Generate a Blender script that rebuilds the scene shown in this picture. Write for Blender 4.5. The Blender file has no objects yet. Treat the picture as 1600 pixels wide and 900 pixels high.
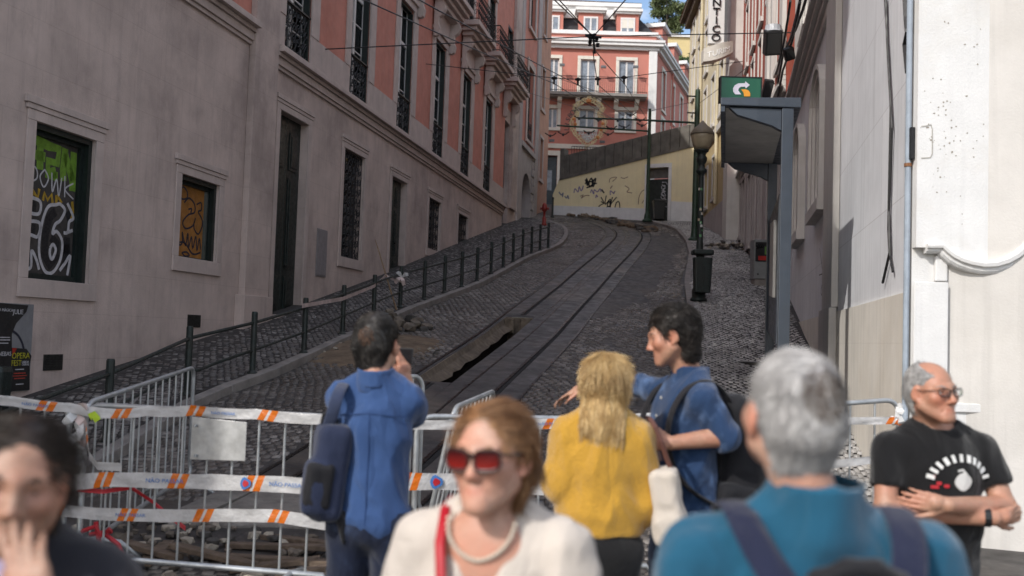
import bpy, bmesh, math, random
import numpy as np
from mathutils import Vector, Matrix, noise as mnoise
R = math.radians
random.seed(7)
sc = bpy.context.scene
COL = sc.collection

# ------------------------------------------------------------------ camera, sky, sun, exposure
FPX = 1500.0; PITCH = math.atan(75/1500.0); ROLL = 0.033; EYE = 1.75
cam_d = bpy.data.cameras.new('camera'); cam = bpy.data.objects.new('camera', cam_d); COL.objects.link(cam)
cam_d.sensor_width = 36; cam_d.lens = 36*FPX/1600.0
cam_d.clip_start = .05; cam_d.clip_end = 3000
cam.location = (0, 0, EYE)
cam.rotation_euler = (Matrix.Rotation(math.pi/2+PITCH, 3, 'X') @ Matrix.Rotation(ROLL, 3, 'Z')).to_euler()
cam_d.dof.use_dof = True; cam_d.dof.focus_distance = 14.0; cam_d.dof.aperture_fstop = 2.0
sc.camera = cam
SUN_EL, SUN_AZ = R(38), R(42)          # light travels towards (sin az, cos az)
world = bpy.data.worlds.new("World"); sc.world = world; world.use_nodes = True
wn = world.node_tree; bg = wn.nodes['Background']
sky = wn.nodes.new('ShaderNodeTexSky'); sky.sky_type = 'NISHITA'; sky.sun_disc = False
sky.sun_elevation = SUN_EL; sky.sun_rotation = SUN_AZ + math.pi
sky.air_density = 1.0; sky.dust_density = 1.6; sky.ozone_density = 1.0
wtc = wn.nodes.new('ShaderNodeTexCoord'); wmp = wn.nodes.new('ShaderNodeMapping'); wmp.inputs['Scale'].default_value = (1, 1, 2.6); wmp.inputs['Location'].default_value = (3.3, 1.1, .9)
wn.links.new(wtc.outputs['Generated'], wmp.inputs[0])
wno = wn.nodes.new('ShaderNodeTexNoise'); wno.inputs['Scale'].default_value = 2.6; wno.inputs['Detail'].default_value = 9; wno.inputs['Roughness'].default_value = .58
wn.links.new(wmp.outputs[0], wno.inputs['Vector'])
wmr = wn.nodes.new('ShaderNodeMapRange'); wmr.inputs[1].default_value = .47; wmr.inputs[2].default_value = .68
wn.links.new(wno.outputs[0], wmr.inputs[0])
wmx = wn.nodes.new('ShaderNodeMix'); wmx.data_type = 'RGBA'; wmx.inputs[7].default_value = (10.5, 9.9, 9.4, 1)      # sunlit broken cloud
wn.links.new(wmr.outputs[0], wmx.inputs[0]); wn.links.new(sky.outputs[0], wmx.inputs[6])
wn.links.new(wmx.outputs[2], bg.inputs[0]); bg.inputs[1].default_value = 0.15
sun_d = bpy.data.lights.new('sun', 'SUN'); sun_d.energy = 2.5; sun_d.angle = R(.55); sun_d.color = (1, .965, .915)
sun = bpy.data.objects.new('sun', sun_d); COL.objects.link(sun)
sun.rotation_euler = Vector((math.sin(SUN_AZ)*math.cos(SUN_EL), math.cos(SUN_AZ)*math.cos(SUN_EL), -math.sin(SUN_EL))).to_track_quat('-Z', 'Y').to_euler()
sc.view_settings.view_transform = 'Standard'; sc.view_settings.look = 'None'
sc.view_settings.exposure = 0.47; sc.view_settings.gamma = 1.0
sc.cycles.max_bounces = 6; sc.cycles.diffuse_bounces = 4; sc.cycles.glossy_bounces = 3

# ------------------------------------------------------------------ measuring helpers (pixel of the photo + depth or plane -> point in the street)
def ray(u, v):
    xc = (u-800)/FPX; yc = -(v-450)/FPX
    c, s = math.cos(ROLL), math.sin(ROLL)
    xw = xc*c-yc*s; yw = xc*s+yc*c
    cp, sp = math.cos(PITCH), math.sin(PITCH)
    return xw, cp-yw*sp, sp+yw*cp
def at(u, v, Y):
    x, y, z = ray(u, v); t = Y/y
    return Vector((x*t, Y, EYE+z*t))
GK = [(-400,0),(7.0,0),(8,.04),(9,.14),(10.5,.36),(12.3,.68),(14,.98),(18.7,1.78),(25,3.0),(35,5.1),(42,6.55),(60,10.1),(90,14.5),(400,30)]
def lerpk(K, y):
    if y <= K[0][0]: return K[0][1]
    for (a, b), (c, d) in zip(K, K[1:]):
        if y <= c: return b+(d-b)*(y-a)/(c-a)
    return K[-1][1]
def gz(Y): return lerpk(GK, Y)
def ground(u, v, off=0):
    x, y, z = ray(u, v); t = 1.0
    while t < 120 and EYE+z*t > gz(y*t)+off: t += .02
    return Vector((x*t, y*t, EYE+z*t))

# ------------------------------------------------------------------ mesh builder
class MB:
    def __init__(s, M=None): s.v = []; s.f = []; s.mi = []; s.uv = []; s.M = M; s.m = 0; s.hasuv = False
    def add(s, vs, fs, uvs=None):
        b = len(s.v)
        for p in vs:
            p = Vector(p)
            s.v.append(s.M @ p if s.M is not None else p)
        for f in fs: s.f.append(tuple(b+i for i in f)); s.mi.append(s.m)
        if uvs is not None: s.hasuv = True; s.uv += list(uvs)
        else: s.uv += [(0, 0)]*len(vs)
        return s
    def hexa(s, p):   # 8 corners: bottom 4 ccw, top 4 ccw
        return s.add(p, [(3,2,1,0),(4,5,6,7),(0,1,5,4),(1,2,6,5),(2,3,7,6),(3,0,4,7)])
    def box(s, x0, x1, y0, y1, z0, z1, fn=None):
        P = [(x0,y0,z0),(x1,y0,z0),(x1,y1,z0),(x0,y1,z0),(x0,y0,z1),(x1,y0,z1),(x1,y1,z1),(x0,y1,z1)]
        if fn: P = [fn(*q) for q in P]
        return s.hexa(P)
    def tube(s, pts, r, n=8, cap=True, closed=False):
        pts = [Vector(p) for p in pts]; N = len(pts)
        rs = r if isinstance(r, (list, tuple)) else [r]*N
        vs = []; fs = []; up = None
        for i in range(N):
            if closed: d = pts[(i+1) % N]-pts[i-1]
            else: d = pts[min(i+1, N-1)]-pts[max(i-1, 0)]
            if d.length < 1e-9: d = Vector((0,0,1))
            d.normalize()
            if up is None: up = Vector((0,0,1)) if abs(d.z) < .9 else Vector((1,0,0))
            a = d.cross(up)
            if a.length < 1e-4: a = d.orthogonal()
            a.normalize(); b = a.cross(d); up = b
            for k in range(n):
                t = 2*math.pi*k/n
                vs.append(pts[i]+(a*math.cos(t)+b*math.sin(t))*rs[i])
        for i in range(N if closed else N-1):
            j = (i+1) % N
            for k in range(n):
                l = (k+1) % n
                fs.append((i*n+k, i*n+l, j*n+l, j*n+k))
        if cap and not closed:
            fs.append(tuple(reversed(range(n)))); fs.append(tuple((N-1)*n+k for k in range(n)))
        return s.add(vs, fs)
    def lathe(s, prof, c=(0,0,0), n=16):
        vs = []; fs = []; c = Vector(c)
        for r, z in prof:
            for k in range(n):
                t = 2*math.pi*k/n; vs.append(c+Vector((r*math.cos(t), r*math.sin(t), z)))
        for i in range(len(prof)-1):
            for k in range(n):
                l = (k+1) % n; fs.append((i*n+k, i*n+l, (i+1)*n+l, (i+1)*n+k))
        fs.append(tuple(reversed(range(n)))); fs.append(tuple((len(prof)-1)*n+k for k in range(n)))
        return s.add(vs, fs)
    def prism(s, poly, fn, d0, d1):   # poly of (a,b); fn(a,b,d)->point
        n = len(poly)
        vs = [fn(a, b, d0) for a, b in poly]+[fn(a, b, d1) for a, b in poly]
        fs = [tuple(range(n)), tuple(reversed(range(n, 2*n)))]+[(i, i+n, (i+1) % n+n, (i+1) % n) for i in range(n)]
        return s.add(vs, fs)
    def ribbon(s, pts, w, nrm, t=.0):  # flat stroke of width w lying on a surface with normal nrm
        pts = [Vector(p) for p in pts]; nrm = Vector(nrm).normalized(); vs = []; fs = []
        N = len(pts)
        for i in range(N):
            d = (pts[min(i+1, N-1)]-pts[max(i-1, 0)])
            if d.length < 1e-9: d = Vector((0,0,1))
            a = d.normalized().cross(nrm).normalized()
            ww = w[i] if isinstance(w, (list, tuple)) else w
            vs += [pts[i]+a*ww/2+nrm*t, pts[i]-a*ww/2+nrm*t, pts[i]-a*ww/2, pts[i]+a*ww/2]
        for i in range(N-1):
            for k in range(4):
                l = (k+1) % 4; fs.append((i*4+k, i*4+l, i*4+4+l, i*4+4+k))
        fs += [(3,2,1,0), tuple(4*(N-1)+k for k in range(4))]
        return s.add(vs, fs)
    def rock(s, c, r, seed=0, sz=(1,1,.7), sub=1):
        bm = bmesh.new(); bmesh.ops.create_icosphere(bm, subdivisions=sub, radius=1)
        rr = random.Random(seed); M = Matrix.Rotation(rr.random()*6.28, 3, 'Z') @ Matrix.Rotation(rr.uniform(-.6,.6), 3, 'X')
        vs = []
        for v in bm.verts:
            p = v.co.copy()
            q = Vector([max(-.72, min(.72, a)) for a in p])*1.25     # squarish broken block
            q *= 1+.22*mnoise.noise(p*1.7+Vector((seed*3.1, seed, 0)))
            q = M @ Vector((q.x*sz[0], q.y*sz[1], q.z*sz[2]))
            vs.append(Vector(c)+q*r)
        fs = [tuple(v.index for v in f.verts) for f in bm.faces]
        bm.free(); return s.add(vs, fs)
    def build(s, name, mats, parent=None, smooth=False, bevel=0, recalc=True):
        if not isinstance(mats, (list, tuple)): mats = [mats]
        o0 = Vector((0,0,0))
        if parent is not None: o0 = world_loc(parent)
        me = bpy.data.meshes.new(name)
        me.from_pydata([tuple(p-o0) for p in s.v], [], s.f)
        for m in mats: me.materials.append(m)
        if len(mats) > 1: me.polygons.foreach_set('material_index', s.mi)
        if s.hasuv:
            ul = me.uv_layers.new(name='UVMap')
            idx = np.empty(len(me.loops), dtype=np.int32); me.loops.foreach_get('vertex_index', idx)
            ul.data.foreach_set('uv', np.array(s.uv, dtype=np.float32)[idx].ravel())
        if recalc:
            bm = bmesh.new(); bm.from_mesh(me); bmesh.ops.recalc_face_normals(bm, faces=bm.faces); bm.to_mesh(me); bm.free()
        if smooth: me.polygons.foreach_set('use_smooth', [True]*len(me.polygons))
        o = bpy.data.objects.new(name, me); COL.objects.link(o)
        if parent is not None: o.parent = parent
        if bevel:
            b = o.modifiers.new('bevel', 'BEVEL'); b.width = bevel; b.segments = 2; b.limit_method = 'ANGLE'
        return o
def world_loc(o):
    p = Vector(o.location)
    while o.parent: o = o.parent; p = p+Vector(o.location)
    return p
def tag(o, label, cat, group=None, kind=None):
    if label: o['label'] = label
    if cat: o['category'] = cat
    if group: o['group'] = group
    if kind: o['kind'] = kind
    return o
def thing(name, loc, label, cat, group=None):
    o = bpy.data.objects.new(name, None); o.empty_display_size = .2; COL.objects.link(o); o.location = loc
    return tag(o, label, cat, group)
def struct(o): o['kind'] = 'structure'; return o
def copy_tree(o, parent=None):
    c = o.copy(); COL.objects.link(c)
    if parent is not None: c.parent = parent
    for ch in [x for x in COL.objects if x.parent == o]: copy_tree(ch, c)
    return c
def text_mesh(txt, size, depth=.004):
    cu = bpy.data.curves.new('lettering', 'FONT'); cu.body = txt; cu.size = size; cu.extrude = depth/2; cu.align_x = 'CENTER'; cu.align_y = 'CENTER'; cu.resolution_u = 3
    to = bpy.data.objects.new('lettering', cu); COL.objects.link(to)
    bpy.context.view_layer.update()
    me = bpy.data.meshes.new_from_object(to.evaluated_get(bpy.context.evaluated_depsgraph_get()))
    vs = [v.co.copy() for v in me.vertices]; fs = [tuple(p.vertices) for p in me.polygons]
    bpy.data.objects.remove(to); bpy.data.curves.remove(cu); bpy.data.meshes.remove(me)
    return vs, fs
def add_text(mb, txt, size, fn, depth=.004, sx=1.0, bold=0):   # fn(x, y, d) -> point
    vs, fs = text_mesh(txt, size, depth)
    mb.add([fn(v.x*sx, v.y, v.z) for v in vs], fs)

# ------------------------------------------------------------------ materials
def new_mat(name):
    m = bpy.data.materials.new(name); m.use_nodes = True
    nt = m.node_tree; b = nt.nodes['Principled BSDF']
    return m, nt, b
def mix_rgb(nt, fac, a, b, mode='MIX'):
    n = nt.nodes.new('ShaderNodeMix'); n.data_type = 'RGBA'; n.blend_type = mode
    for s, v in ((n.inputs[0], fac), (n.inputs[6], a), (n.inputs[7], b)):
        if hasattr(v, 'links') or hasattr(v, 'is_linked'): nt.links.new(v, s)
        elif isinstance(v, tuple) and len(v) == 3: s.default_value = (*v, 1)
        else: s.default_value = v
    return n.outputs[2]
def noise_n(nt, vec, scale, detail=4, rough=.55, lo=.35, hi=.65):
    n = nt.nodes.new('ShaderNodeTexNoise'); n.inputs['Scale'].default_value = scale; n.inputs['Detail'].default_value = detail; n.inputs['Roughness'].default_value = rough
    if vec is not None: nt.links.new(vec, n.inputs['Vector'])
    r = nt.nodes.new('ShaderNodeMapRange'); r.inputs[1].default_value = lo; r.inputs[2].default_value = hi
    nt.links.new(n.outputs[0], r.inputs[0]); return r.outputs[0]
def pos(nt, scale=(1,1,1), rotz=0, obj=False):
    if obj: src = nt.nodes.new('ShaderNodeTexCoord').outputs['Object']
    else: src = nt.nodes.new('ShaderNodeNewGeometry').outputs['Position']
    mp = nt.nodes.new('ShaderNodeMapping'); mp.inputs['Rotation'].default_value = (0,0,rotz); mp.inputs['Scale'].default_value = scale
    nt.links.new(src, mp.inputs[0]); return mp.outputs[0]
def scl(c, k): return tuple(min(1, x*k) for x in c)
def M(name, base, rough=.8, var=.12, scale=4, bump=0, bscale=60, metal=0, spec=.5, streak=0, stain=None, stain_amt=0, obj=False, coat=0, sheen=0, joint=None, rot=0, pale=0):
    m, nt, b = new_mat(name)
    P = pos(nt, obj=obj)
    col = mix_rgb(nt, noise_n(nt, P, scale, 6, .6), scl(base, 1-var), scl(base, 1+var))
    if stain:
        col = mix_rgb(nt, math_mul(nt, noise_n(nt, P, scale*.23+.11, 7, .65, .48, .72), stain_amt), col, stain)
    if pale:
        col = mix_rgb(nt, math_mul(nt, noise_n(nt, pos(nt, (1,1,.6), obj=obj), scale*.5, 8, .7, .52, .70), pale), col, scl(base, 1.32))
        col = mix_rgb(nt, math_mul(nt, noise_n(nt, pos(nt, (1,1,.45), obj=obj), scale*1.7, 8, .72, .56, .72), pale*.8), col, scl(base, .62))
    if streak:
        S = pos(nt, (5, 5, .22), obj=obj)
        f = noise_n(nt, S, 1.6, 5, .6, .5, .85)
        col = mix_rgb(nt, math_mul(nt, f, streak), col, scl(base, .38))
        S2 = pos(nt, (9, 9, .35), obj=obj)
        col = mix_rgb(nt, math_mul(nt, noise_n(nt, S2, 1.1, 4, .6, .55, .8), streak*.5), col, scl(base, 1.35))
    h = None
    if joint:   # large stone blocks: (width, height, amount)
        Pj = pos(nt, rotz=rot)
        sx = nt.nodes.new('ShaderNodeSeparateXYZ'); nt.links.new(Pj, sx.inputs[0])
        cx = nt.nodes.new('ShaderNodeCombineXYZ'); nt.links.new(sx.outputs[joint[3] if len(joint) > 3 else 1], cx.inputs[0]); nt.links.new(sx.outputs[2], cx.inputs[1])
        br = nt.nodes.new('ShaderNodeTexBrick'); nt.links.new(cx.outputs[0], br.inputs[0])
        br.inputs['Scale'].default_value = 1; br.inputs['Brick Width'].default_value = joint[0]; br.inputs['Row Height'].default_value = joint[1]
        br.inputs['Mortar Size'].default_value = .006; br.inputs['Mortar Smooth'].default_value = .3
        br.inputs['Color1'].default_value = (.93,.93,.93,1); br.inputs['Color2'].default_value = (1.06,1.05,1.04,1); br.inputs['Mortar'].default_value = (.55,.52,.5,1)
        col = mix_rgb(nt, joint[2], col, br.outputs[0], 'MULTIPLY')
    nt.links.new(col, b.inputs['Base Color'])
    b.inputs['Roughness'].default_value = rough; b.inputs['Metallic'].default_value = metal; b.inputs['Specular IOR Level'].default_value = spec
    if coat: b.inputs['Coat Weight'].default_value = coat
    if sheen: b.inputs['Sheen Weight'].default_value = sheen; b.inputs['Sheen Roughness'].default_value = .5
    if rough > .15:
        rr = nt.nodes.new('ShaderNodeMapRange'); rr.inputs[3].default_value = max(.03, rough-.12); rr.inputs[4].default_value = min(1, rough+.12)
        nt.links.new(noise_n(nt, P, scale*2.3, 3), rr.inputs[0]); nt.links.new(rr.outputs[0], b.inputs['Roughness'])
    if bump:
        bn = nt.nodes.new('ShaderNodeBump'); bn.inputs['Strength'].default_value = min(1, bump); bn.inputs['Distance'].default_value = .01*max(1, bump)
        nt.links.new(noise_n(nt, P, bscale, 6, .6, .2, .8), bn.inputs['Height']); nt.links.new(bn.outputs[0], b.inputs['Normal'])
    return m
def math_mul(nt, a, k):
    n = nt.nodes.new('ShaderNodeMath'); n.operation = 'MULTIPLY'; nt.links.new(a, n.inputs[0]); n.inputs[1].default_value = k; return n.outputs[0]
LTH = math.atan(.194)
m_stone = M('pale pink limestone', (.51,.415,.375), .85, .12, 1.3, .35, 45, streak=.32, stain=(.25,.20,.185), stain_amt=.85, joint=(1.35,.62,.26), rot=LTH, pale=.6)
m_trim = M('dressed limestone trim', (.50,.415,.38), .8, .08, 3, .15, 60, streak=.3, stain=(.3,.26,.24), stain_amt=.35)
m_salmon = M('salmon stucco', (.54,.225,.17), .88, .09, 2.2, .25, 70, streak=.22, stain=(.36,.13,.09), stain_amt=.35)
m_dkgreen = M('dark green paint', (.010,.017,.015), .42, .25, 6, .1, 30)
m_iron = M('black wrought iron', (.007,.007,.008), .5, .3, 20, .2, 80)
m_glass = M('window glass', (.012,.014,.016), .06, .3, 1.3, spec=.7)
m_white = M('white window paint', (.66,.64,.62), .5, .06, 8)
m_curtain = M('pale curtain', (.55,.5,.33), .9, .2, 3)
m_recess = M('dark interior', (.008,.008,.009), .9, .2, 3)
m_roof = M('clay roof tiles', (.3,.12,.07), .9, .25, 6, .4, 20)
m_asph = M('dark worn road bed', (.050,.046,.043), .62, .35, 2.5, .5, 55, stain=(.105,.085,.066), stain_amt=.7)
m_dirt = M('sandy dirt', (.16,.115,.075), .95, .3, 5, .8, 40)
m_track = M('oily track slab', (.056,.051,.047), .5, .35, 1.8, .5, 30, stain=(.15,.12,.09), stain_amt=.8)
m_rail = M('worn dark steel rail', (.02,.019,.019), .33, .3, 7, metal=.7)
m_kerb = M('limestone kerb', (.22,.20,.185), .75, .2, 4, .3, 40)
def cobble_mat(name, c0, c1, c2, rough):
    m, nt, b = new_mat(name)
    g = nt.nodes.new('ShaderNodeNewGeometry')
    cr = nt.nodes.new('ShaderNodeValToRGB'); nt.links.new(g.outputs['Random Per Island'], cr.inputs[0])
    e = cr.color_ramp.elements; e[0].color = (*c0, 1); e[1].color = (*c2, 1); e[1].position = 1
    x = e.new(.55); x.color = (*c1, 1)
    P = pos(nt)
    col = mix_rgb(nt, noise_n(nt, P, .45, 5, .6, .4, .65), cr.outputs[0], scl(c0, .8))
    col = mix_rgb(nt, noise_n(nt, P, 30, 3, .6, .3, .9), col, scl(c1, .7))
    nt.links.new(col, b.inputs['Base Color'])
    rr = nt.nodes.new('ShaderNodeMapRange'); rr.inputs[3].default_value = rough-.14; rr.inputs[4].default_value = rough+.2
    nt.links.new(noise_n(nt, P, 1.1, 4), rr.inputs[0]); nt.links.new(rr.outputs[0], b.inputs['Roughness'])
    bn = nt.nodes.new('ShaderNodeBump'); bn.inputs['Strength'].default_value = .35; bn.inputs['Distance'].default_value = .01
    nt.links.new(noise_n(nt, P, 45, 4), bn.inputs['Height']); nt.links.new(bn.outputs[0], b.inputs['Normal'])
    return m
m_cob = cobble_mat('dark basalt setts', (.088,.077,.068), (.155,.136,.12), (.36,.33,.30), .34)
m_cobw = cobble_mat('pale limestone setts', (.12,.105,.09), (.2,.18,.155), (.36,.33,.29), .5)
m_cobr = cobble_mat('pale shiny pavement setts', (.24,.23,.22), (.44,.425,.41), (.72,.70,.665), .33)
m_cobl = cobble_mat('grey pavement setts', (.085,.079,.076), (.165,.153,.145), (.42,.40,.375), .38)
# ------------------------------------------------------------------ track path, kerbs, ground
RK = [(-.50,-400),(-1.75,5),(-1.45,8),(-.72,11.2),(-.26,13.5),(.62,17.6),(1.62,22.45),(3.11,29.3),(4.25,34.2),(5.0,37.8),(5.32,39.9),(5.42,41.8),(5.3,43.9),(4.74,48.3),(3.2,50.6)]
def railx(Y): return lerpk([(y, x) for x, y in RK], Y)
def rail_pts(off, y0, y1, step=.5, dz=0):
    """points of a line running beside the right-hand rail at a sideways offset"""
    P = []; n = max(2, int((y1-y0)/step)+1)
    for i in range(n):
        Y = y0+(y1-y0)*i/(n-1)
        xa = sum(railx(Y+d) for d in (-1.2, -.6, 0, .6, 1.2))/5
        P.append(Vector((xa, Y, 0)))
    Q = []
    for i, p in enumerate(P):
        d = (P[min(i+1, n-1)]-P[max(i-1, 0)]).normalized()
        q = p+Vector((d.y, -d.x, 0))*off
        Q.append(Vector((q.x, q.y, gz(q.y)+dz)))
    return Q
POSTS = [(-4.45,6.2),(-4.4,8.3),(-4.32,10.44),(-4.2,12.6),(-3.72,13.95),(-3.34,15.6),(-3.05,17.45),(-2.75,19.2),(-2.4,20.7),(-2.0,21.9),(-1.62,23.0),(-1.27,24.1),(-.93,25.2),(-.6,26.6),(-.28,27.95),(.0,29.2),(.3,30.5),(.6,31.5),(.9,32.4),(1.2,33.1)]
KL = [(-4.2,-30),(-4.2,8.3),(-4.05,10.44),(-3.98,12.6),(-3.5,14.0),(-2.85,17.45),(-2.15,20.7),(-1.4,23.0),(-.75,25.2),(-.1,27.95),(.48,30.5),(1.3,33.1),(1.62,34.2),(1.95,36),(2.2,38.5),(2.3,41),(2.1,43),(1.6,44.8),(.9,46)]
KR = [(1.35,8.6),(2.1,12),(3.2,17.5),(4.2,23),(4.75,26.5),(6.1,33.2),(6.75,37.5),(7.15,42),(7.1,44.5),(6.6,46.2)]
def kl(Y): return lerpk([(y, x) for x, y in KL], Y)
def kr(Y): return lerpk([(y, x) for x, y in KR], Y)

PIT0, PIT1 = 14.1, 20.6
rows = [-300,-120,-60,-30,-15,-8,-4,0,2,4]+[5+.5*i for i in range(0, 19)]+[PIT0]+[14.6+.5*i for i in range(12)]+[PIT1]+[21+i for i in range(0, 40)]+[64,70,80,90,120,180,260,400]
offs = [-400,-120,-50,-25,-14,-9,-6.5,-5,-4,-3,-2.2,-1.35,-.75,.4,1.2,2,3,4,5,6.5,8,10,14,25,50,120,400]
mb = MB(); nc = len(offs)
for Y in rows:
    x0 = railx(Y)
    for o in offs:
        z = gz(Y)+.012*mnoise.noise(Vector(((x0+o)*.5, Y*.5, 0)))*(1 if 4 < Y < 60 else 0)
        if abs(o) > 60: z = gz(Y)*.6
        mb.v.append(Vector((x0+o, Y, z))); mb.uv.append((0,0))
for i in range(len(rows)-1):
    for j in range(nc-1):
        if offs[j] == -1.35 and PIT0 <= rows[i] < PIT1-.01: continue
        mb.f.append((i*nc+j, i*nc+j+1, (i+1)*nc+j+1, (i+1)*nc+j)); mb.mi.append(0)
ground_o = struct(mb.build('ground', m_asph))

# broken-open conduit under the left rail
pit = MB()
L = [Vector((railx(y)-1.35, y, gz(y))) for y in np.linspace(PIT0, PIT1, 26)]
Rr = [Vector((railx(y)-.75, y, gz(y))) for y in np.linspace(PIT0, PIT1, 26)]
n = len(L); vs = []; fs = []
for i in range(n):
    k = 1+.35*mnoise.noise(Vector((i*.45, 3, 1)))
    j = .05*mnoise.noise(Vector((i*.8, 7, 4)))
    vs += [L[i], L[i]+Vector((.05,0,-.09*k)), L[i]+Vector((.19*k+j,0,-.15-.04*k)), L[i]+Vector((.05,0,-.24)), L[i]+Vector((.02,0,-1.15)), Rr[i]+Vector((.06,0,-1.15)), Rr[i]]
for i in range(n-1):
    for k in range(6): fs.append((i*7+k, (i+1)*7+k, (i+1)*7+k+1, i*7+k+1))
fs += [tuple(range(7)), tuple((n-1)*7+k for k in range(7))]
pit.add(vs, fs); pit.mi = [(1 if (q < (n-1)*6 and q % 6 in (2, 3, 4)) else 0) for q in range(len(fs))]  # undercut, lower left wall and floor: trench shade painted in as near-black earth
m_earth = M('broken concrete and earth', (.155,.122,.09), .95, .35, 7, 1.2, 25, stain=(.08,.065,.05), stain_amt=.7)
struct(pit.build('trench', [m_earth, M('earth painted black for shade', (.012,.010,.009), .9, .3, 6, 1, 20)], recalc=False))

# rails, slots
def rail_thing(off, y0, y1, label, w=.055):
    mb = MB(); P = rail_pts(off, y0, y1, .5, 0)
    for s, (ww, z0, z1) in enumerate(((w, -.02, .022),)):
        pass
    vs = []; fs = []
    for i, p in enumerate(P):
        d = (P[min(i+1, len(P)-1)]-P[max(i-1, 0)]); d.z = 0; d.normalize(); a = Vector((d.y, -d.x, 0))
        vs += [p-a*w/2+Vector((0,0,-.03)), p-a*w/2+Vector((0,0,.02)), p+a*w/2+Vector((0,0,.02)), p+a*w/2+Vector((0,0,-.03))]
    for i in range(len(P)-1):
        for k in range(4): fs.append((i*4+k, i*4+(k+1) % 4, i*4+4+(k+1) % 4, i*4+4+k))
    fs += [(0,1,2,3), tuple(4*(len(P)-1)+k for k in range(4))]
    mb.add(vs, fs)
    r = thing('track_rail', P[0], label, 'rail', 'funicular track rails')
    mb.build('rail_head', m_rail, r)
    g = MB(); vs = []; fs = []
    for i, p in enumerate(P):   # dark flange groove beside the head
        d = (P[min(i+1, len(P)-1)]-P[max(i-1, 0)]); d.z = 0; d.normalize(); a = Vector((d.y, -d.x, 0))
        vs += [p+a*(w/2+.002)+Vector((0,0,.008)), p+a*(w/2+.065)+Vector((0,0,.008)), p+a*(w/2+.065)+Vector((0,0,-.03)), p+a*(w/2+.002)+Vector((0,0,-.03))]
    for i in range(len(P)-1):
        for k in range(4): fs.append((i*4+k, i*4+(k+1) % 4, i*4+4+(k+1) % 4, i*4+4+k))
    g.add(vs, fs); g.build('flange_groove', m_recess, r)
    return r
rail_thing(0, 6.9, 50, 'right-hand dark steel rail of the funicular track, unbroken from barrier to bend')
rail_thing(-1.05, PIT1+.1, 50, 'left-hand dark steel rail that ends over the open trench')
rail_thing(-1.05, 9.0, PIT0-.1, 'short lower piece of left-hand rail below the open trench', .05)
def line_thing(off, y0, y1, name, label, w, mat, dz=.012):
    P = rail_pts(off, y0, y1, .5, dz); mb = MB(); vs = []; fs = []
    for i, p in enumerate(P):
        d = (P[min(i+1, len(P)-1)]-P[max(i-1, 0)]); d.z = 0; d.normalize(); a = Vector((d.y, -d.x, 0))
        vs += [p-a*w/2-Vector((0,0,.03)), p-a*w/2, p+a*w/2, p+a*w/2-Vector((0,0,.03))]
    for i in range(len(P)-1):
        for k in range(4): fs.append((i*4+k, i*4+(k+1) % 4, i*4+4+(k+1) % 4, i*4+4+k))
    fs += [(0,1,2,3), tuple(4*(len(P)-1)+k for k in range(4))]
    mb.add(vs, fs); return mb.build(name, mat)
tag(line_thing(-.46, 9, 49, 'cable_slot', '', .035, m_rail), 'left steel lip of the cable slot between the two rails', 'cable slot', 'cable slot lips')
tag(line_thing(-.60, 20.8, 49, 'cable_slot', '', .035, m_rail), 'thin steel lip of the cable slot nearest the left rail above the trench', 'cable slot', 'cable slot lips')
tag(line_thing(-1.42, 9, 49, 'edge_strip', '', .05, m_rail, .016), 'narrow dark steel strip along the left edge of the track bed', 'edge strip', 'track bed edge strips')
tag(line_thing(.42, 7.5, 49, 'edge_strip', '', .04, m_rail, .014), 'narrow dark steel strip along the right edge of the track bed', 'edge strip', 'track bed edge strips')
# track bed slab sheets (4 mm above the ground), skipping the trench
def strip(o0, o1, y0, y1, dz):
    a = rail_pts(o0, y0, y1, .5, dz); b = rail_pts(o1, y0, y1, .5, dz); mb = MB(); n = len(a)
    mb.add(a+b, [(i, n+i, n+i+1, i+1) for i in range(n-1)]); return mb
s = strip(-.73, .40, 7.6, 50, .006)
for (o0, o1, y0, y1) in ((-1.40, -.735, 9.0, PIT0), (-1.40, -.735, PIT1, 50)):
    t = strip(o0, o1, y0, y1, .0075); s.add(t.v, t.f)
struct(s.build('track_bed', m_track))
# concrete sleepers ends seen in the trench head
for k, (o, lab) in enumerate(((-1.27, 'left broken concrete rail block at the top end of the trench'), (-.93, 'right broken concrete rail block at the top end of the trench'))):
    mb = MB(); y = PIT1-.02; x = railx(y)+o
    mb.box(x-.10, x+.10, y-.28, y, gz(y)-.34, gz(y)-.02)
    tag(mb.build('rail_block', m_earth, bevel=.02), lab, 'concrete block', 'rail blocks in the trench')

# pavements
m_pave = M('worn mortar of the pavement', (.030,.027,.026), .8, .3, 5, .5, 40)
def pavement(edge, inner, ys, h, name, mat, taper=None):
    mb = MB(); vs = []; fs = []
    for Y in ys:
        hh = h*(1 if taper is None else max(.03, min(1, (Y-taper[0])/(taper[1]-taper[0]))))
        e = edge(Y); q = inner(Y)
        vs += [Vector((e, Y, gz(Y)-.1)), Vector((e, Y, gz(Y)+hh)), Vector((q, Y, gz(Y)+hh+.02))]
    n = len(ys)
    for i in range(n-1):
        for k in range(2): fs.append((i*3+k, i*3+k+1, i*3+4+k, i*3+3+k))
    mb.add(vs, fs); return struct(mb.build(name, mat))
ysl = [-30,-10,0,4]+list(np.arange(6, 46.01, .5))
pavement(lambda y: kl(y)-.16, lambda y: -9.0+.194*y, ysl, .115, 'left_pavement', m_pave)
ysr = list(np.arange(8.6, 46.3, .5))
pavement(lambda y: kr(y)+.16, lambda y: 3.2+.222*y, ysr, .115, 'right_pavement', m_pave, (8.6, 13))
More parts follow.
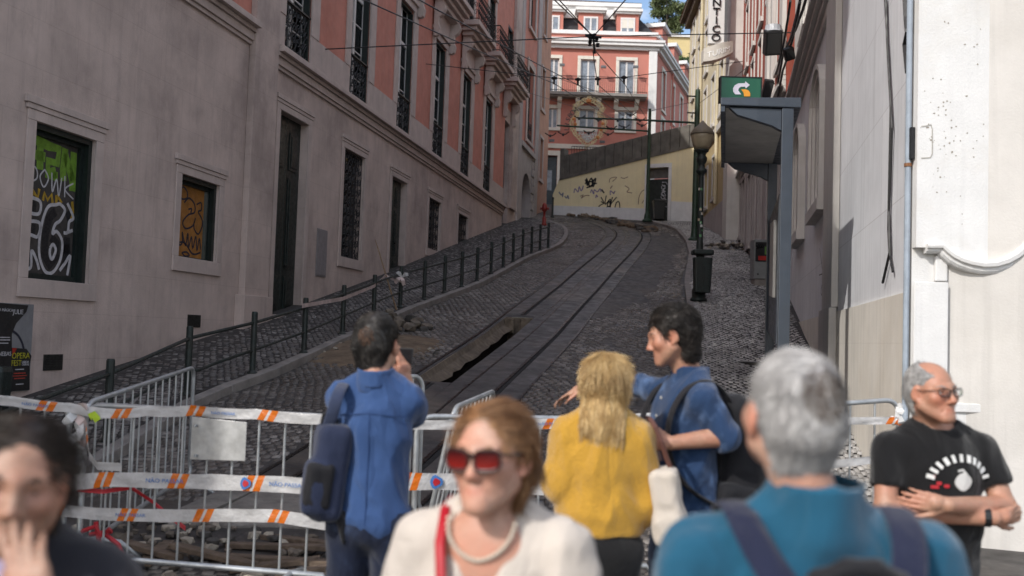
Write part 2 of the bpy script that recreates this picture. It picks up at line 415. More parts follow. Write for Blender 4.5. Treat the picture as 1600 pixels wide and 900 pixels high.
def kerb(edge, ys, h, w, sgn, name, taper=None):
    mb = MB(); L = 1.1; y = ys[0]
    while y < ys[1]-.2:
        y2 = y+L*(.85+.3*random.random()); y2 = min(y2, ys[1])
        g = .006; jz = random.uniform(-.006, .006)
        c = []
        for yy in (y+g, y2-g):
            hh = h*(1 if taper is None else max(.03, min(1, (yy-taper[0])/(taper[1]-taper[0]))))
            c.append((yy, hh+jz))
        P = []
        for zz in (0, 1):
            for (yy, hh), o in ((c[0], 0), (c[0], w), (c[1], w), (c[1], 0)):
                P.append(Vector((edge(yy)+sgn*o, yy, gz(yy)-.1 if zz == 0 else gz(yy)+hh)))
        mb.hexa(P); y = y2
    return struct(mb.build(name, m_kerb, bevel=.012))
kerb(kl, (-6, 45.5), .125, .17, -1, 'left_kerb')
kerb(kr, (8.6, 46), .125, .17, 1, 'right_kerb', (8.6, 13))

# setts: real stones, tilted and uneven, as countless ground cover
def setts(name, label, mat, xl, xr, y0, y1, size, base, seed, jit=.25, tilt=.05, gap=.16, skip=None, arc=0, hh=.014):
    rng = np.random.default_rng(seed); C = []
    y = y0; row = 0
    while y < y1:
        a, b = xl(y), xr(y)
        nn = int((b-a)/size)
        if nn > 0:
            xs = a+(np.arange(nn)+.5*(row % 2)+.25)*size+rng.normal(0, size*.06, nn)
            yy = y+rng.normal(0, size*.07, nn)
            if arc: yy = yy+arc*np.abs(np.sin(xs*math.pi/1.3))
            C.append(np.stack([xs, yy], 1))
        y += size*.98; row += 1
    C = np.concatenate(C); 
    if skip is not None: C = C[~skip(C[:,0], C[:,1])]
    n = len(C)
    ky = np.array([k[0] for k in GK]); kz = np.array([k[1] for k in GK])
    zc = np.interp(C[:,1], ky, kz); sl = (np.interp(C[:,1]+.1, ky, kz)-zc)/.1
    hs = size*(1-gap)/2*(1+rng.normal(0, .10, (n, 2)))
    ang = rng.normal(0, .12, n); ca, sa = np.cos(ang), np.sin(ang)
    tx, ty = rng.normal(0, tilt, n), rng.normal(0, tilt, n)
    h = base+hh+rng.normal(0, .005, n)
    V = np.empty((n, 8, 3), np.float32)
    for k, (ux, uy) in enumerate(((-1,-1),(1,-1),(1,1),(-1,1))):
        for lv, (ins, dz) in enumerate(((1.0, -.03), (.80, 0))):
            lx = ux*hs[:,0]*ins*(1+rng.normal(0,.06,n)); ly = uy*hs[:,1]*ins*(1+rng.normal(0,.06,n))
            dx = lx*ca-ly*sa; dy = lx*sa+ly*ca
            V[:,lv*4+k,0] = C[:,0]+dx; V[:,lv*4+k,1] = C[:,1]+dy
            V[:,lv*4+k,2] = zc+sl*dy+h+dz+(tx*lx+ty*ly if lv else 0)
    F = np.array([(4,5,6,7),(0,1,5,4),(1,2,6,5),(2,3,7,6),(3,0,4,7)])
    faces = (F[None]+8*np.arange(n)[:,None,None]).reshape(-1)
    me = bpy.data.meshes.new(name); nf = n*5
    me.vertices.add(n*8); me.vertices.foreach_set('co', V.ravel())
    me.loops.add(nf*4); me.loops.foreach_set('vertex_index', faces.astype(np.int32))
    me.polygons.add(nf); me.polygons.foreach_set('loop_start', np.arange(0, nf*4, 4, dtype=np.int32))
    me.update(); me.validate(); me.materials.append(mat)
    o = bpy.data.objects.new(name, me); COL.objects.link(o)
    tag(o, label, 'cobbles', None, 'stuff'); return o
def worn(x, y):   # tarred-over patch of roadway right of the track, ragged edge
    cx = np.interp(y, [21.5, 24, 30, 36, 41], [1.9, 2.6, 4.1, 5.7, 6.4]); hw = np.interp(y, [20.5, 22.5, 30, 38, 42], [0, .75, .8, .7, 0])
    nz = np.array([mnoise.noise(Vector((a*1.7, b_*.8, 3))) for a, b_ in zip(x, y)])
    return np.abs(x-cx) < hw+.35*nz
setts('cobbles', 'dark brownish setts paving the roadway left of the track', m_cob, lambda y: kl(y)+.03, lambda y: railx(y)-1.48, 9.0, 50, .125, 0, 1)
setts('cobbles', 'dark glinting setts paving the roadway right of the track', m_cob, lambda y: railx(y)+.48, lambda y: kr(y)-.02 if y > 8.6 else 3.4, 7.2, 46.5, .125, 0, 2, tilt=.09, skip=worn)
setts('cobbles', 'sunlit pale setts in front of and below the barriers', m_cobw, lambda y: -4.1, lambda y: 3.6, 3.0, 7.15, .12, 0, 3)
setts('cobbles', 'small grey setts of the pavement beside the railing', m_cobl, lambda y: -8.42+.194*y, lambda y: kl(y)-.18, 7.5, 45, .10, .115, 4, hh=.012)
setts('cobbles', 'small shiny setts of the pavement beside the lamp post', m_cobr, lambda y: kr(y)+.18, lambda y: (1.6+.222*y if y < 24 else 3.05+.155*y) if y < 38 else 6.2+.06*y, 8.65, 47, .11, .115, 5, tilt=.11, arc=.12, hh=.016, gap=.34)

# ------------------------------------------------------------------ facades
class Frame:
    """u along a wall, w out of it, z up"""
    def __init__(s, a, b, side):   # line X = a+bY; side +1: outward is +X, -1: outward is -X
        t = math.atan(b); s.a = a; s.b = b; s.side = side
        s.o = Vector((a, 0, 0)); s.ud = Vector((math.sin(t), math.cos(t), 0)); s.n = Vector((math.cos(t), -math.sin(t), 0))*side
    def __call__(s, u, w, z): return s.o+s.ud*u+s.n*w+Vector((0,0,z))
    def px(s, uu, vv):
        x, y, z = ray(uu, vv); t = s.a/(x-s.b*y); p = Vector((x*t, y*t, EYE+z*t))
        return (p-s.o).dot(s.ud), p.z
def fbox(mb, F, u0, u1, w0, w1, z0, z1): return mb.box(u0, u1, w0, w1, z0, z1, F)
def wall_sheet(mb, F, u0, u1, z0, z1, holes, depth=.26, w=0):
    us = sorted({u0, u1}|{h[0] for h in holes}|{h[1] for h in holes}); us = [u for u in us if u0 <= u <= u1]
    zs = sorted({z0, z1}|{h[2] for h in holes}|{h[3] for h in holes}); zs = [z for z in zs if z0 <= z <= z1]
    for a, b in zip(us, us[1:]):
        for c, d in zip(zs, zs[1:]):
            mu, mz = (a+b)/2, (c+d)/2
            if any(h[0] < mu < h[1] and h[2] < mz < h[3] for h in holes): continue
            mb.add([F(a,w,c), F(b,w,c), F(b,w,d), F(a,w,d)], [(0,1,2,3)])
    for h in holes:
        a, b, c, d = h[:4]
        P = [(a,c),(b,c),(b,d),(a,d)]
        for i in range(4):
            p, q = P[i], P[(i+1) % 4]
            mb.add([F(p[0],w,p[1]), F(q[0],w,q[1]), F(q[0],w-depth,q[1]), F(p[0],w-depth,p[1])], [(0,1,2,3)])
def surround(mb, F, a, b, c, d, wd=.18, out=.04, top=.25, bot=.2, ears=True):
    """stone frame round an opening, in butted pieces"""
    fbox(mb, F, a-wd, a-.002, .002, out, c, d); fbox(mb, F, b+.002, b+wd, .002, out, c, d)
    fbox(mb, F, a-wd, b+wd, .002, out, d+.002, d+top*.45)
    if ears:
        fbox(mb, F, a-wd-.03, b+wd+.03, .002, out+.014, d+top*.45+.002, d+top*.68)
        fbox(mb, F, a-wd-.06, b+wd+.06, .002, out+.032, d+top*.68+.002, d+top)
    if bot: fbox(mb, F, a-wd, b+wd, .002, out+.01, c-bot, c-.002)
def scroll(cx, cz, r, a0, turns, sgn, n=16):
    P = []
    for i in range(n+1):
        t = i/n; a = a0+sgn*turns*2*math.pi*t; rr = r*(1-.82*t)
        P.append((cx+rr*math.cos(a), cz+rr*math.sin(a)))
    return P
def grille(mb, F, a, b, c, d, w, nb=5, seed=0, r=.011, dense=1.0):
    """wrought iron panel: bars, rails and scrolls"""
    rr = random.Random(seed)
    for z in (c+.015, d-.015): fbox(mb, F, a, b, w-.012, w+.012, z-.014, z+.014)
    W = b-a; Hh = d-c
    for i in range(nb+1):
        u = a+W*i/nb; mb.tube([F(u,w,c+.03), F(u,w,d-.03)], .009, 4, False)
    cell = W/nb; m = max(2, int(Hh/(cell*1.05)/dense))
    for i in range(nb):
        for j in range(m):
            cu = a+cell*(i+.5); cz = c+Hh*(j+.5)/m; s = 1 if (i+j) % 2 else -1
            rad = cell*.47
            mb.tube([F(u,w+.004,z) for u, z in scroll(cu, cz, rad, rr.choice((0, math.pi/2, math.pi)), 1.25, s, 12)], r, 4, False)
            mb.tube([F(cu-rad,w,cz-Hh/m*.48), F(cu+s*rad*.3,w+.006,cz), F(cu+rad,w,cz+Hh/m*.48)], r*.8, 4, False)

FL = Frame(-8.48, .194, 1)
PAL0 = FL(0, 0, 0)
palace = thing('palace_building', FL(22, 0, gz(21.6)), 'pale stone and salmon palace with boarded windows and iron balconies', 'building')
UE = 44.75; TOPZ = 22.2
FWU = [19.45+3.66*i for i in range(6)]                       # tall french windows of the first floor
low_holes = [(12.33,13.57,2.28,4.28),(15.86,17.12,2.87,4.22),(19.45,20.87,2.0,6.14),(23.04,24.44,3.5,6.09),(26.68,28.03,3.2,6.04),(30.39,31.79,4.41,6.0),(34.15,35.58,4.92,6.0)]
D3 = (41.72,42.82,6.15,11.05)
left_low = [(5.0,6.25,1.7,4.28),(8.7,9.95,1.9,4.28)]
lo = MB()
wall_sheet(lo, FL, -1.2, 41.72, -1, 7.2, low_holes+left_low)
wall_sheet(lo, FL, 41.72, UE, -1, 11.05+.6, [D3])
lo.add([FL(-1.2,0,-1), FL(-1.2,-14,-1), FL(-1.2,-14,TOPZ), FL(-1.2,0,TOPZ)], [(0,1,2,3)])
lo.build('wall', m_stone, palace)
up_holes = []
near_up = [4.8, 8.46, 12.12, 15.6]
for u in FWU[:6]: up_holes.append((u, u+1.3, 7.32, 11.08))
for u in near_up: up_holes.append((u, u+1.3, 7.62, 11.08))
for u in near_up+FWU+[FWU[5]+3.9]:
    up_holes.append((u+.1, u+1.25, 12.7, 15.25)); up_holes.append((u+.1, u+1.25, 17.0, 19.4))
up = MB(); wall_sheet(up, FL, -1.2, 41.72, 7.2, TOPZ, up_holes); wall_sheet(up, FL, 41.72, UE, 11.65, TOPZ, [h for h in up_holes if h[0] > 41.7])
up.build('upper_wall', m_salmon, palace)
rf = MB(); rf.add([FL(-1.5,.5,TOPZ), FL(UE,.5,TOPZ), FL(UE,.5,TOPZ+.3), FL(-1.5,.5,TOPZ+.3), FL(-1.5,-14,TOPZ), FL(UE,-14,TOPZ), FL(UE,-7,TOPZ+3), FL(-1.5,-7,TOPZ+3)], [(0,1,2,3),(3,2,6,7),(6,5,4,7),(0,1,5,4),(0,3,7,4),(1,5,6,2)])
rf.build('roof', m_roof, palace)
# stone plinth zone, pilasters and surrounds of the first floor
spans = sorted([(u, u+1.3) for u in near_up+FWU])
zp = 8.05
edges = [18.35]+[x for s in spans if s[0] > 18.4 for x in s]+[41.72]
for a, b in zip(edges[0::2], edges[1::2]):
    if b-a > .2:
        tr = MB(); fbox(tr, FL, a, b, .002, .035, 7.36, zp); tr.build('parapet_panel', m_trim, palace)
for u in FWU+near_up:
    tr = MB(); z0 = 8.052 if u > 18 else 7.62
    fbox(tr, FL, u-.30, u-.002, .002, .05, z0, 11.08); fbox(tr, FL, u+1.302, u+1.30+.42, .002, .05, z0, 11.08)
    fbox(tr, FL, u-.30, u+1.72, .002, .055, 11.082, 11.28); fbox(tr, FL, u-.36, u+1.78, .002, .12, 11.282, 11.40)
    fbox(tr, FL, u-.20, u+1.60, .002, .06, 11.402, 12.0)
    tr.build('window_surround', m_trim, palace, bevel=.008)
    for z0, z1 in ((12.66, 15.25), (16.85, 19.4)):
        tr = MB()
        fbox(tr, FL, u-.12, u+.098, .002, .05, z0, z1); fbox(tr, FL, u+1.252, u+1.47, .002, .05, z0, z1)
        fbox(tr, FL, u-.16, u+1.51, .002, .09, z1+.002, z1+.24)
        tr.build('window_surround', m_trim, palace, bevel=.008)
pl = MB()
fbox(pl, FL, 18.02, 19.02, .002, .13, 2.35, TOPZ-.3); fbox(pl, FL, 17.9, 19.1, .002, .2, .9, 2.35)
pl.build('pilaster', m_stone, palace, bevel=.01)
pl = MB(); fbox(pl, FL, 42.95, 44.3, .002, .13, 7.4, TOPZ-.3)
pl.build('pilaster', m_stone, palace, bevel=.01)
co = MB()
def cornice_run(a, b, z):
    for w, z0, z1 in ((.05, -.40, -.33), (.09, -.33+.002, -.18), (.14, -.178, -.10), (.24, -.098, .0), (.19, .002, .05)): fbox(co, FL, a, b, .002, w, z+z0, z+z1)
cornice_run(19.022, 41.72, 7.30); cornice_run(-1.2, 18.018, 7.42)
fbox(co, FL, -1.4, UE, .002, .5, TOPZ-.45, TOPZ-.002); fbox(co, FL, -1.4, UE, .002, .3, TOPZ-.8, TOPZ-.452)
co.build('cornice', m_trim, palace, bevel=.006)
# ground-floor surrounds
for i, h in enumerate(low_holes+left_low):
    s = MB(); surround(s, FL, *h[:4], wd=.17, out=.03, top=.30, bot=0 if i in (2, 4) else .24)
    if i in (2, 4): fbox(s, FL, h[0]-.25, h[1]+.25, .002, .22, h[2]-.5, h[2]+.02)
    s.build('window_surround' if i not in (2, 4) else 'door_surround', m_trim, palace, bevel=.006)
# boarded windows with paint on the boards
m_board_dk = M('grey painted board', (.045,.04,.037), .7, .3, 5, .2, 40)
m_board_or = M('orange plywood board', (.30,.13,.025), .7, .22, 5, .2, 40)
def spray(name, c): return M(name, c, .6, .2, 14)
m_sp_green = spray('lime spray paint', (.14,.27,.025)); m_sp_white = spray('white spray paint', (.47,.46,.48)); m_sp_black = spray('black spray paint', (.010,.010,.012)); m_sp_yel = spray('ochre spray paint', (.38,.24,.02)); m_sp_navy = spray('dark blue spray paint', (.016,.016,.03))
m_sp_violet = spray('violet spray paint', (.19,.15,.32)); m_sp_brown = spray('brown spray paint', (.3,.2,.14))
def stroke(mb, fn, pts, w, d, smooth=True):
    if smooth and len(pts) > 2:   # catmull-rom
        Q = []
        P = [pts[0]]+list(pts)+[pts[-1]]
        for i in range(1, len(P)-2):
            for k in range(6):
                t = k/6; p0, p1, p2, p3 = P[i-1], P[i], P[i+1], P[i+2]
                Q.append(tuple(.5*((2*p1[j])+(-p0[j]+p2[j])*t+(2*p0[j]-5*p1[j]+4*p2[j]-p3[j])*t*t+(-p0[j]+3*p1[j]-3*p2[j]+p3[j])*t**3) for j in (0, 1)))
        Q.append(tuple(pts[-1])); pts = Q
    nrm = fn(0, 0, 1)-fn(0, 0, 0)
    mb.ribbon([fn(a, b, d) for a, b in pts], w, nrm, .002)
def win_fn(F, a, c, W, Hh, w): return lambda x, y, d: F(a+W*x, w+d, c+Hh*y)
a, b, c, d = low_holes[0]
wf = MB(); 
for q in ((a,a+.07,c,d),(b-.14,b,c,d),(a+.072,b-.142,d-.13,d),(a+.072,b-.142,c,c+.08)): fbox(wf, FL, q[0], q[1], -.2, -.12, q[2], q[3])
fbox(wf, FL, b-.075, b-.002, -.118, -.04, c, d); fbox(wf, FL, a+.002, b-.08, -.118, -.03, d-.075, d-.002)
w1 = wf.build('window', m_dkgreen, palace)
bo = MB(); fbox(bo, FL, a+.07, b-.14, -.19, -.165, c+.08, d-.13); bo.build('board', m_board_dk, w1)
f1 = win_fn(FL, a+.07, c+.08, b-a-.21, d-c-.21, -.165)
g = MB()
for pts in ([(.10,.97),(.42,.95)],[(.25,.97),(.27,.76)],[(.12,.86),(.36,.86)],[(.40,.95),(.62,.95),(.60,.84),(.42,.84),(.42,.74),(.62,.74)],[(.74,.97),(.72,.80),(.74,.72)],[(.74,.93),(.92,.74)],[(.92,.96),(.93,.66)],[(.5,.80),(.55,.72)]): stroke(g, f1, pts, .13, .001, False)
g.build('graffiti', m_sp_green, w1)
g = MB()
for pts in ([(.07,.80),(.06,.66)],[(.05,.79),(.20,.76),(.22,.69),(.08,.65)],[(.36,.77),(.28,.71),(.36,.64),(.44,.71),(.36,.77)],[(.50,.76),(.53,.62),(.60,.72),(.66,.60),(.70,.74)],[(.76,.76),(.78,.60)],[(.94,.72),(.78,.66),(.96,.60)]): stroke(g, f1, pts, .022, .003)
for pts in ([(.03,.545),(.30,.53),(.30,.44),(.13,.43)],[(.10,.37),(.32,.37),(.30,.27),(.10,.26),(.06,.05),(.20,.04),(.20,.16),(.30,.10),(.36,.03)],
            [(.62,.53),(.46,.50),(.36,.36),(.34,.16),(.46,.03),(.62,.02),(.76,.12),(.78,.26),(.66,.33),(.58,.31),(.62,.38),(.72,.42),(.80,.50),(.70,.54),(.62,.53)],[(.55,.20),(.60,.23),(.66,.19),(.60,.12),(.55,.15),(.55,.20)],
            [(.84,.56),(.98,.46),(.90,.42),(.88,.34),(.80,.33)],[(.98,.36),(.84,.33)],[(.76,.04),(.86,.10),(.96,.16),(.92,.01)]): stroke(g, f1, pts, .046, .004)
g.build('graffiti', m_sp_white, w1)
g = MB()
for pts in ([(.02,.60),(.10,.56)],[(.16,.60),(.15,.54)],[(.15,.60),(.26,.55),(.28,.62)],[(.36,.54),(.38,.60),(.45,.55),(.52,.60),(.55,.53)],[(.62,.60),(.62,.53)],[(.62,.60),(.72,.56),(.62,.53)],[(.94,.58),(.97,.50),(.94,.44)]): stroke(g, f1, pts, .05, .002, False)
g.build('graffiti', m_sp_yel, w1)
g = MB()
for pts in ([(.06,.49),(.24,.48)],[(.08,.44),(.08,.10)],[(.1,.32),(.25,.32)],[(.62,.48),(.5,.42),(.45,.28),(.45,.14),(.56,.07),(.68,.14),(.68,.24),(.56,.28)],[(.86,.5),(.92,.44)],[(.80,.20),(.95,.22)],[(.88,.3),(.88,.06)]): stroke(g, f1, pts, .125, .0015, False)
g.build('graffiti', m_sp_black, w1)
a, b, c, d = low_holes[1]
wf = MB()
for q in ((a,a+.06,c,d),(b-.13,b,c,d),(a+.062,b-.132,d-.13,d),(a+.062,b-.132,c,c+.03)): fbox(wf, FL, q[0], q[1], -.2, -.12, q[2], q[3])
fbox(wf, FL, b-.075, b-.002, -.118, -.04, c, d); fbox(wf, FL, a+.002, b-.08, -.118, -.03, d-.075, d-.002)
w2 = wf.build('window', m_dkgreen, palace)
bo = MB(); fbox(bo, FL, a+.06, b-.19, -.19, -.165, c+.03, d-.13); bo.build('board', m_board_or, w2)
f2 = win_fn(FL, a+.06, c+.03, b-a-.25, d-c-.16, -.165); g = MB()
for pts in ([(.0,.9),(.12,.80),(.04,.6),(.15,.45),(.25,.5),(.2,.7),(.1,.8)],[(.18,.84),(.28,.97),(.42,.93),(.44,.84),(.30,.80),(.2,.84)],[(.36,.76),(.5,.84),(.68,.78),(.70,.66),(.5,.6),(.34,.48),(.44,.4),(.66,.46),(.74,.58)],[(.76,.78),(.9,.82),(.92,.72),(.82,.68),(.94,.6),(.98,.5),(.86,.36),(.72,.42),(.70,.52)],
            [(.06,.36),(.14,.22),(.1,.16),(.22,.36),(.26,.16),(.36,.2),(.34,.34),(.46,.16),(.52,.34),(.56,.14),(.64,.3),(.7,.14),(.78,.32),(.84,.12),(.9,.3),(.96,.14)],[(.0,.12),(.4,.2),(.7,.06),(.96,.1)],[(.36,.05),(.5,.07),(.6,.03),(.46,.01),(.36,.05)],[(.06,.56),(.16,.62),(.14,.5),(.24,.46)],[(.5,.68),(.6,.7),(.58,.64)]): stroke(g, f2, pts, .030, .002)
g.build('graffiti', m_sp_navy, w2)
# other openings of the ground floor
m_dkdoor = m_dkgreen
def paneled_door(F, h, parent, w=-.16, nl=2):
    a, b, c, d = h[:4]; mb = MB(); W = (b-a)/nl
    for k in range(nl):
        x0, x1 = a+W*k+.004, a+W*(k+1)-.004
        fbox(mb, F, x0, x1, w-.05, w, c, d)
        for (z0, z1) in ((.04, .20), (.24, .70), (.74, .93)):
            fbox(mb, F, x0+W*.2, x1-W*.2, w+.001, w+.022, c+(d-c)*z0, c+(d-c)*z1)
            fbox(mb, F, x0+W*.3, x1-W*.3, w+.023, w+.04, c+(d-c)*z0+.07, c+(d-c)*z1-.07)
    o = mb.build('door', m_dkdoor, parent, bevel=.006)
    hb = MB(); u = (a+b)/2+.06; hb.lathe([(.0,-.03),(.03,-.02),(.035,0),(.03,.02),(0,.03)], F(u, w+.07, c+1.05), 8); hb.build('handle', m_rail, o)
    return o
paneled_door(FL, low_holes[2], palace); paneled_door(FL, low_holes[4], palace)
paneled_door(FL, D3, palace, -.2)
for k, i in enumerate((3, 5, 6)):
    a, b, c, d = low_holes[i]
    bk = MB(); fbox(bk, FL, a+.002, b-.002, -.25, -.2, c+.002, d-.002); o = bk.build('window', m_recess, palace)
    gl = MB(); fbox(gl, FL, a+.002, b-.002, -.199, -.19, c+.002, d-.002); gl.build('pane', m_glass, o)
    gr = MB(); grille(gr, FL, a+.01, b-.01, c+.01, d-.01, -.06, 6 if i == 3 else 5, k); gr.build('grille', m_iron, o)
for h in left_low:
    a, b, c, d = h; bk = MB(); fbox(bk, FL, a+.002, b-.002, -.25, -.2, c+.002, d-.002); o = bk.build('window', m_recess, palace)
    gl = MB(); fbox(gl, FL, a+.002, b-.002, -.199, -.19, c+.002, d-.002); gl.build('pane', m_glass, o)
def french_window(F, a, b, c, d, parent, jul=None, seed=0, mull=4, curtain=.4, dark=True, transom=.72):
    fr = MB(); w = -.17
    t = .055
    for q in ((a,a+t,c,d),(b-t,b,c,d),(a+t+.001,b-t-.001,d-t,d),(a+t+.001,b-t-.001,c,c+t*1.6)): fbox(fr, F, q[0], q[1], w-.03, w+.02, q[2], q[3])
    mu = (a+b)/2; fbox(fr, F, mu-.05, mu+.05, w-.03, w+.03, c+t*1.6+.002, d-t-.002)
    zt = c+(d-c)*transom; 
    for x0, x1 in ((a+t+.002, mu-.052), (mu+.052, b-t-.002)):
        fbox(fr, F, x0, x1, w-.02, w+.022, zt-.045, zt+.045)
        for k in range(1, mull):
            z = c+(zt-c)*k/mull
            fbox(fr, F, x0, x1, w-.015, w+.012, z-.014, z+.014)
    o = fr.build('window', m_white, parent)
    gl = MB(); fbox(gl, F, a+t, b-t, w-.012, w-.006, c+t, d-t); gl.build('pane', m_glass2, o)
    bk = MB(); rr = random.Random(seed)
    vs = []; fs = []; n = 22; x1 = a+t+(b-a)*curtain
    for i in range(n+1):
        u = a+t+(x1-a-t)*i/n; ww = w-.10+.025*math.sin(i*1.9)
        vs += [F(u,ww,c), F(u,ww,d), F(u,ww-.01,d), F(u,ww-.01,c)]
    for i in range(n):
        for k in range(4): fs.append((i*4+k, i*4+(k+1) % 4, i*4+4+(k+1) % 4, i*4+4+k))
    bk.add(vs, fs); bk.build('curtain', m_curtain, o)
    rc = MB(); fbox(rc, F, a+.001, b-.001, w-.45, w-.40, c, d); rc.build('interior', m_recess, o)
    if dark:
        sh = MB(); fbox(sh, F, b-.075, b-.004, w+.024, .0-.004, c, d-.08); fbox(sh, F, a+.004, b-.078, w+.024, -.02, d-.075, d-.004); sh.build('shutter', m_dkgreen, o)
    if jul:
        g = MB(); grille(g, F, a+.01, b-.01, c+.02, jul, -.03, 6, seed, .012); fbox(g, F, a+.005, b-.005, -.06, .015, jul, jul+.035); g.build('guard_rail', m_iron, o)
    return o
def glass_mat():
    m, nt, b = new_mat('clear old glass'); nt.nodes.remove(b)
    g = nt.nodes.new('ShaderNodeBsdfGlossy'); g.inputs['Roughness'].default_value = .03; g.inputs['Color'].default_value = (.9,.92,.95,1)
    t = nt.nodes.new('ShaderNodeBsdfTransparent'); t.inputs[0].default_value = (.7,.74,.74,1)
    fr = nt.nodes.new('ShaderNodeFresnel'); fr.inputs[0].default_value = 1.6
    bn = nt.nodes.new('ShaderNodeBump'); bn.inputs['Strength'].default_value = .08; bn.inputs['Distance'].default_value = .02
    nt.links.new(noise_n(nt, pos(nt), 2.5, 2, .5, .2, .8), bn.inputs['Height']); nt.links.new(bn.outputs[0], g.inputs['Normal'])
    mx = nt.nodes.new('ShaderNodeMixShader'); nt.links.new(fr.outputs[0], mx.inputs[0]); nt.links.new(t.outputs[0], mx.inputs[1]); nt.links.new(g.outputs[0], mx.inputs[2])
    nt.links.new(mx.outputs[0], nt.nodes['Material Output'].inputs[0]); return m
m_glass2 = glass_mat()
for i, u in enumerate(FWU): french_window(FL, u, u+1.3, 7.32, 11.08, palace, 8.4, i, 4, .42)
for i, u in enumerate(near_up): french_window(FL, u, u+1.3, 7.62, 11.08, palace, 8.45, 20+i, 4, .3)
for i, u in enumerate(near_up+FWU+[FWU[5]+3.9]):
    french_window(FL, u+.1, u+1.25, 12.7, 15.25, palace, None, 40+i, 3, .5)
    for z0, z1 in ((17.0, 19.4),):
        p = MB(); fbox(p, FL, u+.102, u+1.248, -.22, -.17, z0, z1); p.build('window', m_glass, palace)
# balconies with moulded slabs, scroll brackets and iron railings
def balcony(u):
    a, b = u-.75, u+2.1; mb = MB()
    for w, z0, z1 in ((.34, 12.0, 12.16), (.46, 12.162, 12.30), (.60, 12.302, 12.44), (.72, 12.442, 12.62)): fbox(mb, FL, a+.72-w, b-.72+w, .06, w, z0, z1)
    o = mb.build('balcony', m_trim, palace, bevel=.015)
    for x in (u-.42, u+1.52):
        br = MB()
        poly = [(.0,12.0),(.32,12.0),(.36,11.85),(.28,11.68),(.16,11.6),(.14,11.4),(.2,11.25),(.16,11.05),(.08,11.0),(.0,11.02)]
        br.prism(poly, lambda p, q, dd: FL(x+dd, .06+p, q), 0, .2); br.build('bracket', m_trim, o, bevel=.01)
    g = MB()
    for (p0, p1, nb) in (((a+.06,.66),(b-.06,.66),14), ((a+.06,.12),(a+.06,.66),3), ((b-.06,.12),(b-.06,.66),3)):
        for z in (12.68, 13.62): g.tube([FL(*p0, z), FL(*p1, z)], .022 if z > 13 else .014, 4)
        for k in range(nb+1):
            t = k/nb; q = (p0[0]+(p1[0]-p0[0])*t, p0[1]+(p1[1]-p0[1])*t); g.tube([FL(*q, 12.62), FL(*q, 13.62)], .010, 4, False)
            if k < nb:
                t2 = (k+.5)/nb; q2 = (p0[0]+(p1[0]-p0[0])*t2, p0[1]+(p1[1]-p0[1])*t2)
                du = (p1[0]-p0[0])/nb*.45; dw = (p1[1]-p0[1])/nb*.45
                for cz, sg in ((12.9, 1), (13.15, -1), (13.4, 1)):
                    P = scroll(0, 0, 1, 0 if sg > 0 else math.pi, 1.3, sg, 10)
                    g.tube([FL(q2[0]+du*x, q2[1]+dw*x, cz+.115*y) for x, y in P], .010, 4, False)
    g.build('railing', m_iron, o)
for u in near_up+FWU+[FWU[5]+3.66]: balcony(u)
# small fittings of the palace wall
m_vent = M('grey metal grating', (.035,.035,.033), .5, .2, 10, metal=.4)
for (u0, u1, z0, z1) in ((12.74,13.12,1.10,1.31),(16.28,16.70,1.72,1.93)):
    v = MB(); fbox(v, FL, u0, u1, .002, .012, z0, z1); 
    for k in range(6): z = z0+.02+(z1-z0-.04)*k/5; fbox(v, FL, u0+.02, u1-.02, .013, .022, z-.007, z+.007)
    v.build('vent', m_vent, palace)
m_hatch = M('grey painted hatch', (.24,.22,.225), .5, .08, 6)
h = MB(); fbox(h, FL, 21.6, 22.19, .002, .02, 2.94, 4.0); fbox(h, FL, 21.63, 22.16, .021, .027, 2.97, 3.97); h.build('utility_hatch', m_hatch, palace, bevel=.004)
# ------------------------------------------------------------------ second and third buildings on the left
def simple_window(F, a, b, c, d, parent, frame_mat, wd=.12, depth=.16, mull=True, trim=None, twd=.2, sill=True, pane=None, guard=False, seed=0):
    fr = MB(); w = -depth; t = .06
    for q in ((a,a+t,c,d),(b-t,b,c,d),(a+t+.001,b-t-.001,d-t,d),(a+t+.001,b-t-.001,c,c+t*1.4)): fbox(fr, F, q[0], q[1], w-.03, w+.02, q[2], q[3])
    if mull: mu = (a+b)/2; fbox(fr, F, mu-.055, mu+.055, w-.03, w+.03, c+t*1.4+.002, d-t-.002)
    o = fr.build('window', frame_mat, parent)
    gl = MB(); fbox(gl, F, a+t, b-t, w-.012, w-.005, c+t, d-t); gl.build('pane', pane or m_glass, o)
    if trim:
        s = MB(); fbox(s, F, a-twd, a-.002, .002, .05, c, d); fbox(s, F, b+.002, b+twd, .002, .05, c, d); fbox(s, F, a-twd, b+twd, .002, .06, d+.002, d+twd*1.1)
        if sill: fbox(s, F, a-twd, b+twd, .002, .10, c-.16, c-.002)
        s.build('surround', trim, o, bevel=.008)
    if guard:
        g = MB(); grille(g, F, a+.01, b-.01, c+.02, c+1.0, -.03, 4, seed, .012); g.build('guard_rail', m_iron, o)
    return o
b2 = thing('corner_house', FL(48, 0, gz(47)), 'narrow salmon corner house with grey stone ground floor and arched doorway', 'building')
h2 = [(46.9, 48.3, 11.3, 14.9), (46.9, 48.3, 16.8, 19.6), (46.9, 48.3, 19.9, 20.6)]
ARC = (46.3, 48.6)
mb = MB(); wall_sheet(mb, FL, UE+.002, 50.2, 5, 10.9, [(46.3, 48.6, 6.0, 9.9)], .5, -.02)
mb.add([FL(50.2,-.02,5), FL(50.2,-12,5), FL(50.2,-12,10.9), FL(50.2,-.02,10.9)], [(0,1,2,3)])
arch = [(46.3,9.9)]+[(47.45-1.15*math.cos(t), 8.6+1.1*math.sin(t)) for t in np.linspace(0, math.pi, 15)]+[(48.6,9.9)]
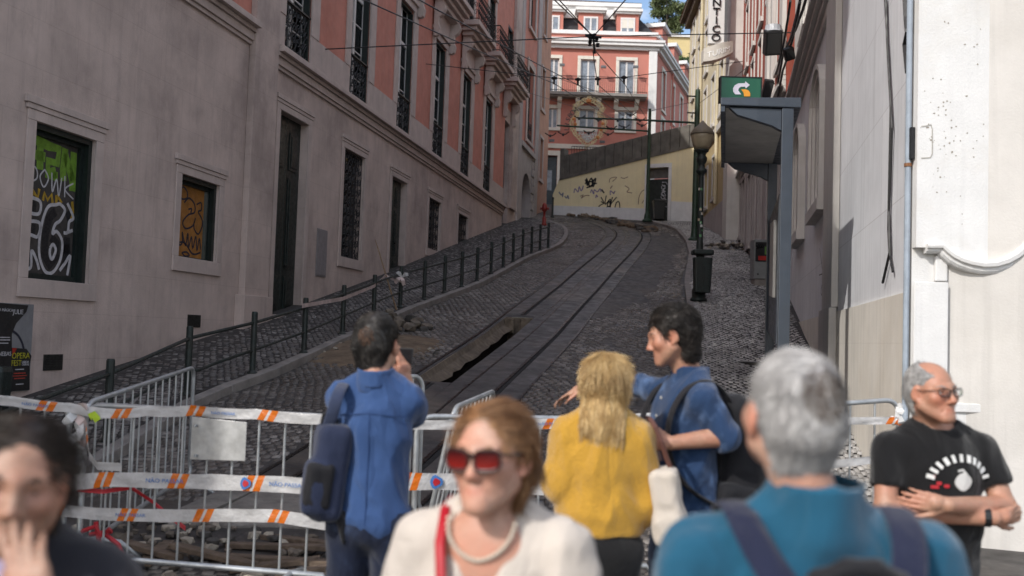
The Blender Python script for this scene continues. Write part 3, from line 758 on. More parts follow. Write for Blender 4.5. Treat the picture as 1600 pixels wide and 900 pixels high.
m_gstone = M('grey lime-washed stone', (.40,.36,.35), .85, .1, 1.5, .25, 50, streak=.4, stain=(.24,.21,.2), stain_amt=.5)
mb.build('wall', m_gstone, b2)
sp = MB(); sp.prism(arch, lambda p, q, dd: FL(p, dd, q), -.021, -.4); sp.build('arch', m_gstone, b2)
dd_ = MB(); fbox(dd_, FL, 46.302, 48.598, -.5, -.45, 5.5, 9.7); dd_.build('door', M('grey metal door', (.16,.155,.16), .6, .1, 4), b2)
mb = MB(); wall_sheet(mb, FL, UE+.002, 50.2, 10.9, 21.0, h2, .26, -.02); mb.add([FL(50.2,-.02,10.9), FL(50.2,-12,10.9), FL(50.2,-12,21.0), FL(50.2,-.02,21.0)], [(0,1,2,3)])
mb.build('upper_wall', m_salmon, b2)
for i, h in enumerate(h2): simple_window(FL, *h, b2, m_dkgreen, trim=m_trim, twd=.32, guard=(i < 1), seed=i)
q = MB(); fbox(q, FL, 49.3, 50.25, -.018, .06, 5.2, 20.8); fbox(q, FL, 44.8, 45.5, -.018, .06, 5.2, 20.8); fbox(q, FL, 45.5, 49.3, -.018, .12, 10.7, 10.95)
for k in range(12): fbox(q, FL, 48.72, 49.28, -.018, .02+.03*(k % 2), 6.0+k*.42, 6.36+k*.42)
q.build('quoins', m_gstone, b2, bevel=.01)
rf = MB(); fbox(rf, FL, UE, 50.5, -12, .4, 21.0, 21.4); rf.build('roof', m_roof, b2)
h_ = MB(); fbox(h_, FL, 45.55, 46.1, -.018, .3, 6.7, 6.95); h_.build('ledge', m_trim, b2)
F3 = Frame(-9.2, .205, 1)
b3 = thing('far_side_house', F3(55, 0, gz(54)), 'peach coloured house end glimpsed past the corner house', 'building')
mb = MB(); h3 = [(51.9+2.1*k, 52.8+2.1*k, z, z+2.2) for k in range(1) for z in (10.2, 14.0, 18.0)]
wall_sheet(mb, F3, 51.4, 54.6, 6, 22, h3); mb.add([F3(54.6,0,6), F3(54.6,-6,6), F3(54.6,-6,22), F3(54.6,0,22)], [(0,1,2,3)]); mb.add([F3(51.4,0,6), F3(51.4,-10,6), F3(51.4,-6,22), F3(51.4,0,22)], [(0,1,2,3)])
mb.build('wall', M('peach stucco', (.48,.27,.19), .9, .1, 2, .2, 60, streak=.25), b3)
for i, h in enumerate(h3): simple_window(F3, *h, b3, m_dkgreen, trim=m_trim, twd=.14)
rf = MB(); fbox(rf, F3, 51.3, 54.8, -6, .3, 22, 22.35); rf.build('roof', m_trim, b3)

# ------------------------------------------------------------------ right-hand facades
RTH = -math.atan(.222)
m_greywall = M('blue grey lime wash', (.72,.73,.755), .85, .06, 1.5, .2, 60, streak=.38, stain=(.60,.61,.635), stain_amt=.5, joint=(1.25,1.05,.5))
m_plinth = M('cream limestone plinth', (.74,.70,.63), .8, .07, 1.4, .25, 50, streak=.42, stain=(.60,.52,.40), stain_amt=.5, joint=(1.6,.9,.14))
m_offwhite = M('weathered white stone', (.60,.575,.54), .82, .06, 2, .2, 50, streak=.32, stain=(.42,.39,.34), stain_amt=.35)
FA = Frame(1.62, .222, -1)
bA = thing('lime_washed_building', FA(14, 0, gz(13.6)), 'blue grey lime-washed building with cream stone plinth and arched windows right', 'building')
AU0, AU1 = 8.66, 24.4; PZ = 2.25
holesA = [(16.25,17.35,4.5,6.15),(20.75,21.85,4.5,6.15)]
mb = MB(); wall_sheet(mb, FA, AU0, AU1, PZ, 7.4, holesA, .35); mb.build('wall', m_greywall, bA)
mb = MB(); mb.add([FA(AU0,.03,-1), FA(AU1,.03,-1), FA(AU1,.03,PZ+0.0), FA(AU0,.03,PZ), FA(AU0,0,PZ), FA(AU1,0,PZ)], [(0,1,2,3),(3,2,5,4)])
mb.build('plinth', m_plinth, bA)
hi = [(10.3+3.45*k, 11.5+3.45*k, z, z+2.6) for k in range(4) for z in (8.7,)]
mb = MB(); wall_sheet(mb, FA, AU0, AU1, 7.4, 12.2, hi, .3); mb.add([FA(AU0,0,-1), FA(AU0,-10,-1), FA(AU0,-10,12.2), FA(AU0,0,12.2)], [(0,1,2,3)]); mb.add([FA(AU1,0,-1), FA(AU1,-10,-1), FA(AU1,-10,12.2), FA(AU1,0,12.2)], [(0,1,2,3)])
mb.build('upper_wall', m_offwhite, bA)
for h in hi: simple_window(FA, *h, bA, m_dkgreen, trim=m_offwhite, twd=.22)
mb = MB()
for w, z0, z1 in ((.06,7.15,7.3),(.12,7.302,7.42),(.2,7.422,7.52),(.28,7.522,7.62),(.1,7.622,8.1)): fbox(mb, FA, AU0+.0, AU1, .002, w, z0, z1)
mb.build('cornice', m_offwhite, bA, bevel=.008)
mb = MB(); fbox(mb, FA, 14.0, 15.35, .004, .10, PZ+.06, 7.14); fbox(mb, FA, 13.9, 15.4, .032, .14, .8, PZ+.055); mb.build('pilaster', m_offwhite, bA, bevel=.012)
rf = MB(); fbox(rf, FA, AU0, AU1, -10, .4, 12.2, 12.6); rf.build('roof', m_roof, bA)
def arched(F, a, b, c, d, parent):
    """arched stone frame, in the photo with a pointed-looking moulded head"""
    mu = (a+b)/2; hw = (b-a)/2; fr = MB()
    def arc(r0, z0, n=12): return [(mu-r0*math.cos(t), z0+r0*.62*math.sin(t)) for t in np.linspace(0, math.pi, n)]
    for (k0, k1, w) in ((0.0,.22,.05),(.222,.40,.10),(.402,.52,.15)):
        o1 = [(a-k1,c-.35)]+arc(hw+k1, d-.25)+[(b+k1,c-.35)]; i1 = [(a-k0,c-.35)]+arc(hw+k0, d-.25)+[(b+k0,c-.35)]
        n = len(o1); vs = [F(p,w,q) for p, q in o1]+[F(p,w,q) for p, q in i1]+[F(p,.002,q) for p, q in o1]+[F(p,-.2 if k0 == 0 else .002,q) for p, q in i1]
        fs = []
        for i in range(n-1): fs += [(i,i+1,n+i+1,n+i),(i,2*n+i,2*n+i+1,i+1),(n+i,n+i+1,3*n+i+1,3*n+i)]
        fr.add(vs, fs)
    fbox(fr, F, a-.56, b+.56, .003, .17, c-.55, c-.352)
    o = fr.build('window', m_offwhite, parent)
    gl = MB(); gl.prism([(a,c-.35)]+arc(hw, d-.25)+[(b,c-.35)], lambda p, q, dd: F(p, dd, q), -.24, -.2); gl.build('pane', m_glass, o)
    g = MB()
    for k in range(1, 6): u = a+(b-a)*k/6; g.tube([F(u,-.1,c-.33), F(u,-.1,d+.1)], .012, 5)
    for z in (c, c+.6, c+1.2): g.tube([F(a,-.1,z), F(b,-.1,z)], .010, 5)
    g.build('bars', m_iron, o)
for h in holesA: arched(FA, *h, bA)

g = MB(); pA = lambda u, v: FA.px(u, v)
for pts in ([(1284,388),(1288,420),(1292,452),(1295,470)],[(1292,385),(1290,430),(1286,458),(1294,466)],[(1283,430),(1296,425)],[(1296,440),(1293,455),(1299,470)]): stroke(g, lambda a, b, d: FA(a, .03+d, b), [pA(*p) for p in pts], .018, .002)
g.build('scratched_scrawl', M('faint grey scrawl', (.17,.16,.15), .8), bA)
# white block that faces the square, with a carved moulding
XW, YW = 3.50, 8.40
m_whiteblk = M('bright weathered white stucco', (.70,.697,.685), .85, .05, 1.8, .25, 55, streak=.2, stain=(.55,.49,.39), stain_amt=.6)
bW = thing('white_corner_building', (6.5, YW, 0), 'bright white sunlit corner building with a curved carved moulding', 'building')
FW_ = lambda u, w, z: Vector((u, YW-w, z))
xb_ = 1.62+.222*16+.35
mb = MB(); mb.hexa([(XW,YW,-1),(16,YW,-1),(16,16,-1),(xb_,16,-1),(XW,YW,9),(16,YW,9),(16,16,9),(xb_,16,9)]); mb.build('wall', m_whiteblk, bW)
mb = MB(); mb.box(XW+.0, 16, .002, .05, -1, 1.30, FW_); mb.box(XW, 16, .052, .075, 1.22, 1.298, FW_); mb.build('plinth', m_whiteblk, bW, bevel=.008)
# moulding: short straight lip, then a hanging curve
def pxw(u, v): p = at(u, v, YW); return (p.x, p.z)
path = [pxw(1440,388), pxw(1463,388), pxw(1470,395), pxw(1480,403), pxw(1492,409), pxw(1508,414), pxw(1526,417), pxw(1545,416), pxw(1562,411), pxw(1578,402), pxw(1590,392), pxw(1600,380), pxw(1612,372), pxw(1640,370), pxw(1700,370)]
SL = .085
poly = [(XW,9),(XW,path[0][1])]+path+[(16,path[-1][1]),(16,9)]
mb = MB(); mb.prism(poly, lambda a, b, d: FW_(a, d, b), .003, SL); mb.build('upper_slab', m_whiteblk, bW)
mb = MB()
prof = [(SL-.06,.03),(SL+.045,.03),(SL+.055,.012),(SL+.05,-.006),(SL+.025,-.014),(SL+.022,-.030),(SL+.004,-.045),(SL-.06,-.05)]
vs = []; fs = []
pth = path+[(16,path[-1][1])]
for i, (x, z) in enumerate(pth):
    x0, z0 = pth[max(0, i-1)]; x1, z1 = pth[min(len(pth)-1, i+1)]; d = Vector((x1-x0, z1-z0)).normalized(); nn = Vector((-d.y, d.x))
    kk = 1.0+.9*min(1, i/10)
    for w, o in prof: vs.append(FW_(x+nn.x*o*kk, w*(1+.25*(kk-1)) if w > 0 else w, z+nn.y*o*kk))
m_ = len(prof)
for i in range(len(pth)-1):
    for k in range(m_): fs.append((i*m_+k, i*m_+(k+1) % m_, (i+1)*m_+(k+1) % m_, (i+1)*m_+k))
fs += [tuple(range(m_)), tuple((len(pth)-1)*m_+k for k in reversed(range(m_)))]
mb.add(vs, fs); mb.build('moulding', m_whiteblk, bW)
mb = MB(); mb.box(pxw(1424,440)[0], pxw(1477,440)[0], .052, .066, 1.302, pxw(1450,441)[1], FW_); mb.build('pilaster', m_whiteblk, bW, bevel=.012)
mb = MB(); mb.box(pxw(1458,440)[0], pxw(1477,440)[0], .003, .05, pxw(1450,440)[1]+.002, pxw(1450,400)[1], FW_); mb.build('pilaster', m_whiteblk, bW, bevel=.012)
mb = MB(); za = pxw(1520,545)[1]; mb.box(pxw(1478,545)[0], 16, .002, .008, za-.012, za, FW_); mb.build('stone_joint', M('dirty joint', (.34,.29,.22), .9), bW)
m_stain = M('rain stained plaster', (.47,.41,.31), .9, .2, 6)
m_crack = M('plaster crack', (.30,.27,.22), .9)
mb = MB()
stroke(mb, lambda a, b, d: FW_(a, SL+d, b), [pxw(*p) for p in ((1433,201),(1441,200),(1448,198),(1450,206),(1450,225),(1450,243),(1447,249),(1433,250))], .009, .002, False); mb.build('patch_outline', M('plaster joint', (.42,.40,.36), .9), bW)
for k in range(80):
    rr = random.Random(k+60); u, v = (rr.gauss(1462,16), rr.gauss(200,60)) if k % 2 else (rr.uniform(1436,1598), rr.uniform(5,370)); u = max(1432, u); v = min(v, 372); x, z = pxw(u, v); r0 = rr.uniform(.003,.009); mb = MB()
    mb.prism([(x+r0*math.cos(t)*rr.uniform(.5,1.4), z+r0*math.sin(t)*rr.uniform(.5,1.3)) for t in np.linspace(0, 6.283, 8)[:-1]], lambda a, b, d: FW_(a, d, b), SL+.001, SL+.0025); mb.build('chip', m_crack, bW)
# downpipe in the corner
P = Vector((XW-.035, YW+.02, 0)); m_pipe = M('blue grey zinc pipe', (.30,.35,.41), .6, .15, 5)
dp = thing('downpipe', (P.x, P.y, .1), 'slim blue grey downpipe in the corner beside the white building', 'drainpipe')
mb = MB(); mb.tube([P+Vector((0,0,.12)), P+Vector((0,0,9))], .026, 10); mb.build('pipe', m_pipe, dp)
m_rust = M('rusty clamp', (.2,.09,.04), .8)
for z in (3.36, 5.2): mb = MB(); mb.lathe([(0,z),(.034,z),(.034,z+.03),(0,z+.03)], P, 10); mb.build('clamp', m_rust, dp)
mb = MB(); mb.box(P.x-.005, P.x+.03, P.y-.07, P.y-.03, 3.42, 3.70); mb.build('junction_box', m_iron, dp)

# red house with white pilasters
A2 = 6.32-.155*21; FB = Frame(A2, .155, -1)
m_red = M('brick red stucco', (.30,.065,.040), .9, .12, 1.6, .25, 60, streak=.3, stain=(.2,.05,.035), stain_amt=.4)
bB = thing('red_house', FB(32, 0, gz(31)), 'brick red house with white pilasters above a grey ground floor', 'building')
BU0, BU1 = 24.45, 38.9; BZ = 8.45
lowB = [(37.4,38.0,5.9,8.0),(35.9,36.9,4.9,7.9),(33.6,34.5,5.2,7.7),(31.9,32.6,5.2,7.7),(29.9,30.8,4.8,7.5),(27.4,28.3,4.6,7.4),(25.2,26.0,4.6,7.4)]
mb = MB(); wall_sheet(mb, FB, BU0, BU1, 1.5, BZ, lowB, .3); mb.build('ground_floor_wall', m_gstone, bB)
upB = [(25.5+2.55*k, 26.5+2.55*k, z, z+2.3) for k in range(5) for z in (9.3, 12.2, 15.0)]
mb = MB(); wall_sheet(mb, FB, BU0, BU1, BZ, 18, upB, .12); mb.add([FB(BU0,0,0), FB(BU0,-9,0), FB(BU0,-9,18), FB(BU0,0,18)], [(0,1,2,3)]); mb.add([FB(BU1,0,0), FB(BU1,-9,0), FB(BU1,-9,18), FB(BU1,0,18)], [(0,1,2,3)]); mb.build('wall', m_red, bB)
for h in lowB:
    simple_window(FB, *h, bB, m_dkgreen, trim=m_gstone, twd=.16)
for h in upB: simple_window(FB, *h, bB, m_white, depth=.10, trim=m_offwhite, twd=.14)
mb = MB()
for w, z0, z1 in ((.08,8.2,8.34),(.2,8.342,8.5),(.12,8.502,8.62)): fbox(mb, FB, BU0, BU1, .004, w, z0, z1)
mb.build('cornice', m_offwhite, bB, bevel=.01); mb = MB(); fbox(mb, FB, BU0, BU1+.1, .004, .5, 17.7, 18.3); mb.build('eaves', m_offwhite, bB, bevel=.01)
for (a, b) in ((24.5,25.2),(26.9,27.3),(28.0,28.6)):
    mb = MB(); fbox(mb, FB, a, b, .006, .12, BZ+.2, 17.68); mb.build('pilaster', m_offwhite, bB, bevel=.01)

# cream hotel further up
FC = Frame(6.22, .06, -1)
m_cream = M('pale cream stucco', (.60,.53,.37), .88, .06, 1.5, .2, 60, streak=.25, stain=(.46,.39,.27), stain_amt=.4)
m_creamlow = M('ochre cream stucco', (.50,.39,.20), .88, .08, 1.5, .2, 60, streak=.25, stain=(.42,.35,.25), stain_amt=.5)
bC = thing('cream_hotel', FC(45, 0, gz(45)), 'tall cream hotel building with ochre ground floor at the top of the street', 'building')
CU0, CU1 = 38.15, 52.2
lowC = [(41.35,42.4,8.1,9.9),(43.95,44.95,8.0,9.75),(49.0,50.0,8.3,9.5)]
mb = MB(); wall_sheet(mb, FC, CU0+1.0, CU1, 3.5, 11.0, lowC, .25); mb.build('ground_floor_wall', m_creamlow, bC)
mb = MB(); fbox(mb, FC, CU0+1.0, CU1, .003, .05, 3.5, 7.6); mb.build('plinth', m_gstone, bC)
upC = [(39.9+2.45*k, 40.8+2.45*k, z, z+h) for k in range(5) for z, h in ((11.5, 2.2), (14.6, 2.0), (17.2, 1.5))]
mb = MB(); wall_sheet(mb, FC, CU0+1.0, CU1, 11.0, 19.3, upC, .25)
mb.add([FC(CU1,0,3), FC(CU1,-9,3), FC(CU1,-9,19.3), FC(CU1,0,19.3)], [(0,1,2,3)])
mb.build('wall', m_cream, bC)
mb = MB(); fbox(mb, FC, CU0, CU0+1.0, -9, .06, 3.5, 19.3); mb.build('corner_pier', m_offwhite, bC)
for h in lowC+upC: simple_window(FC, *h, bC, m_dkgreen if h in lowC else m_white, depth=.15, trim=m_offwhite, twd=.13)
mb = MB(); fbox(mb, FC, CU0+1.0, CU1, .003, .14, 10.75, 11.05); mb.build('string_course', m_offwhite, bC)
mb = MB(); fbox(mb, FC, CU0-.1, CU1+.2, -9, .55, 19.3, 19.45); fbox(mb, FC, CU0, CU1, .0, .3, 18.95, 19.298); mb.build('eaves', M('weathered wood eaves', (.12,.09,.06), .9), bC)
mb = MB(); mb.add([FC(CU0-.1,.6,19.45), FC(CU1+.2,.6,19.45), FC(CU1+.2,-4,21.4), FC(CU0-.1,-4,21.4), FC(CU0-.1,-9,19.45), FC(CU1+.2,-9,19.45)], [(0,1,2,3),(3,2,5,4),(0,3,4),(1,5,2),(0,4,5,1)]); mb.build('roof', m_roof, bC)
for u in (41.0, 46.6):
    mb = MB(); mb.tube([FC(u,.10,7.7), FC(u,.10,18.9)], .07, 8); mb.build('downpipe', m_cream, bC)

# hotel signs on the corner pier
m_signw = M('white sign panel', (.72,.72,.70), .4, .04, 3); m_black = M('black letter', (.012,.012,.013), .4); m_sidegrey = M('grey sign side', (.12,.125,.13), .5)
YS = 37.6; FS = lambda u, w, z: Vector((u, YS-w, z))
zb = at(1122, 68, YS).z; x0, x1 = at(1108, 40, YS).x, at(1132, 40, YS).x
hs = thing('hotel_sign', ((x0+x1)/2, YS, zb), 'tall white vertical hotel sign with stacked black letters', 'sign')
mb = MB(); mb.box(x0, x1, -.3, 0, zb, zb+4.6, FS); mb.build('panel', m_signw, hs, bevel=.01)
mb = MB(); mb.box(x1+.004, x1+.12, -.34, .02, zb, zb+4.6, FS); mb.build('side_strip', m_sidegrey, hs)
xc = (x0+x1)/2; mb = MB(); step = (at(1122,44,YS).z-at(1122,60,YS).z)
zc = at(1122, 60, YS).z
for k, ch in enumerate('OCITN A'.replace(' ', '')): add_text(mb, ch, .40, lambda x, y, d, k=k: FS(xc-.03+x, .03+d, zc+k*step*.86+y), .06, 1.25)
mb.build('lettering', m_black, hs)
p0 = at(1099, 96, YS-.4); p1 = at(1145, 84, YS-.4); zt0 = at(1100, 76, YS-.4).z; zt1 = at(1145, 64, YS-.4).z
an = thing('entrance_canopy', ((p0.x+p1.x)/2, YS-.4, p0.z), 'pale curved canopy with white TURIM lettering under the vertical hotel sign', 'canopy')
mb = MB(); n = 14; vs = []; fs = []
def cp(t, k, off=0):   # k 0 bottom, 1 top
    x = p0.x+(p1.x-p0.x)*t; b = p0.z+(p1.z-p0.z)*t-.13*math.sin(math.pi*t)*(1-t*.3)+.06*t*t; tp = zt0+(zt1-zt0)*t
    return Vector((x, YS-.4-.22*math.sin(math.pi*t)-off, b+(tp-b)*k))
for i in range(n+1):
    t = i/n; vs += [cp(t,0), cp(t,1), cp(t,1)+Vector((0,.5,.0)), cp(t,0)+Vector((0,.5,0))]
for i in range(n):
    for k in range(4): fs.append((i*4+k, i*4+(k+1) % 4, i*4+4+(k+1) % 4, i*4+4+k))
fs += [(0,1,2,3), tuple(4*n+k for k in range(4))]
mb.add(vs, fs); mb.build('hood', M('pale canvas', (.55,.52,.46), .7, .05), an)
mb = MB(); add_text(mb, 'TURIM', .33, lambda x, y, d: cp(.5+x/(p1.x-p0.x), .42+y/.62, .012+d), .01, .95); mb.build('lettering', M('white letter', (.85,.85,.83), .5), an)

# ------------------------------------------------------------------ yellow retaining wall at the bend
YW0, YW1 = Vector((2.0, 50.6, 0)), Vector((9.0, 47.05, 0))
ydir = (YW1-YW0).normalized(); yn = Vector((ydir.y, -ydir.x, 0)); 
if yn.y > 0: yn = -yn
FY = lambda u, w, z: YW0+ydir*u+yn*w+Vector((0,0,z))
def pxy(u, v):
    x, y, z = ray(u, v); t = YW0.dot(yn)/(Vector((x,y,0)).dot(yn)); p = Vector((x*t, y*t, EYE+z*t)); return (p-YW0).dot(ydir), p.z
m_yel = M('pale yellow render', (.86,.745,.47), .88, .06, 1.2, .25, 50, streak=.2, stain=(.70,.62,.44), stain_amt=.5)
m_wband = M('white washed base', (.72,.71,.70), .88, .08, 2, .2, 50, streak=.2)
m_parapet = M('lichen grey concrete', (.125,.115,.10), .95, .25, 2.5, .5, 30, streak=.4)
yw = thing('retaining_wall', FY(3.5, 0, 8), 'pale yellow retaining wall covered in scrawled graffiti below the pink building', 'wall')
u_l = pxy(874, 303)[0]; LEN = (YW1-YW0).length
top = [(0.0, pxy(866,330)[1]+.9), (u_l, pxy(887,277)[1]), (LEN, pxy(1075,224)[1])]
mb = MB(); zg = 7.2
dh = [pxy(1013,265), pxy(1043,345)]; du0, du1 = dh[0][0], dh[1][0]; dz1 = pxy(1028,262)[1]
cols = sorted([0, u_l, 2, 4, du0, du1, 7, LEN])
zt = lambda u: lerpk([(a, b) for a, b in top], u)
for a, b in zip(cols, cols[1:]):
    lo_ = dz1 if (a >= du0-.01 and b <= du1+.01) else zg
    mb.add([FY(a,0,lo_), FY(b,0,lo_), FY(b,0,zt(b)), FY(a,0,zt(a))], [(0,1,2,3)])
for (p, q) in (((du0,zg),(du0,dz1)), ((du1,zg),(du1,dz1)), ((du0,dz1),(du1,dz1))): mb.add([FY(p[0],0,p[1]), FY(q[0],0,q[1]), FY(q[0],-.35,q[1]), FY(p[0],-.35,p[1])], [(0,1,2,3)])
mb.add([FY(0,0,zg), FY(0,-1.5,zg), FY(0,-1.5,zt(0)), FY(0,0,zt(0)), FY(u_l,0,zt(u_l)), FY(u_l,-1.5,zt(u_l)), FY(LEN,0,zt(LEN)), FY(LEN,-1.5,zt(LEN))], [(0,1,2,3),(3,2,5,4),(4,5,7,6)])
mb.build('render_face', m_yel, yw)
mb = MB()
zb2 = lambda u: gz((YW0+ydir*u).y)+.12
for a, b in ((0, du0-.17), (du1+.17, LEN)):
    h0, h1 = (.36, .5) if a == 0 else (.95, .95)
    mb.hexa([FY(a,.002,zg), FY(b,.002,zg), FY(b,.03,zg), FY(a,.03,zg), FY(a,.002,zb2(a)+h0), FY(b,.002,zb2(b)+h1), FY(b,.03,zb2(b)+h1), FY(a,.03,zb2(a)+h0)])
mb.build('base_band', m_wband, yw)
mb = MB()
for a, b, c, d in ((du0-.16,du0-.002,zg,dz1),(du1+.002,du1+.16,zg,dz1),(du0-.16,du1+.16,dz1+.002,dz1+.2)): mb.box(a, b, .002, .05, c, d, FY)
ds = mb.build('door_surround', m_wband, yw)
mb = MB(); mb.box(du0+.002, du1-.002, -.3, -.24, zg, dz1-.55, FY); d_ = mb.build('door', M('dark green metal door', (.012,.018,.016), .6, .3, 3), yw)
mb = MB(); mb.box(du0+.002, du1-.002, -.26, -.2, dz1-.5, dz1-.01, FY); mb.build('shutter_box', M('grey metal shutter', (.12,.11,.10), .6, .2, 4), yw)
g = MB()
for k in range(16): 
    rr = random.Random(k); cx = du0+(du1-du0)*(.66+.1*rr.random()); cz = zb2(du0)+.5+1.35*k/16
    stroke(g, lambda x, y, d: FY(x, -.235+d, y), [(cx+rr.uniform(-.14,.14), cz+rr.uniform(-.1,.1)) for _ in range(5)], .03, .002)
g.build('graffiti', m_sp_white, d_)
# scrawls on the yellow wall (photo pixels mapped onto the wall)
def wall_scrawl(lines, w, mat, depth=.003):
    g = MB()
    for L_ in lines: stroke(g, lambda a, b, d: FY(a, d, b), [pxy(*p) for p in L_], w, depth)
    g.build('graffiti', mat, yw)
Z = lambda pts: [(840+x/6.154, 230+y/6.154) for x, y in pts]
wall_scrawl([Z(p) for p in ([(460,310),(480,370),(470,300),(500,380)],[(500,320),(520,300),(525,360),(495,370),(500,320)],[(455,350),(500,330),(540,340)],[(530,310),(535,380),(560,300),(530,340),(570,350)],[(470,390),(540,370)],[(615,405),(640,440),(625,420)])], .075, m_sp_black)
wall_scrawl([Z(p) for p in ([(580,585),(600,560),(640,540)],[(610,480),(640,540),(610,520)],[(660,465),(650,550),(700,500),(690,590),(720,480)],[(690,510),(670,560),(700,570),(690,520)],[(760,480),(700,560),(720,620)],[(720,620),(690,570),(650,590),(660,615),(685,600)],[(780,520),(790,560),(780,640),(755,660),(740,620),(755,540),(780,520)])], .055, m_sp_black)
wall_scrawl([Z(p) for p in ([(350,440),(360,400),(390,430),(400,380),(420,420),(440,370),(430,410)],[(510,440),(520,410),(540,450),(545,410),(575,430),(600,400),(610,430)],[(560,490),(565,460),(580,480)],[(700,460),(700,420),(730,440),(745,420),(730,450)])], .05, m_sp_violet)
wall_scrawl([Z(p) for p in ([(205,430),(230,460),(245,440),(240,480)],[(260,470),(280,490),(290,465),(300,500)])], .06, M('slate blue spray paint', (.16,.18,.26), .7))
wall_scrawl([Z(p) for p in ([(410,470),(440,460),(420,490),(460,465),(500,465)],[(690,340),(700,300),(760,290),(720,330)],[(800,290),(830,300),(870,285)],[(840,370),(880,400),(860,430),(910,440)],[(970,550),(975,480),(1000,430),(1025,410)],[(700,390),(720,370),(700,400)],[(1005,540),(1020,510)])], .04, m_sp_brown)
# parapet: old concrete panels with posts
pp = thing('parapet', FY(4, -.1, 11), 'lichen grey concrete parapet of upright panels on the yellow wall', 'parapet')
mb = MB(); n = 15
for i in range(n):
    a = u_l+(LEN-u_l)*i/n; b = u_l+(LEN-u_l)*(i+1)/n
    ha = 1.15-.1*i/n
    za, zb_ = zt(a), zt(b)
    mb.hexa([FY(a+.01,-.25,za+.002), FY(b-.01,-.25,zb_+.002), FY(b-.01,-.05,zb_+.002), FY(a+.01,-.05,za+.002), FY(a+.01,-.25,za+ha), FY(b-.01,-.25,zb_+ha), FY(b-.01,-.05,zb_+ha), FY(a+.01,-.05,za+ha)])
mb.build('panel', m_parapet, pp, bevel=.02)
mb = MB(); mb.hexa([FY(u_l,-.3,zt(u_l)-.14), FY(LEN,-.3,zt(LEN)-.14), FY(LEN,.06,zt(LEN)-.14), FY(u_l,.06,zt(u_l)-.14), FY(u_l,-.3,zt(u_l)), FY(LEN,-.3,zt(LEN)), FY(LEN,.06,zt(LEN)), FY(u_l,.06,zt(u_l))]); mb.build('coping', m_parapet, pp)
mb = MB(); mb.box(u_l-.02, u_l+.24, -.5, .03, zt(u_l)-.1, zt(u_l)+1.55, FY); mb.build('end_post', m_parapet, pp, bevel=.03)

# ------------------------------------------------------------------ pink building at the top
YP = 60.0; FP = lambda u, w, z: Vector((u, YP-w, z))
def pxp(u, v): p = at(u, v, YP); return p.x, p.z
m_pink = M('coral pink stucco', (.50,.195,.15), .9, .06, 1.2, .15, 60, streak=.12)
m_pinktrim = M('cream white trim', (.68,.64,.56), .8, .05, 3)
m_wht = M('white moulding', (.70,.69,.67), .7, .05, 3, streak=.15)
pk = thing('pink_building', (3, YP, 9.9), 'coral pink building with white trim and dormers at the top of the street', 'building')
PX0 = -9; PX1 = pxp(1022, 200)[0]
zc1 = pxp(930,72)[1]; z_bal = pxp(930,150)[1]; zband = pxp(860,228)[1]
wins2 = [(pxp(855,100)[0]-.02, pxp(876,100)[0]), (pxp(904,100)[0], pxp(934,100)[0]), (pxp(964,100)[0], pxp(994,100)[0])]
holesP = []
for i, (a, b) in enumerate(wins2):
    a2, b2_ = a+.14, b-.10
    holesP.append((a2, b2_, z_bal+.06, pxp(920,93)[1])); holesP.append((a2, b2_, pxp(920,202)[1], pxp(920,171)[1]))
holesP += [(wins2[0][0]-2.6+.14-2.4*k, wins2[0][0]-1.5-2.4*k, z, z2) for k in range(3) for z, z2 in ((holesP[0][2], holesP[0][3]), (holesP[1][2], holesP[1][3]))]
door = (pxp(843,240)[0], pxp(871,240)[0], 9.0, pxp(860,243)[1])
class FrameP:
    def __call__(s, u, w, z): return FP(u, w, z)
FPf = FrameP()
zdoor = door
mb = MB(); wall_sheet(mb, FPf, PX0, PX1, 8.5, zc1, holesP+[door], .3); mb.build('wall', m_pink, pk)
for i, h in enumerate(holesP): simple_window(FPf, *h, pk, m_white, depth=.12, trim=m_pinktrim, twd=.2, sill=(i % 2 == 1), pane=M('pale curtained glass', (.20,.23,.27), .25, .3, 3) if i == 0 else bpy.data.materials['pale curtained glass'])
paneled = MB(); mb = MB(); mb.box(door[0]+.002, door[1]-.002, -.28, -.22, door[2], door[3]-.6, FP); mb.box(door[0]+.002, door[1]-.002, -.28, -.22, door[3]-.57, door[3]-.002, FP); mb.box(door[0]+.002, door[1]-.002, -.30, -.20, door[3]-.598, door[3]-.572, FP); dd = mb.build('door', M('petrol blue door', (.02,.035,.045), .4, .2), pk)
mb = MB(); mb.box(door[0]+.5, door[1]-.3, -.218, -.2, door[2]+2.0, door[3]-.9, FP); mb.build('pane', bpy.data.materials['pale curtained glass'], dd)
mb = MB(); mb.box(door[1]+.002, door[1]+.34, .002, .12, 8.5, door[3]+.0, FP); mb.box(door[0]-.4, door[1]+.34, .002, .12, door[3]+.002, door[3]+.3, FP); mb.build('door_surround', m_pinktrim, pk)
mb = MB(); mb.box(PX0, PX1-.1, .002, .12, zband-.14, zband+.14, FP); mb.build('string_course', m_pinktrim, pk)
mb = MB(); mb.box(pxp(1011,200)[0], PX1+.08, .003, .16, 8.5, zc1-.25, FP); mb.build('corner_pilaster', m_wht, pk, bevel=.03)
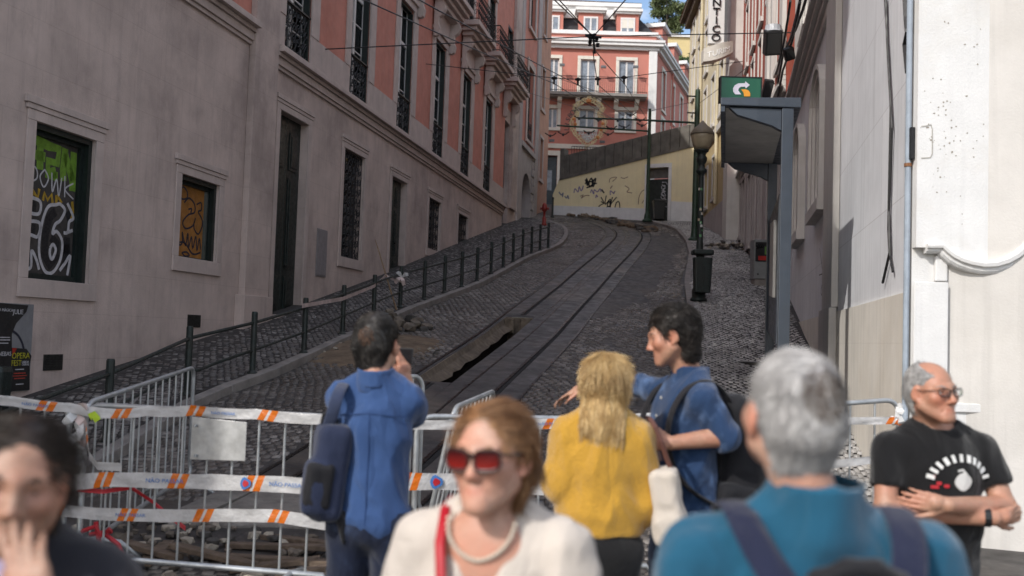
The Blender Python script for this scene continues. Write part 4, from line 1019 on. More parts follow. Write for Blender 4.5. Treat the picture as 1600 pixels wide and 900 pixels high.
# side facade going back
SD = Vector((.335, .942, 0)); FQ_o = Vector((PX1+.04, YP, 0)); FQn = Vector((.942, -.335, 0))
class FrameQ:
    def __call__(s, u, w, z): return FQ_o+SD*u+FQn*w+Vector((0,0,z))
FQ = FrameQ()
holesQ = [(2.0+3.4*k, 3.1+3.4*k, z, z2) for k in range(5) for z, z2 in ((holesP[0][2]-.3, holesP[0][3]), (holesP[1][2]-.6, holesP[1][3]))]
mb = MB(); wall_sheet(mb, FQ, 0.06, 20, 8.5, zc1, holesQ, .3); mb.add([FQ(20,0,8.5), FQ(20,-12,8.5), FQ(20,-12,zc1), FQ(20,0,zc1)], [(0,1,2,3)]); mb.build('side_wall', m_pink, pk)
for h in holesQ: simple_window(FQ, *h, pk, m_white, depth=.12, trim=m_pinktrim, twd=.2)
for k, u in enumerate((5.3, 12.2)):
    mb = MB(); mb.tube([FQ(u,.1,9), FQ(u,.1,zc1)], .06, 6); mb.build('downpipe', m_pink, pk)
# cornices and attic
zc2 = pxp(930,52)[1]
mb = MB()
for w, z0, z1 in ((.2,zc1-.22,zc1),(.42,zc1+.002,zc1+.2),(.5,zc1+.202,zc1+.36)): mb.box(PX0, PX1+w, -.3, w, z0, z1, FP); mb.box(.31, 20, -.2, w, z0, z1, FQ)
mb.build('cornice', m_wht, pk)
mb = MB(); mb.box(PX0, PX1, -.3, .02, zc1+.362, zc2-.1, FP); mb.box(.31, 20, -.3, .02, zc1+.362, zc2-.1, FQ); mb.build('attic_wall', m_pink, pk)
mb = MB(); mb.box(PX0, PX1+.1, -.35, .14, zc2-.098, zc2+.14, FP); mb.box(.31, 20, -.35, .14, zc2-.098, zc2+.14, FQ); mb.build('attic_cornice', m_wht, pk)
ztp = pxp(930,14)[1]; zrf = pxp(930,6)[1]
m_slate = M('dark slate mansard', (.022,.022,.025), .7, .3, 8, .5, 20)
mb = MB(); mb.add([FP(PX0,-.2,zc2+.142), FP(PX1-.1,-.2,zc2+.142), FP(PX1-1.1,-1.2,ztp), FP(PX0,-1.2,ztp), FQ(19,-.2,zc2+.142), FQ(19,-1.4,ztp)], [(0,1,2,3),(1,4,5,2)]); mb.build('mansard', m_slate, pk)
mb = MB(); mb.box(PX0, PX1-1.2, -11, -.8, ztp-.35, zrf+.1, FP); mb.box(PX0, PX1-.9, -11, -.62, zrf+.102, zrf+.34, FP); mb.build('roof_parapet', m_wht, pk)
mb = MB(); mb.add([FP(PX0,-.6,zrf+.35), FP(PX1-.9,-.6,zrf+.35), FP(PX1-5,-5,zrf+2.0), FP(PX0,-5,zrf+2.0), FP(PX1-.9,-10,zrf+.35), FP(PX0,-10,zrf+.35)], [(0,1,2,3),(1,4,2),(2,4,5,3)]); mb.build('roof', M('old grey brown tiles', (.12,.085,.07), .9, .25, 8, .6, 15), pk)
dors = [(pxp(846,40)[0], pxp(880,40)[0]), (pxp(904,40)[0], pxp(942,40)[0]), (pxp(964,40)[0], pxp(998,40)[0])]
for i, (a, b) in enumerate(dors):
    zd = pxp(920,20)[1]
    mb = MB(); mb.box(a, b, -2.2, -.05, zc2+.142, zd, FP); o = mb.build('dormer', m_pink, pk)
    mb = MB(); mb.box(a-.12, b+.12, -2.2, .12, zd+.002, zd+.12, FP); mb.box(a-.22, b+.22, -2.2, .22, zd+.122, zd+.3, FP); mb.build('dormer_cornice', m_wht, o)
    mb = MB(); c0, c1 = zc2+.2, zd-.35; mu = (a+b)/2
    for q in ((mu-.46,mu-.36,c0,c1),(mu+.36,mu+.46,c0,c1),(mu-.46,mu+.46,c1+.002,c1+.12),(mu-.05,mu+.05,c0,c1)): mb.box(q[0], q[1], -.048, .0, q[2], q[3], FP)
    mb.build('window_frame', m_white, o)
    mb = MB(); mb.box(mu-.358, mu+.358, -.047, -.03, c0, c1-.001-(.55 if i == 2 else 0), FP)
    mb.build('pane', bpy.data.materials['pale curtained glass'], o)
    if i == 2: mb = MB(); mb.box(mu-.358, mu+.358, -.046, -.01, c1-.55, c1, FP); mb.build('roller_blind', m_pinktrim, o)
for k in range(4):   # side dormers stepping back
    u = 2.0+4.4*k; mb = MB(); mb.box(u, u+1.9, -2.0, -.05, zc2+.142, ztp-.4, FQ); o = mb.build('dormer', m_pink, pk)
    mb = MB(); mb.box(u-.2, u+2.1, -2.0, .15, ztp-.398, ztp-.15, FQ); mb.build('dormer_cornice', m_wht, o)
mb = MB(); mb.box(PX1-2.3, PX1-1.3, -7, -6, zrf-1, zrf+1.2+.6, FP); mb.box(PX1-2.4, PX1-1.2, -7.1, -5.9, zrf+1.802, zrf+1.95, FP); mb.build('chimney', m_pink, pk)
# long balcony on consoles
bx1 = pxp(1009,148)[0]
mb = MB(); mb.box(PX0, bx1, .004, .85, z_bal-.16, z_bal+.02, FP); mb.box(PX0, bx1-.05, .004, .7, z_bal-.26, z_bal-.162, FP); bal = mb.build('balcony', M('grey stone slab', (.26,.24,.22), .85, .15, 3, streak=.4), pk)
for x in (874, 902, 935, 962, 994):
    a = pxp(x,155)[0]; mb = MB(); mb.prism([(.17,0),(.62,0),(.55,-.22),(.3,-.34),(.17,-.6)], lambda p, q, d: FP(a+d, p, z_bal-.262+q), -.13, .13); mb.build('console', m_pinktrim, bal)
mb = MB(); 
for z in (z_bal+.12, z_bal+1.02): mb.tube([FP(PX0,.8,z), FP(bx1-.04,.8,z)], .018, 4); mb.tube([FP(bx1-.04,.8,z), FP(bx1-.04,.02,z)], .018, 4)
x = PX0
while x < bx1-.05: mb.tube([FP(x,.8,z_bal+.02), FP(x,.8,z_bal+1.02)], .011, 4, False); x += .125
mb.build('railing', m_iron, bal)
for (x, y) in ((886,107),(1000,110),(950,110),(870,224),(948,226)):   # small wall lamps on arms
    a, z = pxp(x, y); mb = MB(); mb.tube([FP(a-.4,.02,z+.1), FP(a-.4,.55,z+.1)], .02, 4); mb.box(a-.5, a-.18, .5, .68, z-.02, z+.12, FP); mb.build('wall_lamp', m_sidegrey, pk)
# railing on the terrace in front
tf = thing('terrace_railing', FP(3.5, 5, gz(56)), 'thin iron railing and low wall on the terrace before the pink building', 'railing')
ty = 6.0; z0t = at(900, 246, YP-ty).z; 
mb = MB(); xa, xb = at(893,240,YP-ty).x, at(1000,240,YP-ty).x
mb.box(xa, xb, ty-.1, ty+.1, z0t-2.2, z0t+.05, FP); mb.build('low_wall', m_parapet, tf)
mb = MB(); x = xa
while x < xb: mb.tube([FP(x,ty,z0t+.05), FP(x,ty,z0t+.62)], .014, 4, False); x += .15
mb.tube([FP(xa,ty,z0t+.62), FP(xb,ty,z0t+.62)], .02, 4); mb.build('bars', m_iron, tf)

# LISBOA festoon emblem hung in front of the pink facade
em_c = pxp(917, 196); ex, ez = em_c
em = thing('lisboa_emblem', FP(ex, .9, ez-1.5), 'ornate cream and gold festival emblem with black LISBOA lettering on pink facade', 'emblem')
m_gold = M('cream gold filigree', (.56,.46,.26), .5, .25, 6); m_pale = M('pale blue filigree', (.5,.55,.52), .5, .2, 6); m_orange = M('orange ornament', (.52,.2,.06), .6)
W_ = 57/1500*YP/2; H_ = 77/1500*YP/2
def el(t, k=1.0, top=.0): return (ex+W_*k*math.cos(t)*(.86 if math.sin(t) > .35 else 1), ez+H_*k*math.sin(t)-.02)
mb = MB()
ring = [(ex+x*W_, ez+y*H_) for x, y in ((0,1),(.3,.92),(.62,.78),(.82,.62),(.72,.48),(.6,.36),(.8,.22),(.97,.0),(.92,-.3),(.72,-.55),(.4,-.78),(0,-1),(-.4,-.78),(-.72,-.55),(-.92,-.3),(-.97,0),(-.8,.22),(-.6,.36),(-.72,.48),(-.82,.62),(-.62,.78),(-.3,.92))]
for off in (0, .14): 
    rr_ = [(ex+(x-ex)*(1-off), ez+(z-ez)*(1-off)) for x, z in ring]; mb.tube([FP(x, .95, z) for x, z in rr_], .034, 6, False, True)
for i, (x, z) in enumerate(ring):
    x2, z2 = ring[(i+1) % len(ring)]; mx, mz = (x+x2)/2*.93+ex*.07, (z+z2)/2*.93+ez*.07
    mb.tube([FP(p, .97, q) for p, q in scroll(mx, mz, .19, i*1.3, 1.3, 1 if i % 2 else -1, 12)], .024, 5, False)
    mb.tube([FP(p, .97, q) for p, q in scroll(x*.98+ex*.02, z*.98+ez*.02, .15, i*2.1, 1.1, -1 if i % 2 else 1, 10)], .022, 5, False)
mb.build('filigree_frame', m_gold, em)
mb = MB()
for k, (x, z) in enumerate(((0,-.72),(-.2,-.6),(.2,-.6),(.0,-.5),(-.34,-.46),(.34,-.46),(.1,-.66),(-.1,-.66))): mb.tube([FP(p, .99, q) for p, q in scroll(ex+x*W_, ez+z*H_, .17, k, 1.4, 1 if k % 2 else -1, 12)], .03, 5, False)
mb.build('lower_ornament', m_pale, em)
mb = MB()
for x, z in ((-.78,.1),(.8,-.05),(-.7,-.12),(.55,-.62),(.72,-.3)): mb.lathe([(0,-.12),(.1,-.05),(.12,.05),(0,.14)], FP(ex+x*W_, .98, ez+z*H_), 6)
mb.lathe([(0,-.16),(.15,-.08),(.17,.06),(0,.16)], FP(ex, .98, ez+.86*H_), 7)
mb.build('ornament', m_orange, em)
mb = MB(); word = 'LISBOA'
for k, ch in enumerate(word):
    px_, py_ = ((884.5,207),(885,199.5),(886.5,192.5),(889.5,186.5),(893.5,181.5),(898.5,177.5))[k]
    lx, lz = pxp(px_, py_); ang = R(90-k*14)
    add_text(mb, ch, .42, lambda x, y, d: FP(lx+x*math.cos(ang)-y*math.sin(ang), .99+d, lz+x*math.sin(ang)+y*math.cos(ang)), .05, 1.05)
mb.build('lettering', m_black, em)
mb = MB(); mb.tube([FP(ex-.3,.04,ez+.9*H_), FP(ex-.3,.94,ez+.9*H_)], .02, 4); mb.tube([FP(ex+.3,.04,ez+.9*H_), FP(ex+.3,.94,ez+.9*H_)], .02, 4); mb.tube([FP(ex,.04,ez-.96*H_), FP(ex,.94,ez-.96*H_)], .02, 4); mb.build('bracket', m_iron, em)

# pale yellow house and trees beyond
yb = thing('yellow_house', (17.5, 84, 14), 'pale yellow house wall seen beyond the trees at the top right', 'building')
mb = MB(); p = at(1040, 52, 84); q_ = at(1085, 52, 84)
mb.box(p.x-1, q_.x+4, 84, 92, 12, at(1050,58,84).z); mb.build('wall', M('light yellow stucco', (.58,.47,.24), .9, .05, 2), yb)
mb = MB(); mb.box(p.x-1.2, q_.x+4.2, 83.8, 92, at(1050,58,84).z+.002, at(1050,54,84).z); mb.build('cornice', m_wht, yb)
m_leafA = cobble_mat('sunlit olive leaves', (.06,.085,.025), (.11,.145,.05), (.20,.22,.10), .6)
m_leafB = cobble_mat('dense green leaves', (.03,.07,.016), (.06,.12,.03), (.11,.18,.05), .6)
m_bark = M('grey bark', (.12,.10,.08), .95, .3, 8, 1, 30)
def tree(base, height, crown_c, crown_r, n, leaf, mat, seed, label, trunk_r=.2, clumps=26, spread=.36):
    rng = np.random.default_rng(seed); t = thing('tree', base, label, 'tree', 'trees beyond the roofs')
    mb = MB(); base = Vector(base); cc = Vector(crown_c)
    mb.tube([base, base*.5+cc*.5+Vector((.2,.1,0)), cc+Vector((0,0,crown_r[2]*.3))], [trunk_r, trunk_r*.7, trunk_r*.25], 8)
    cl = []
    for k in range(clumps):
        d = rng.normal(0, 1, 3); d /= np.linalg.norm(d); r = rng.uniform(.45, 1.0)
        c = np.array(cc)+d*np.array(crown_r)*r; cl.append((c, rng.uniform(.5, 1.0)*spread*min(crown_r)))
        st = base*.35+cc*.65
        if k % 2 == 0: mb.tube([st, (st+Vector(c))/2+Vector((0,0,.25)), Vector(c)], [trunk_r*.35, trunk_r*.2, .02], 5, False)
    mb.build('trunk', m_bark, t, smooth=True)
    per = n//clumps; V = []; 
    for c, r in cl:
        d = rng.normal(0, 1, (per, 3)); d /= np.linalg.norm(d, axis=1)[:,None]
        pc = c+d*(r*rng.uniform(.3, 1.15, (per, 1)))*np.array([1.2,1.2,.8])
        a = rng.normal(0, 1, (per, 3)); a /= np.linalg.norm(a, axis=1)[:,None]; b = np.cross(a, rng.normal(0, 1, (per, 3))); b /= np.linalg.norm(b, axis=1)[:,None]
        s = leaf*rng.uniform(.6, 1.3, (per, 1))
        V.append(np.stack([pc-a*s, pc+b*s*.45, pc+a*s, pc-b*s*.45], 1))
    V = np.concatenate(V).reshape(-1, 3)-np.array(base); nf = len(V)//4
    me = bpy.data.meshes.new('crown'); me.vertices.add(len(V)); me.vertices.foreach_set('co', V.astype(np.float32).ravel())
    me.loops.add(len(V)); me.loops.foreach_set('vertex_index', np.arange(len(V), dtype=np.int32)); me.polygons.add(nf); me.polygons.foreach_set('loop_start', np.arange(0, len(V), 4, dtype=np.int32)); me.update(); me.validate()
    me.materials.append(mat); o = bpy.data.objects.new('crown', me); COL.objects.link(o); o.parent = t
    return t
c = at(1043, 24, 95); tree((c.x, 95, 15), 14, (c.x, 95, c.z), (2.3, 2.3, 2.6), 9000, .15, m_leafA, 3, 'airy olive green tree against the sky above the pink roof', .25, 34, .34)
c = at(1066, 105, 75); tree((c.x, 75, 13), 10, (c.x, 75, c.z-.6), (1.4, 1.6, 2.6), 7000, .14, m_leafB, 5, 'dense dark green tree between the pink building and cream hotel', .2, 30, .5)
# ------------------------------------------------------------------ railing along the left pavement
m_post = M('dark green iron', (.012,.020,.018), .5, .3, 12, .2, 60, stain=(.03,.022,.018), stain_amt=.5)
rl = thing('pavement_railing', (POSTS[8][0], POSTS[8][1], gz(POSTS[8][1])+.12), 'dark green iron post and rail fence along the left pavement edge', 'railing')
PH = .90
for i, (x, y) in enumerate(POSTS):
    z = gz(y)+.11; mb = MB(); r = .045
    mb.lathe([(.0,0),(.075,0),(.075,.02),(r,.05),(r,PH-.02),(r*.8,PH),(0,PH)], (x, y, z), 12); mb.build('post', m_post, rl, smooth=False)
for h, nm in ((.74,'top_rail'), (.34,'lower_rail')):
    for (x0, y0), (x1, y1) in zip(POSTS, POSTS[1:]):
        a = Vector((x0, y0, gz(y0)+.11+h)); b = Vector((x1, y1, gz(y1)+.11+h)); mid = (a+b)/2
        mb = MB()
        if nm == 'lower_rail' and abs(y0-12.6) < .1: q = a+(b-a)*.12+Vector((.03,.02,-.05)); mb.tube([a+Vector((0,0,-.03)), q, a+(b-a)*.4+Vector((.0,0,-.03)), b], .022, 8)
        else: mb.tube([a, mid, b], .024 if h > .5 else .020, 8)
        mb.build(nm, m_post, rl)
# ------------------------------------------------------------------ lamp post with litter bin
lx, ly = 4.48, 23.0; lz = gz(ly)+.115
lamp = thing('street_lamp', (lx, ly, lz), 'old dark green lamp column with frosted acorn lantern on the right pavement', 'street lamp')
S_ = at(1090,196,ly).z-lz
mb = MB()
k = S_/4.3
mb.lathe([(.0,0),(.20,0),(.20,.06),(.16,.10),(.17,.28),(.12,.34),(.11,.62),(.12,.66),(.10,.72),(.085,.9),(.085,1.30),(.085,1.36),(.085,1.42),(.075,1.46),(.068,2.0),(.07,2.03),(.062,2.6),(.062,3.05),(.07,3.10),(.13,3.16),(.13,3.20),(.08,3.26),(.075,3.34),(.12,3.42),(.13,3.50),(.09,3.56),(.10,3.62),(.16,3.66),(.17,3.70),(0,3.70)], (lx, ly, lz), 18)
for v in mb.v: v.z = lz+(v.z-lz)*k
mb.build('column', m_post, lamp, smooth=True)
m_frost = M('dusty frosted lantern glass', (.36,.30,.20), .4, .12, 6)
mb = MB(); mb.lathe([(.14,3.70),(.22,3.80),(.265,4.0),(.275,4.06),(.24,4.08)], (lx, ly, lz), 20)
for v in mb.v: v.z = lz+(v.z-lz)*k
mb.build('lantern_globe', m_frost, lamp, smooth=True)
mb = MB(); mb.lathe([(.285,4.06),(.29,4.10),(.22,4.22),(.12,4.30),(.07,4.36),(.02,4.42),(0,4.42)], (lx, ly, lz), 20)
for v in mb.v: v.z = lz+(v.z-lz)*k
mb.build('lantern_cap', M('dusty lantern cap', (.17,.14,.10), .6, .15, 6), lamp, smooth=True)
rr = random.Random(3); sm = [M('sticker white', (.6,.6,.58), .5), M('sticker green', (.1,.3,.12), .5), M('sticker sand', (.45,.36,.25), .5)]
for i in range(14):
    z = lz+k*rr.choice((1.5,1.62,1.7,1.8,1.88,2.0,2.1,2.2,2.25,2.7,2.95,1.56,1.95)); a = rr.uniform(-2.4,-.8); w = rr.uniform(.03,.06)
    mb = MB(); mb.box(-w/2, w/2, .072, .075, 0, w*1.1, lambda x, y, q: Vector((lx+y*math.cos(a)-x*math.sin(a), ly+y*math.sin(a)+x*math.cos(a), z+q))); mb.build('sticker', sm[i % 3], lamp)
bin_ = thing('litter_bin', (lx, ly-.02, lz+.4), 'dark green plastic litter bin with flat lid strapped to the lamp column', 'litter bin')
zb0, zb1 = at(1093,458,ly).z, at(1093,404,ly).z
mb = MB(); n = 20; prof = []
def rbox(mb, cx, cy, hx, hy, r, zs):   # zs: list of (z, scale)
    vs = []; fs = []; per = []
    for sx, sy, a0 in ((1,1,0),(-1,1,90),(-1,-1,180),(1,-1,270)):
        for q in range(5): a = R(a0+q*22.5); per.append((sx*(hx-r)+r*math.cos(a), sy*(hy-r)+r*math.sin(a)))
    m = len(per)
    for z, s in zs: vs += [Vector((cx+x*s, cy+y*s, z)) for x, y in per]
    for i in range(len(zs)-1):
        for q in range(m): fs.append((i*m+q, i*m+(q+1) % m, (i+1)*m+(q+1) % m, (i+1)*m+q))
    fs += [tuple(reversed(range(m))), tuple((len(zs)-1)*m+q for q in range(m))]
    mb.add(vs, fs)
rbox(mb, lx+.03, ly-.22, .22, .15, .05, [(zb0,.82),(zb0+.02,.86),((zb0+zb1)/2,.93),(zb1-.03,1),(zb1,1)]); mb.build('body', m_post, bin_, smooth=False, bevel=.008)
for kx in (-.1,.03,.16):
    mb = MB(); mb.box(lx+kx-.006, lx+kx+.006, ly-.378, ly-.36, zb0+.1, zb1-.06); mb.build('rib', m_post, bin_)
mb = MB(); zl = at(1090,396,ly).z; rbox(mb, lx+.03, ly-.2, .25, .19, .07, [(zl-.05,.96),(zl-.02,1),(zl+.05,1),(zl+.07,.9)]); mb.build('lid', m_post, bin_, bevel=.008)
mb = MB(); mb.box(lx-.05, lx+.1, ly-.1, ly+.08, zb1+.002, zl-.052); mb.build('strap', m_post, bin_)

# ------------------------------------------------------------------ overhead line poles
m_polegreen = M('green painted steel pole', (.014,.040,.020), .5, .25, 8)
def pole(u, v0, v1, Y, label, w=.075):
    b = at(u, v0, Y); t = at(u+5 if u < 1050 else u+4, v1, Y); b.z = gz(Y)+.1; t.x = b.x
    p = thing('overhead_line_pole', b, label, 'pole', 'overhead line poles')
    mb = MB(); H_ = t.z-b.z; mb.lathe([(.0,0),(.24,0),(.24,.08),(.16,.14),(.14,.3),(w*1.25,.5),(w*1.2,1.6),(w,H_-.1),(w*.9,H_),(0,H_)], b, 12); mb.build('shaft', m_polegreen, p, smooth=False)
    return p, b, t
P1, p1b, p1t = pole(1011, 347, 170, 46.2, 'dark green overhead line pole before the yellow wall door with two long arms')
P2, p2b, p2t = pole(1085, 372, 140, 37.4, 'green overhead line pole standing behind the street lamp', .10)
def arm(P, a, b, nm='arm', r=.045, mat=m_polegreen): mb = MB(); mb.tube([a, b], r, 6); return mb.build(nm, mat, P)
arm(P1, at(902,184,46.1), at(1015,188,46.1)); arm(P1, at(870,196,46.05), at(1013,205,46.05))
arm(P2, at(1013,188,37.6), at(1087,192,37.4)); 
for v in (150, 176): arm(P2, at(1074,v,37.3), at(1092,v+1,37.4), 'bracket', .03, m_iron)
# slender bin by the yellow wall door
bb = ground(1020, 345, .1); bn = thing('wheelie_bin', bb, 'dark grey wheelie bin beside the yellow wall door', 'litter bin')
mb = MB(); rbox(mb, bb.x+.25, bb.y-.3, .29, .3, .05, [(bb.z+.05,.8),(bb.z+.85,1),(bb.z+.9,1)]); mb.build('body', M('dark grey plastic', (.02,.022,.022), .45), bn)
mb = MB(); rbox(mb, bb.x+.25, bb.y-.32, .32, .34, .06, [(bb.z+.902,1),(bb.z+.96,1),(bb.z+1.0,.8)]); mb.build('lid', M('dark grey plastic lid', (.026,.028,.028), .4), bn)
mb = MB(); mb.box(bb.x-.02, bb.x+.55, bb.y-.1, bb.y+.05, bb.z, bb.z+.12); mb.build('wheel_base', m_iron, bn)

# ------------------------------------------------------------------ overhead wires
m_wire = M('black cable', (.008,.008,.009), .5)
def wire(pts, r, label, name='overhead_wire', sag=0, grp='overhead wires'):
    P = []; 
    for a, b in zip(pts, pts[1:]):
        for k in range(8): t = k/8; P.append(a+(b-a)*t-Vector((0,0,4*sag*t*(1-t))))
    P.append(pts[-1]); mb = MB(); mb.tube(P, r, 5); o = mb.build(name, m_wire); return tag(o, label, 'wire', grp)
def on_left(u, v): 
    uu, z = FL.px(u, v); return FL(uu, .05, z)
hubY = 23.0; hub = at(927, 57, hubY)
aL = on_left(505, 77); aR = at(1236, 51, 22.6)
wire([aL, hub], .014, 'span wire from the salmon palace to the cluster over the track'); wire([hub, aR], .014, 'level span wire from the cluster to the right-hand facade')
wire([hub, at(862, -4, 19.0), at(700,-190,12)], .014, 'upper left slanting wire rising from the cluster'); wire([hub+Vector((-.03,0,.02)), at(870, -4, 19.6), at(690,-230,12)], .014, 'second upper left slanting wire beside its neighbour')
wire([hub, at(977, 0, 20.0), at(1100,-170,13)], .014, 'upper right slanting wire rising from the cluster')
hb = thing('wire_cluster', hub, 'dark knot of insulators and clamps where the overhead wires meet', 'wire fitting')
for k in range(9):
    rr = random.Random(k); mb = MB(); c = hub+Vector((rr.uniform(-.13,.13), rr.uniform(-.08,.08), rr.uniform(-.2,.1)))
    mb.lathe([(.0,-.06),(.05,-.04),(.03,0),(.055,.03),(0,.06)], c, 8); mb.build('insulator', m_iron, hb)
mb = MB(); mb.tube([hub+Vector((-.2,0,.03)), hub+Vector((.2,0,-.02))], .03, 6); mb.tube([hub, hub+Vector((.05,0,-.42))], .03, 6); mb.build('clamp', m_iron, hb)
# second span with hangers, trolley wires along the track
Y2 = 31.0; bL = on_left(663, 100); hang = [at(866,122,Y2), at(903,124,Y2), at(934,123.5,Y2), at(975,121,Y2)]; bR = at(1160, 96, Y2+2)
wire([bL]+hang+[bR], .013, 'lower span wire carrying four dark hangers')
for k, h in enumerate(hang):
    t = thing('wire_hanger', h, '%s dark hanger on the lower span wire' % ('leftmost','second','third','rightmost')[k], 'wire fitting', 'wire hangers')
    mb = MB(); mb.tube([h+Vector((0,0,.06)), h-Vector((0,0,.2))], .035, 6); mb.build('stem', m_iron, t)
    mb = MB(); mb.lathe([(0,-.05),(.09,-.03),(.1,.02),(0,.06)], h, 8); mb.build('clamp', m_iron, t)
ends = [at(1030,185,44), at(960,186,46), at(925,188,46), at(905,186,46)]
near = [at(560,0,14), at(640,0,17), at(916,62,24), at(931,66,23.5)]
lab = ('lower left trolley wire running up to the first hanger','upper left trolley wire running past the balconies','trolley wire descending from the cluster to the third hanger','trolley wire from the cluster to the right hanger')
for k in range(4):
    st = {0: at(560,-4,15.5), 1: at(648,-4,15.5), 2: hub-Vector((0,0,.35)), 3: hub-Vector((-.06,0,.35))}[k]
    h = {0: hang[0], 1: hang[1], 2: hang[2], 3: hang[3]}[k]
    e = {0: at(960,187,46), 1: at(985,187,46), 2: at(1000,187,46), 3: at(1012,187,46)}[k]
    wire([st, h-Vector((0,0,.18)), e], .013, lab[k], sag=.02)
wire([at(810,140,33), at(868,158,40), at(960,186,46)], .01, 'thin wire low between the corner house and pole')
wire([at(866,120,31), at(1010,170,46.2)], .01, 'thin stay wire to the pole before the yellow wall')
wire([p2t-Vector((0,0,.6)), at(1180,96,30)], .01, 'thin stay wire from the lamp-side pole to the red house')
wire([p1t-Vector((0,0,.1)), at(1080,160,38)], .01, 'thin wire between the two green poles')
# trolley fittings (small dark brackets with prongs) near the far arms
for k, (u, v, Y) in enumerate(((905,183,46),(935,186,46),(965,186,46),(985,178,46),(880,208,46),(860,210,46),(920,206,46),(950,208,46),(955,199,46),(975,197,46),(1000,186,46),(1003,194,46))):
    c = at(u, v, Y); t = thing('wire_fitting', c, 'small dark pronged line fitting below the arms of the far pole', 'wire fitting', 'line fittings by the far pole')
    mb = MB(); mb.tube([c+Vector((-.26,0,.06)), c+Vector((-.1,0,-.04)), c+Vector((.12,0,-.05)), c+Vector((.28,0,.08))], .028, 5); mb.build('yoke', m_iron, t)
    mb = MB(); mb.lathe([(0,-.1),(.06,-.07),(.05,.03),(0,.06)], c+Vector((0,0,-.05)), 6); mb.build('insulator', m_iron, t)
# ------------------------------------------------------------------ cables and lamps on the right-hand facades
def on_A(u, v, w=.03):
    uu, z = FA.px(u, v); return FA(uu, w, z)
mc = lambda pts, r, lab: wire([on_A(*p) for p in pts], r, lab, 'facade_cable', 0, 'cables on the right-hand facade')
mc([(1389,-6),(1391,60),(1397,170),(1395,260),(1393,360),(1395,395),(1384,442)], .014, 'long black cable hanging down the sunlit wall, left tail at its foot')
mc([(1387,-6),(1393,90),(1399,200),(1394,330),(1396,400),(1400,425)], .012, 'long black cable hanging down the sunlit wall, right tail at its foot')
mc([(1420,-6),(1422,28),(1424,50),(1420,70),(1424,112)], .03, 'thick black cable end beside the downpipe')
for k, pts in enumerate(([(1293,-6),(1278,30),(1268,50),(1262,70),(1246,110),(1236,150)],[(1285,-6),(1264,60),(1250,80),(1241,120),(1232,152)],[(1287,2),(1275,45),(1258,74),(1242,95)],[(1270,0),(1262,40),(1255,70),(1240,115)])):
    wire([on_A(*p, .34+.03*k) for p in pts], .028, 'dark cable sagging along the cornice of the lime-washed building', 'facade_cable', 0.03, 'cables along the cornice')
def fixture(c, name, label, cat, sz, mat, tilt=0):
    t = thing(name, c, label, cat); M_ = Matrix.Translation(c) @ Matrix.Rotation(tilt, 4, 'Y') @ Matrix.Rotation(.5, 4, 'X'); mb = MB(M_)
    mb.box(-sz[0]/2, sz[0]/2, -sz[1]/2, sz[1]/2, -sz[2]/2, sz[2]/2); mb.build('housing', mat, t, bevel=.02)
    mb = MB(M_); mb.box(-sz[0]*.4, sz[0]*.4, -sz[1]/2-.012, -sz[1]/2-.001, -sz[2]*.42, sz[2]*.42); mb.build('front_glass', m_glass, t)
    mb = MB(M_); mb.tube([(0,sz[1]/2,0), (0,sz[1]/2+.1,.05), (sz[0]*.9,sz[1]/2+.15,.12)], .018, 6); mb.build('bracket', m_iron, t)
fixture(at(1207,66,24.2), 'wall_lantern', 'boxy street light with dark underside and pale cap on the red house', 'wall light', (.42,.3,.62), m_iron, -.1)
c = at(1208,49,24.2); mb = MB(); mb.lathe([(.23,-.03),(.22,.0),(.20,.14),(.0,.2)], c, 14); tag(mb.build('lamp_cap', M('pale grey lamp cap', (.42,.44,.47), .5)), 'pale domed cap on top of the boxy street light', 'lamp cap')
fixture(at(1233,84,19.5), 'floodlight', 'small black floodlight tilted on the facade above the shelter', 'floodlight', (.2,.14,.26), m_iron, -.35)
fixture(at(1199,140,24), 'loudspeaker', 'dark rounded fixture on the red facade right of the green sign', 'wall fixture', (.22,.2,.5), m_iron, .1)

# ------------------------------------------------------------------ tall stop shelter with route sign
m_shel = M('dark slate blue painted steel', (.040,.052,.070), .42, .08, 5, coat=.2)
SY0, SY1 = 11.0, 14.6; zR = at(1128,160,SY0).z
xl0, xr0 = at(1126,160,SY0).x, at(1252,170,SY0).x; dxs = .222*(SY1-SY0)
zg0 = gz(SY0)+.1; zg1 = gz(SY1)+.12
sh = thing('stop_shelter', (xr0-.1, SY0, zg0), 'tall slate blue steel stop shelter with cantilevered roof on the right pavement', 'shelter')
def shp(x, y, z): return Vector((x+.222*(y-SY0), y, z))
th = .13
mb = MB(); mb.hexa([shp(xl0,SY0,zR-.03),shp(xr0,SY0,zR-.03),shp(xr0,SY1,zR-.03),shp(xl0,SY1,zR-.03),shp(xl0,SY0,zR+.06),shp(xr0,SY0,zR+.09),shp(xr0,SY1,zR+.09),shp(xl0,SY1,zR+.06)]); mb.build('roof', m_shel, sh, bevel=.01)
mb = MB()   # hanging side fascia on the street side and rear beam
mb.hexa([shp(xl0,SY0+.02,zR-.10),shp(xl0+.05,SY0+.02,zR-.10),shp(xl0+.05,SY1,zR-.10),shp(xl0,SY1,zR-.10),shp(xl0,SY0+.02,zR-.031),shp(xl0+.05,SY0+.02,zR-.031),shp(xl0+.05,SY1,zR-.031),shp(xl0,SY1,zR-.031)]); mb.build('fascia', m_shel, sh)
m_sof = M('dusty translucent roof lining', (.34,.33,.31), .5, .12, 2, streak=.35)
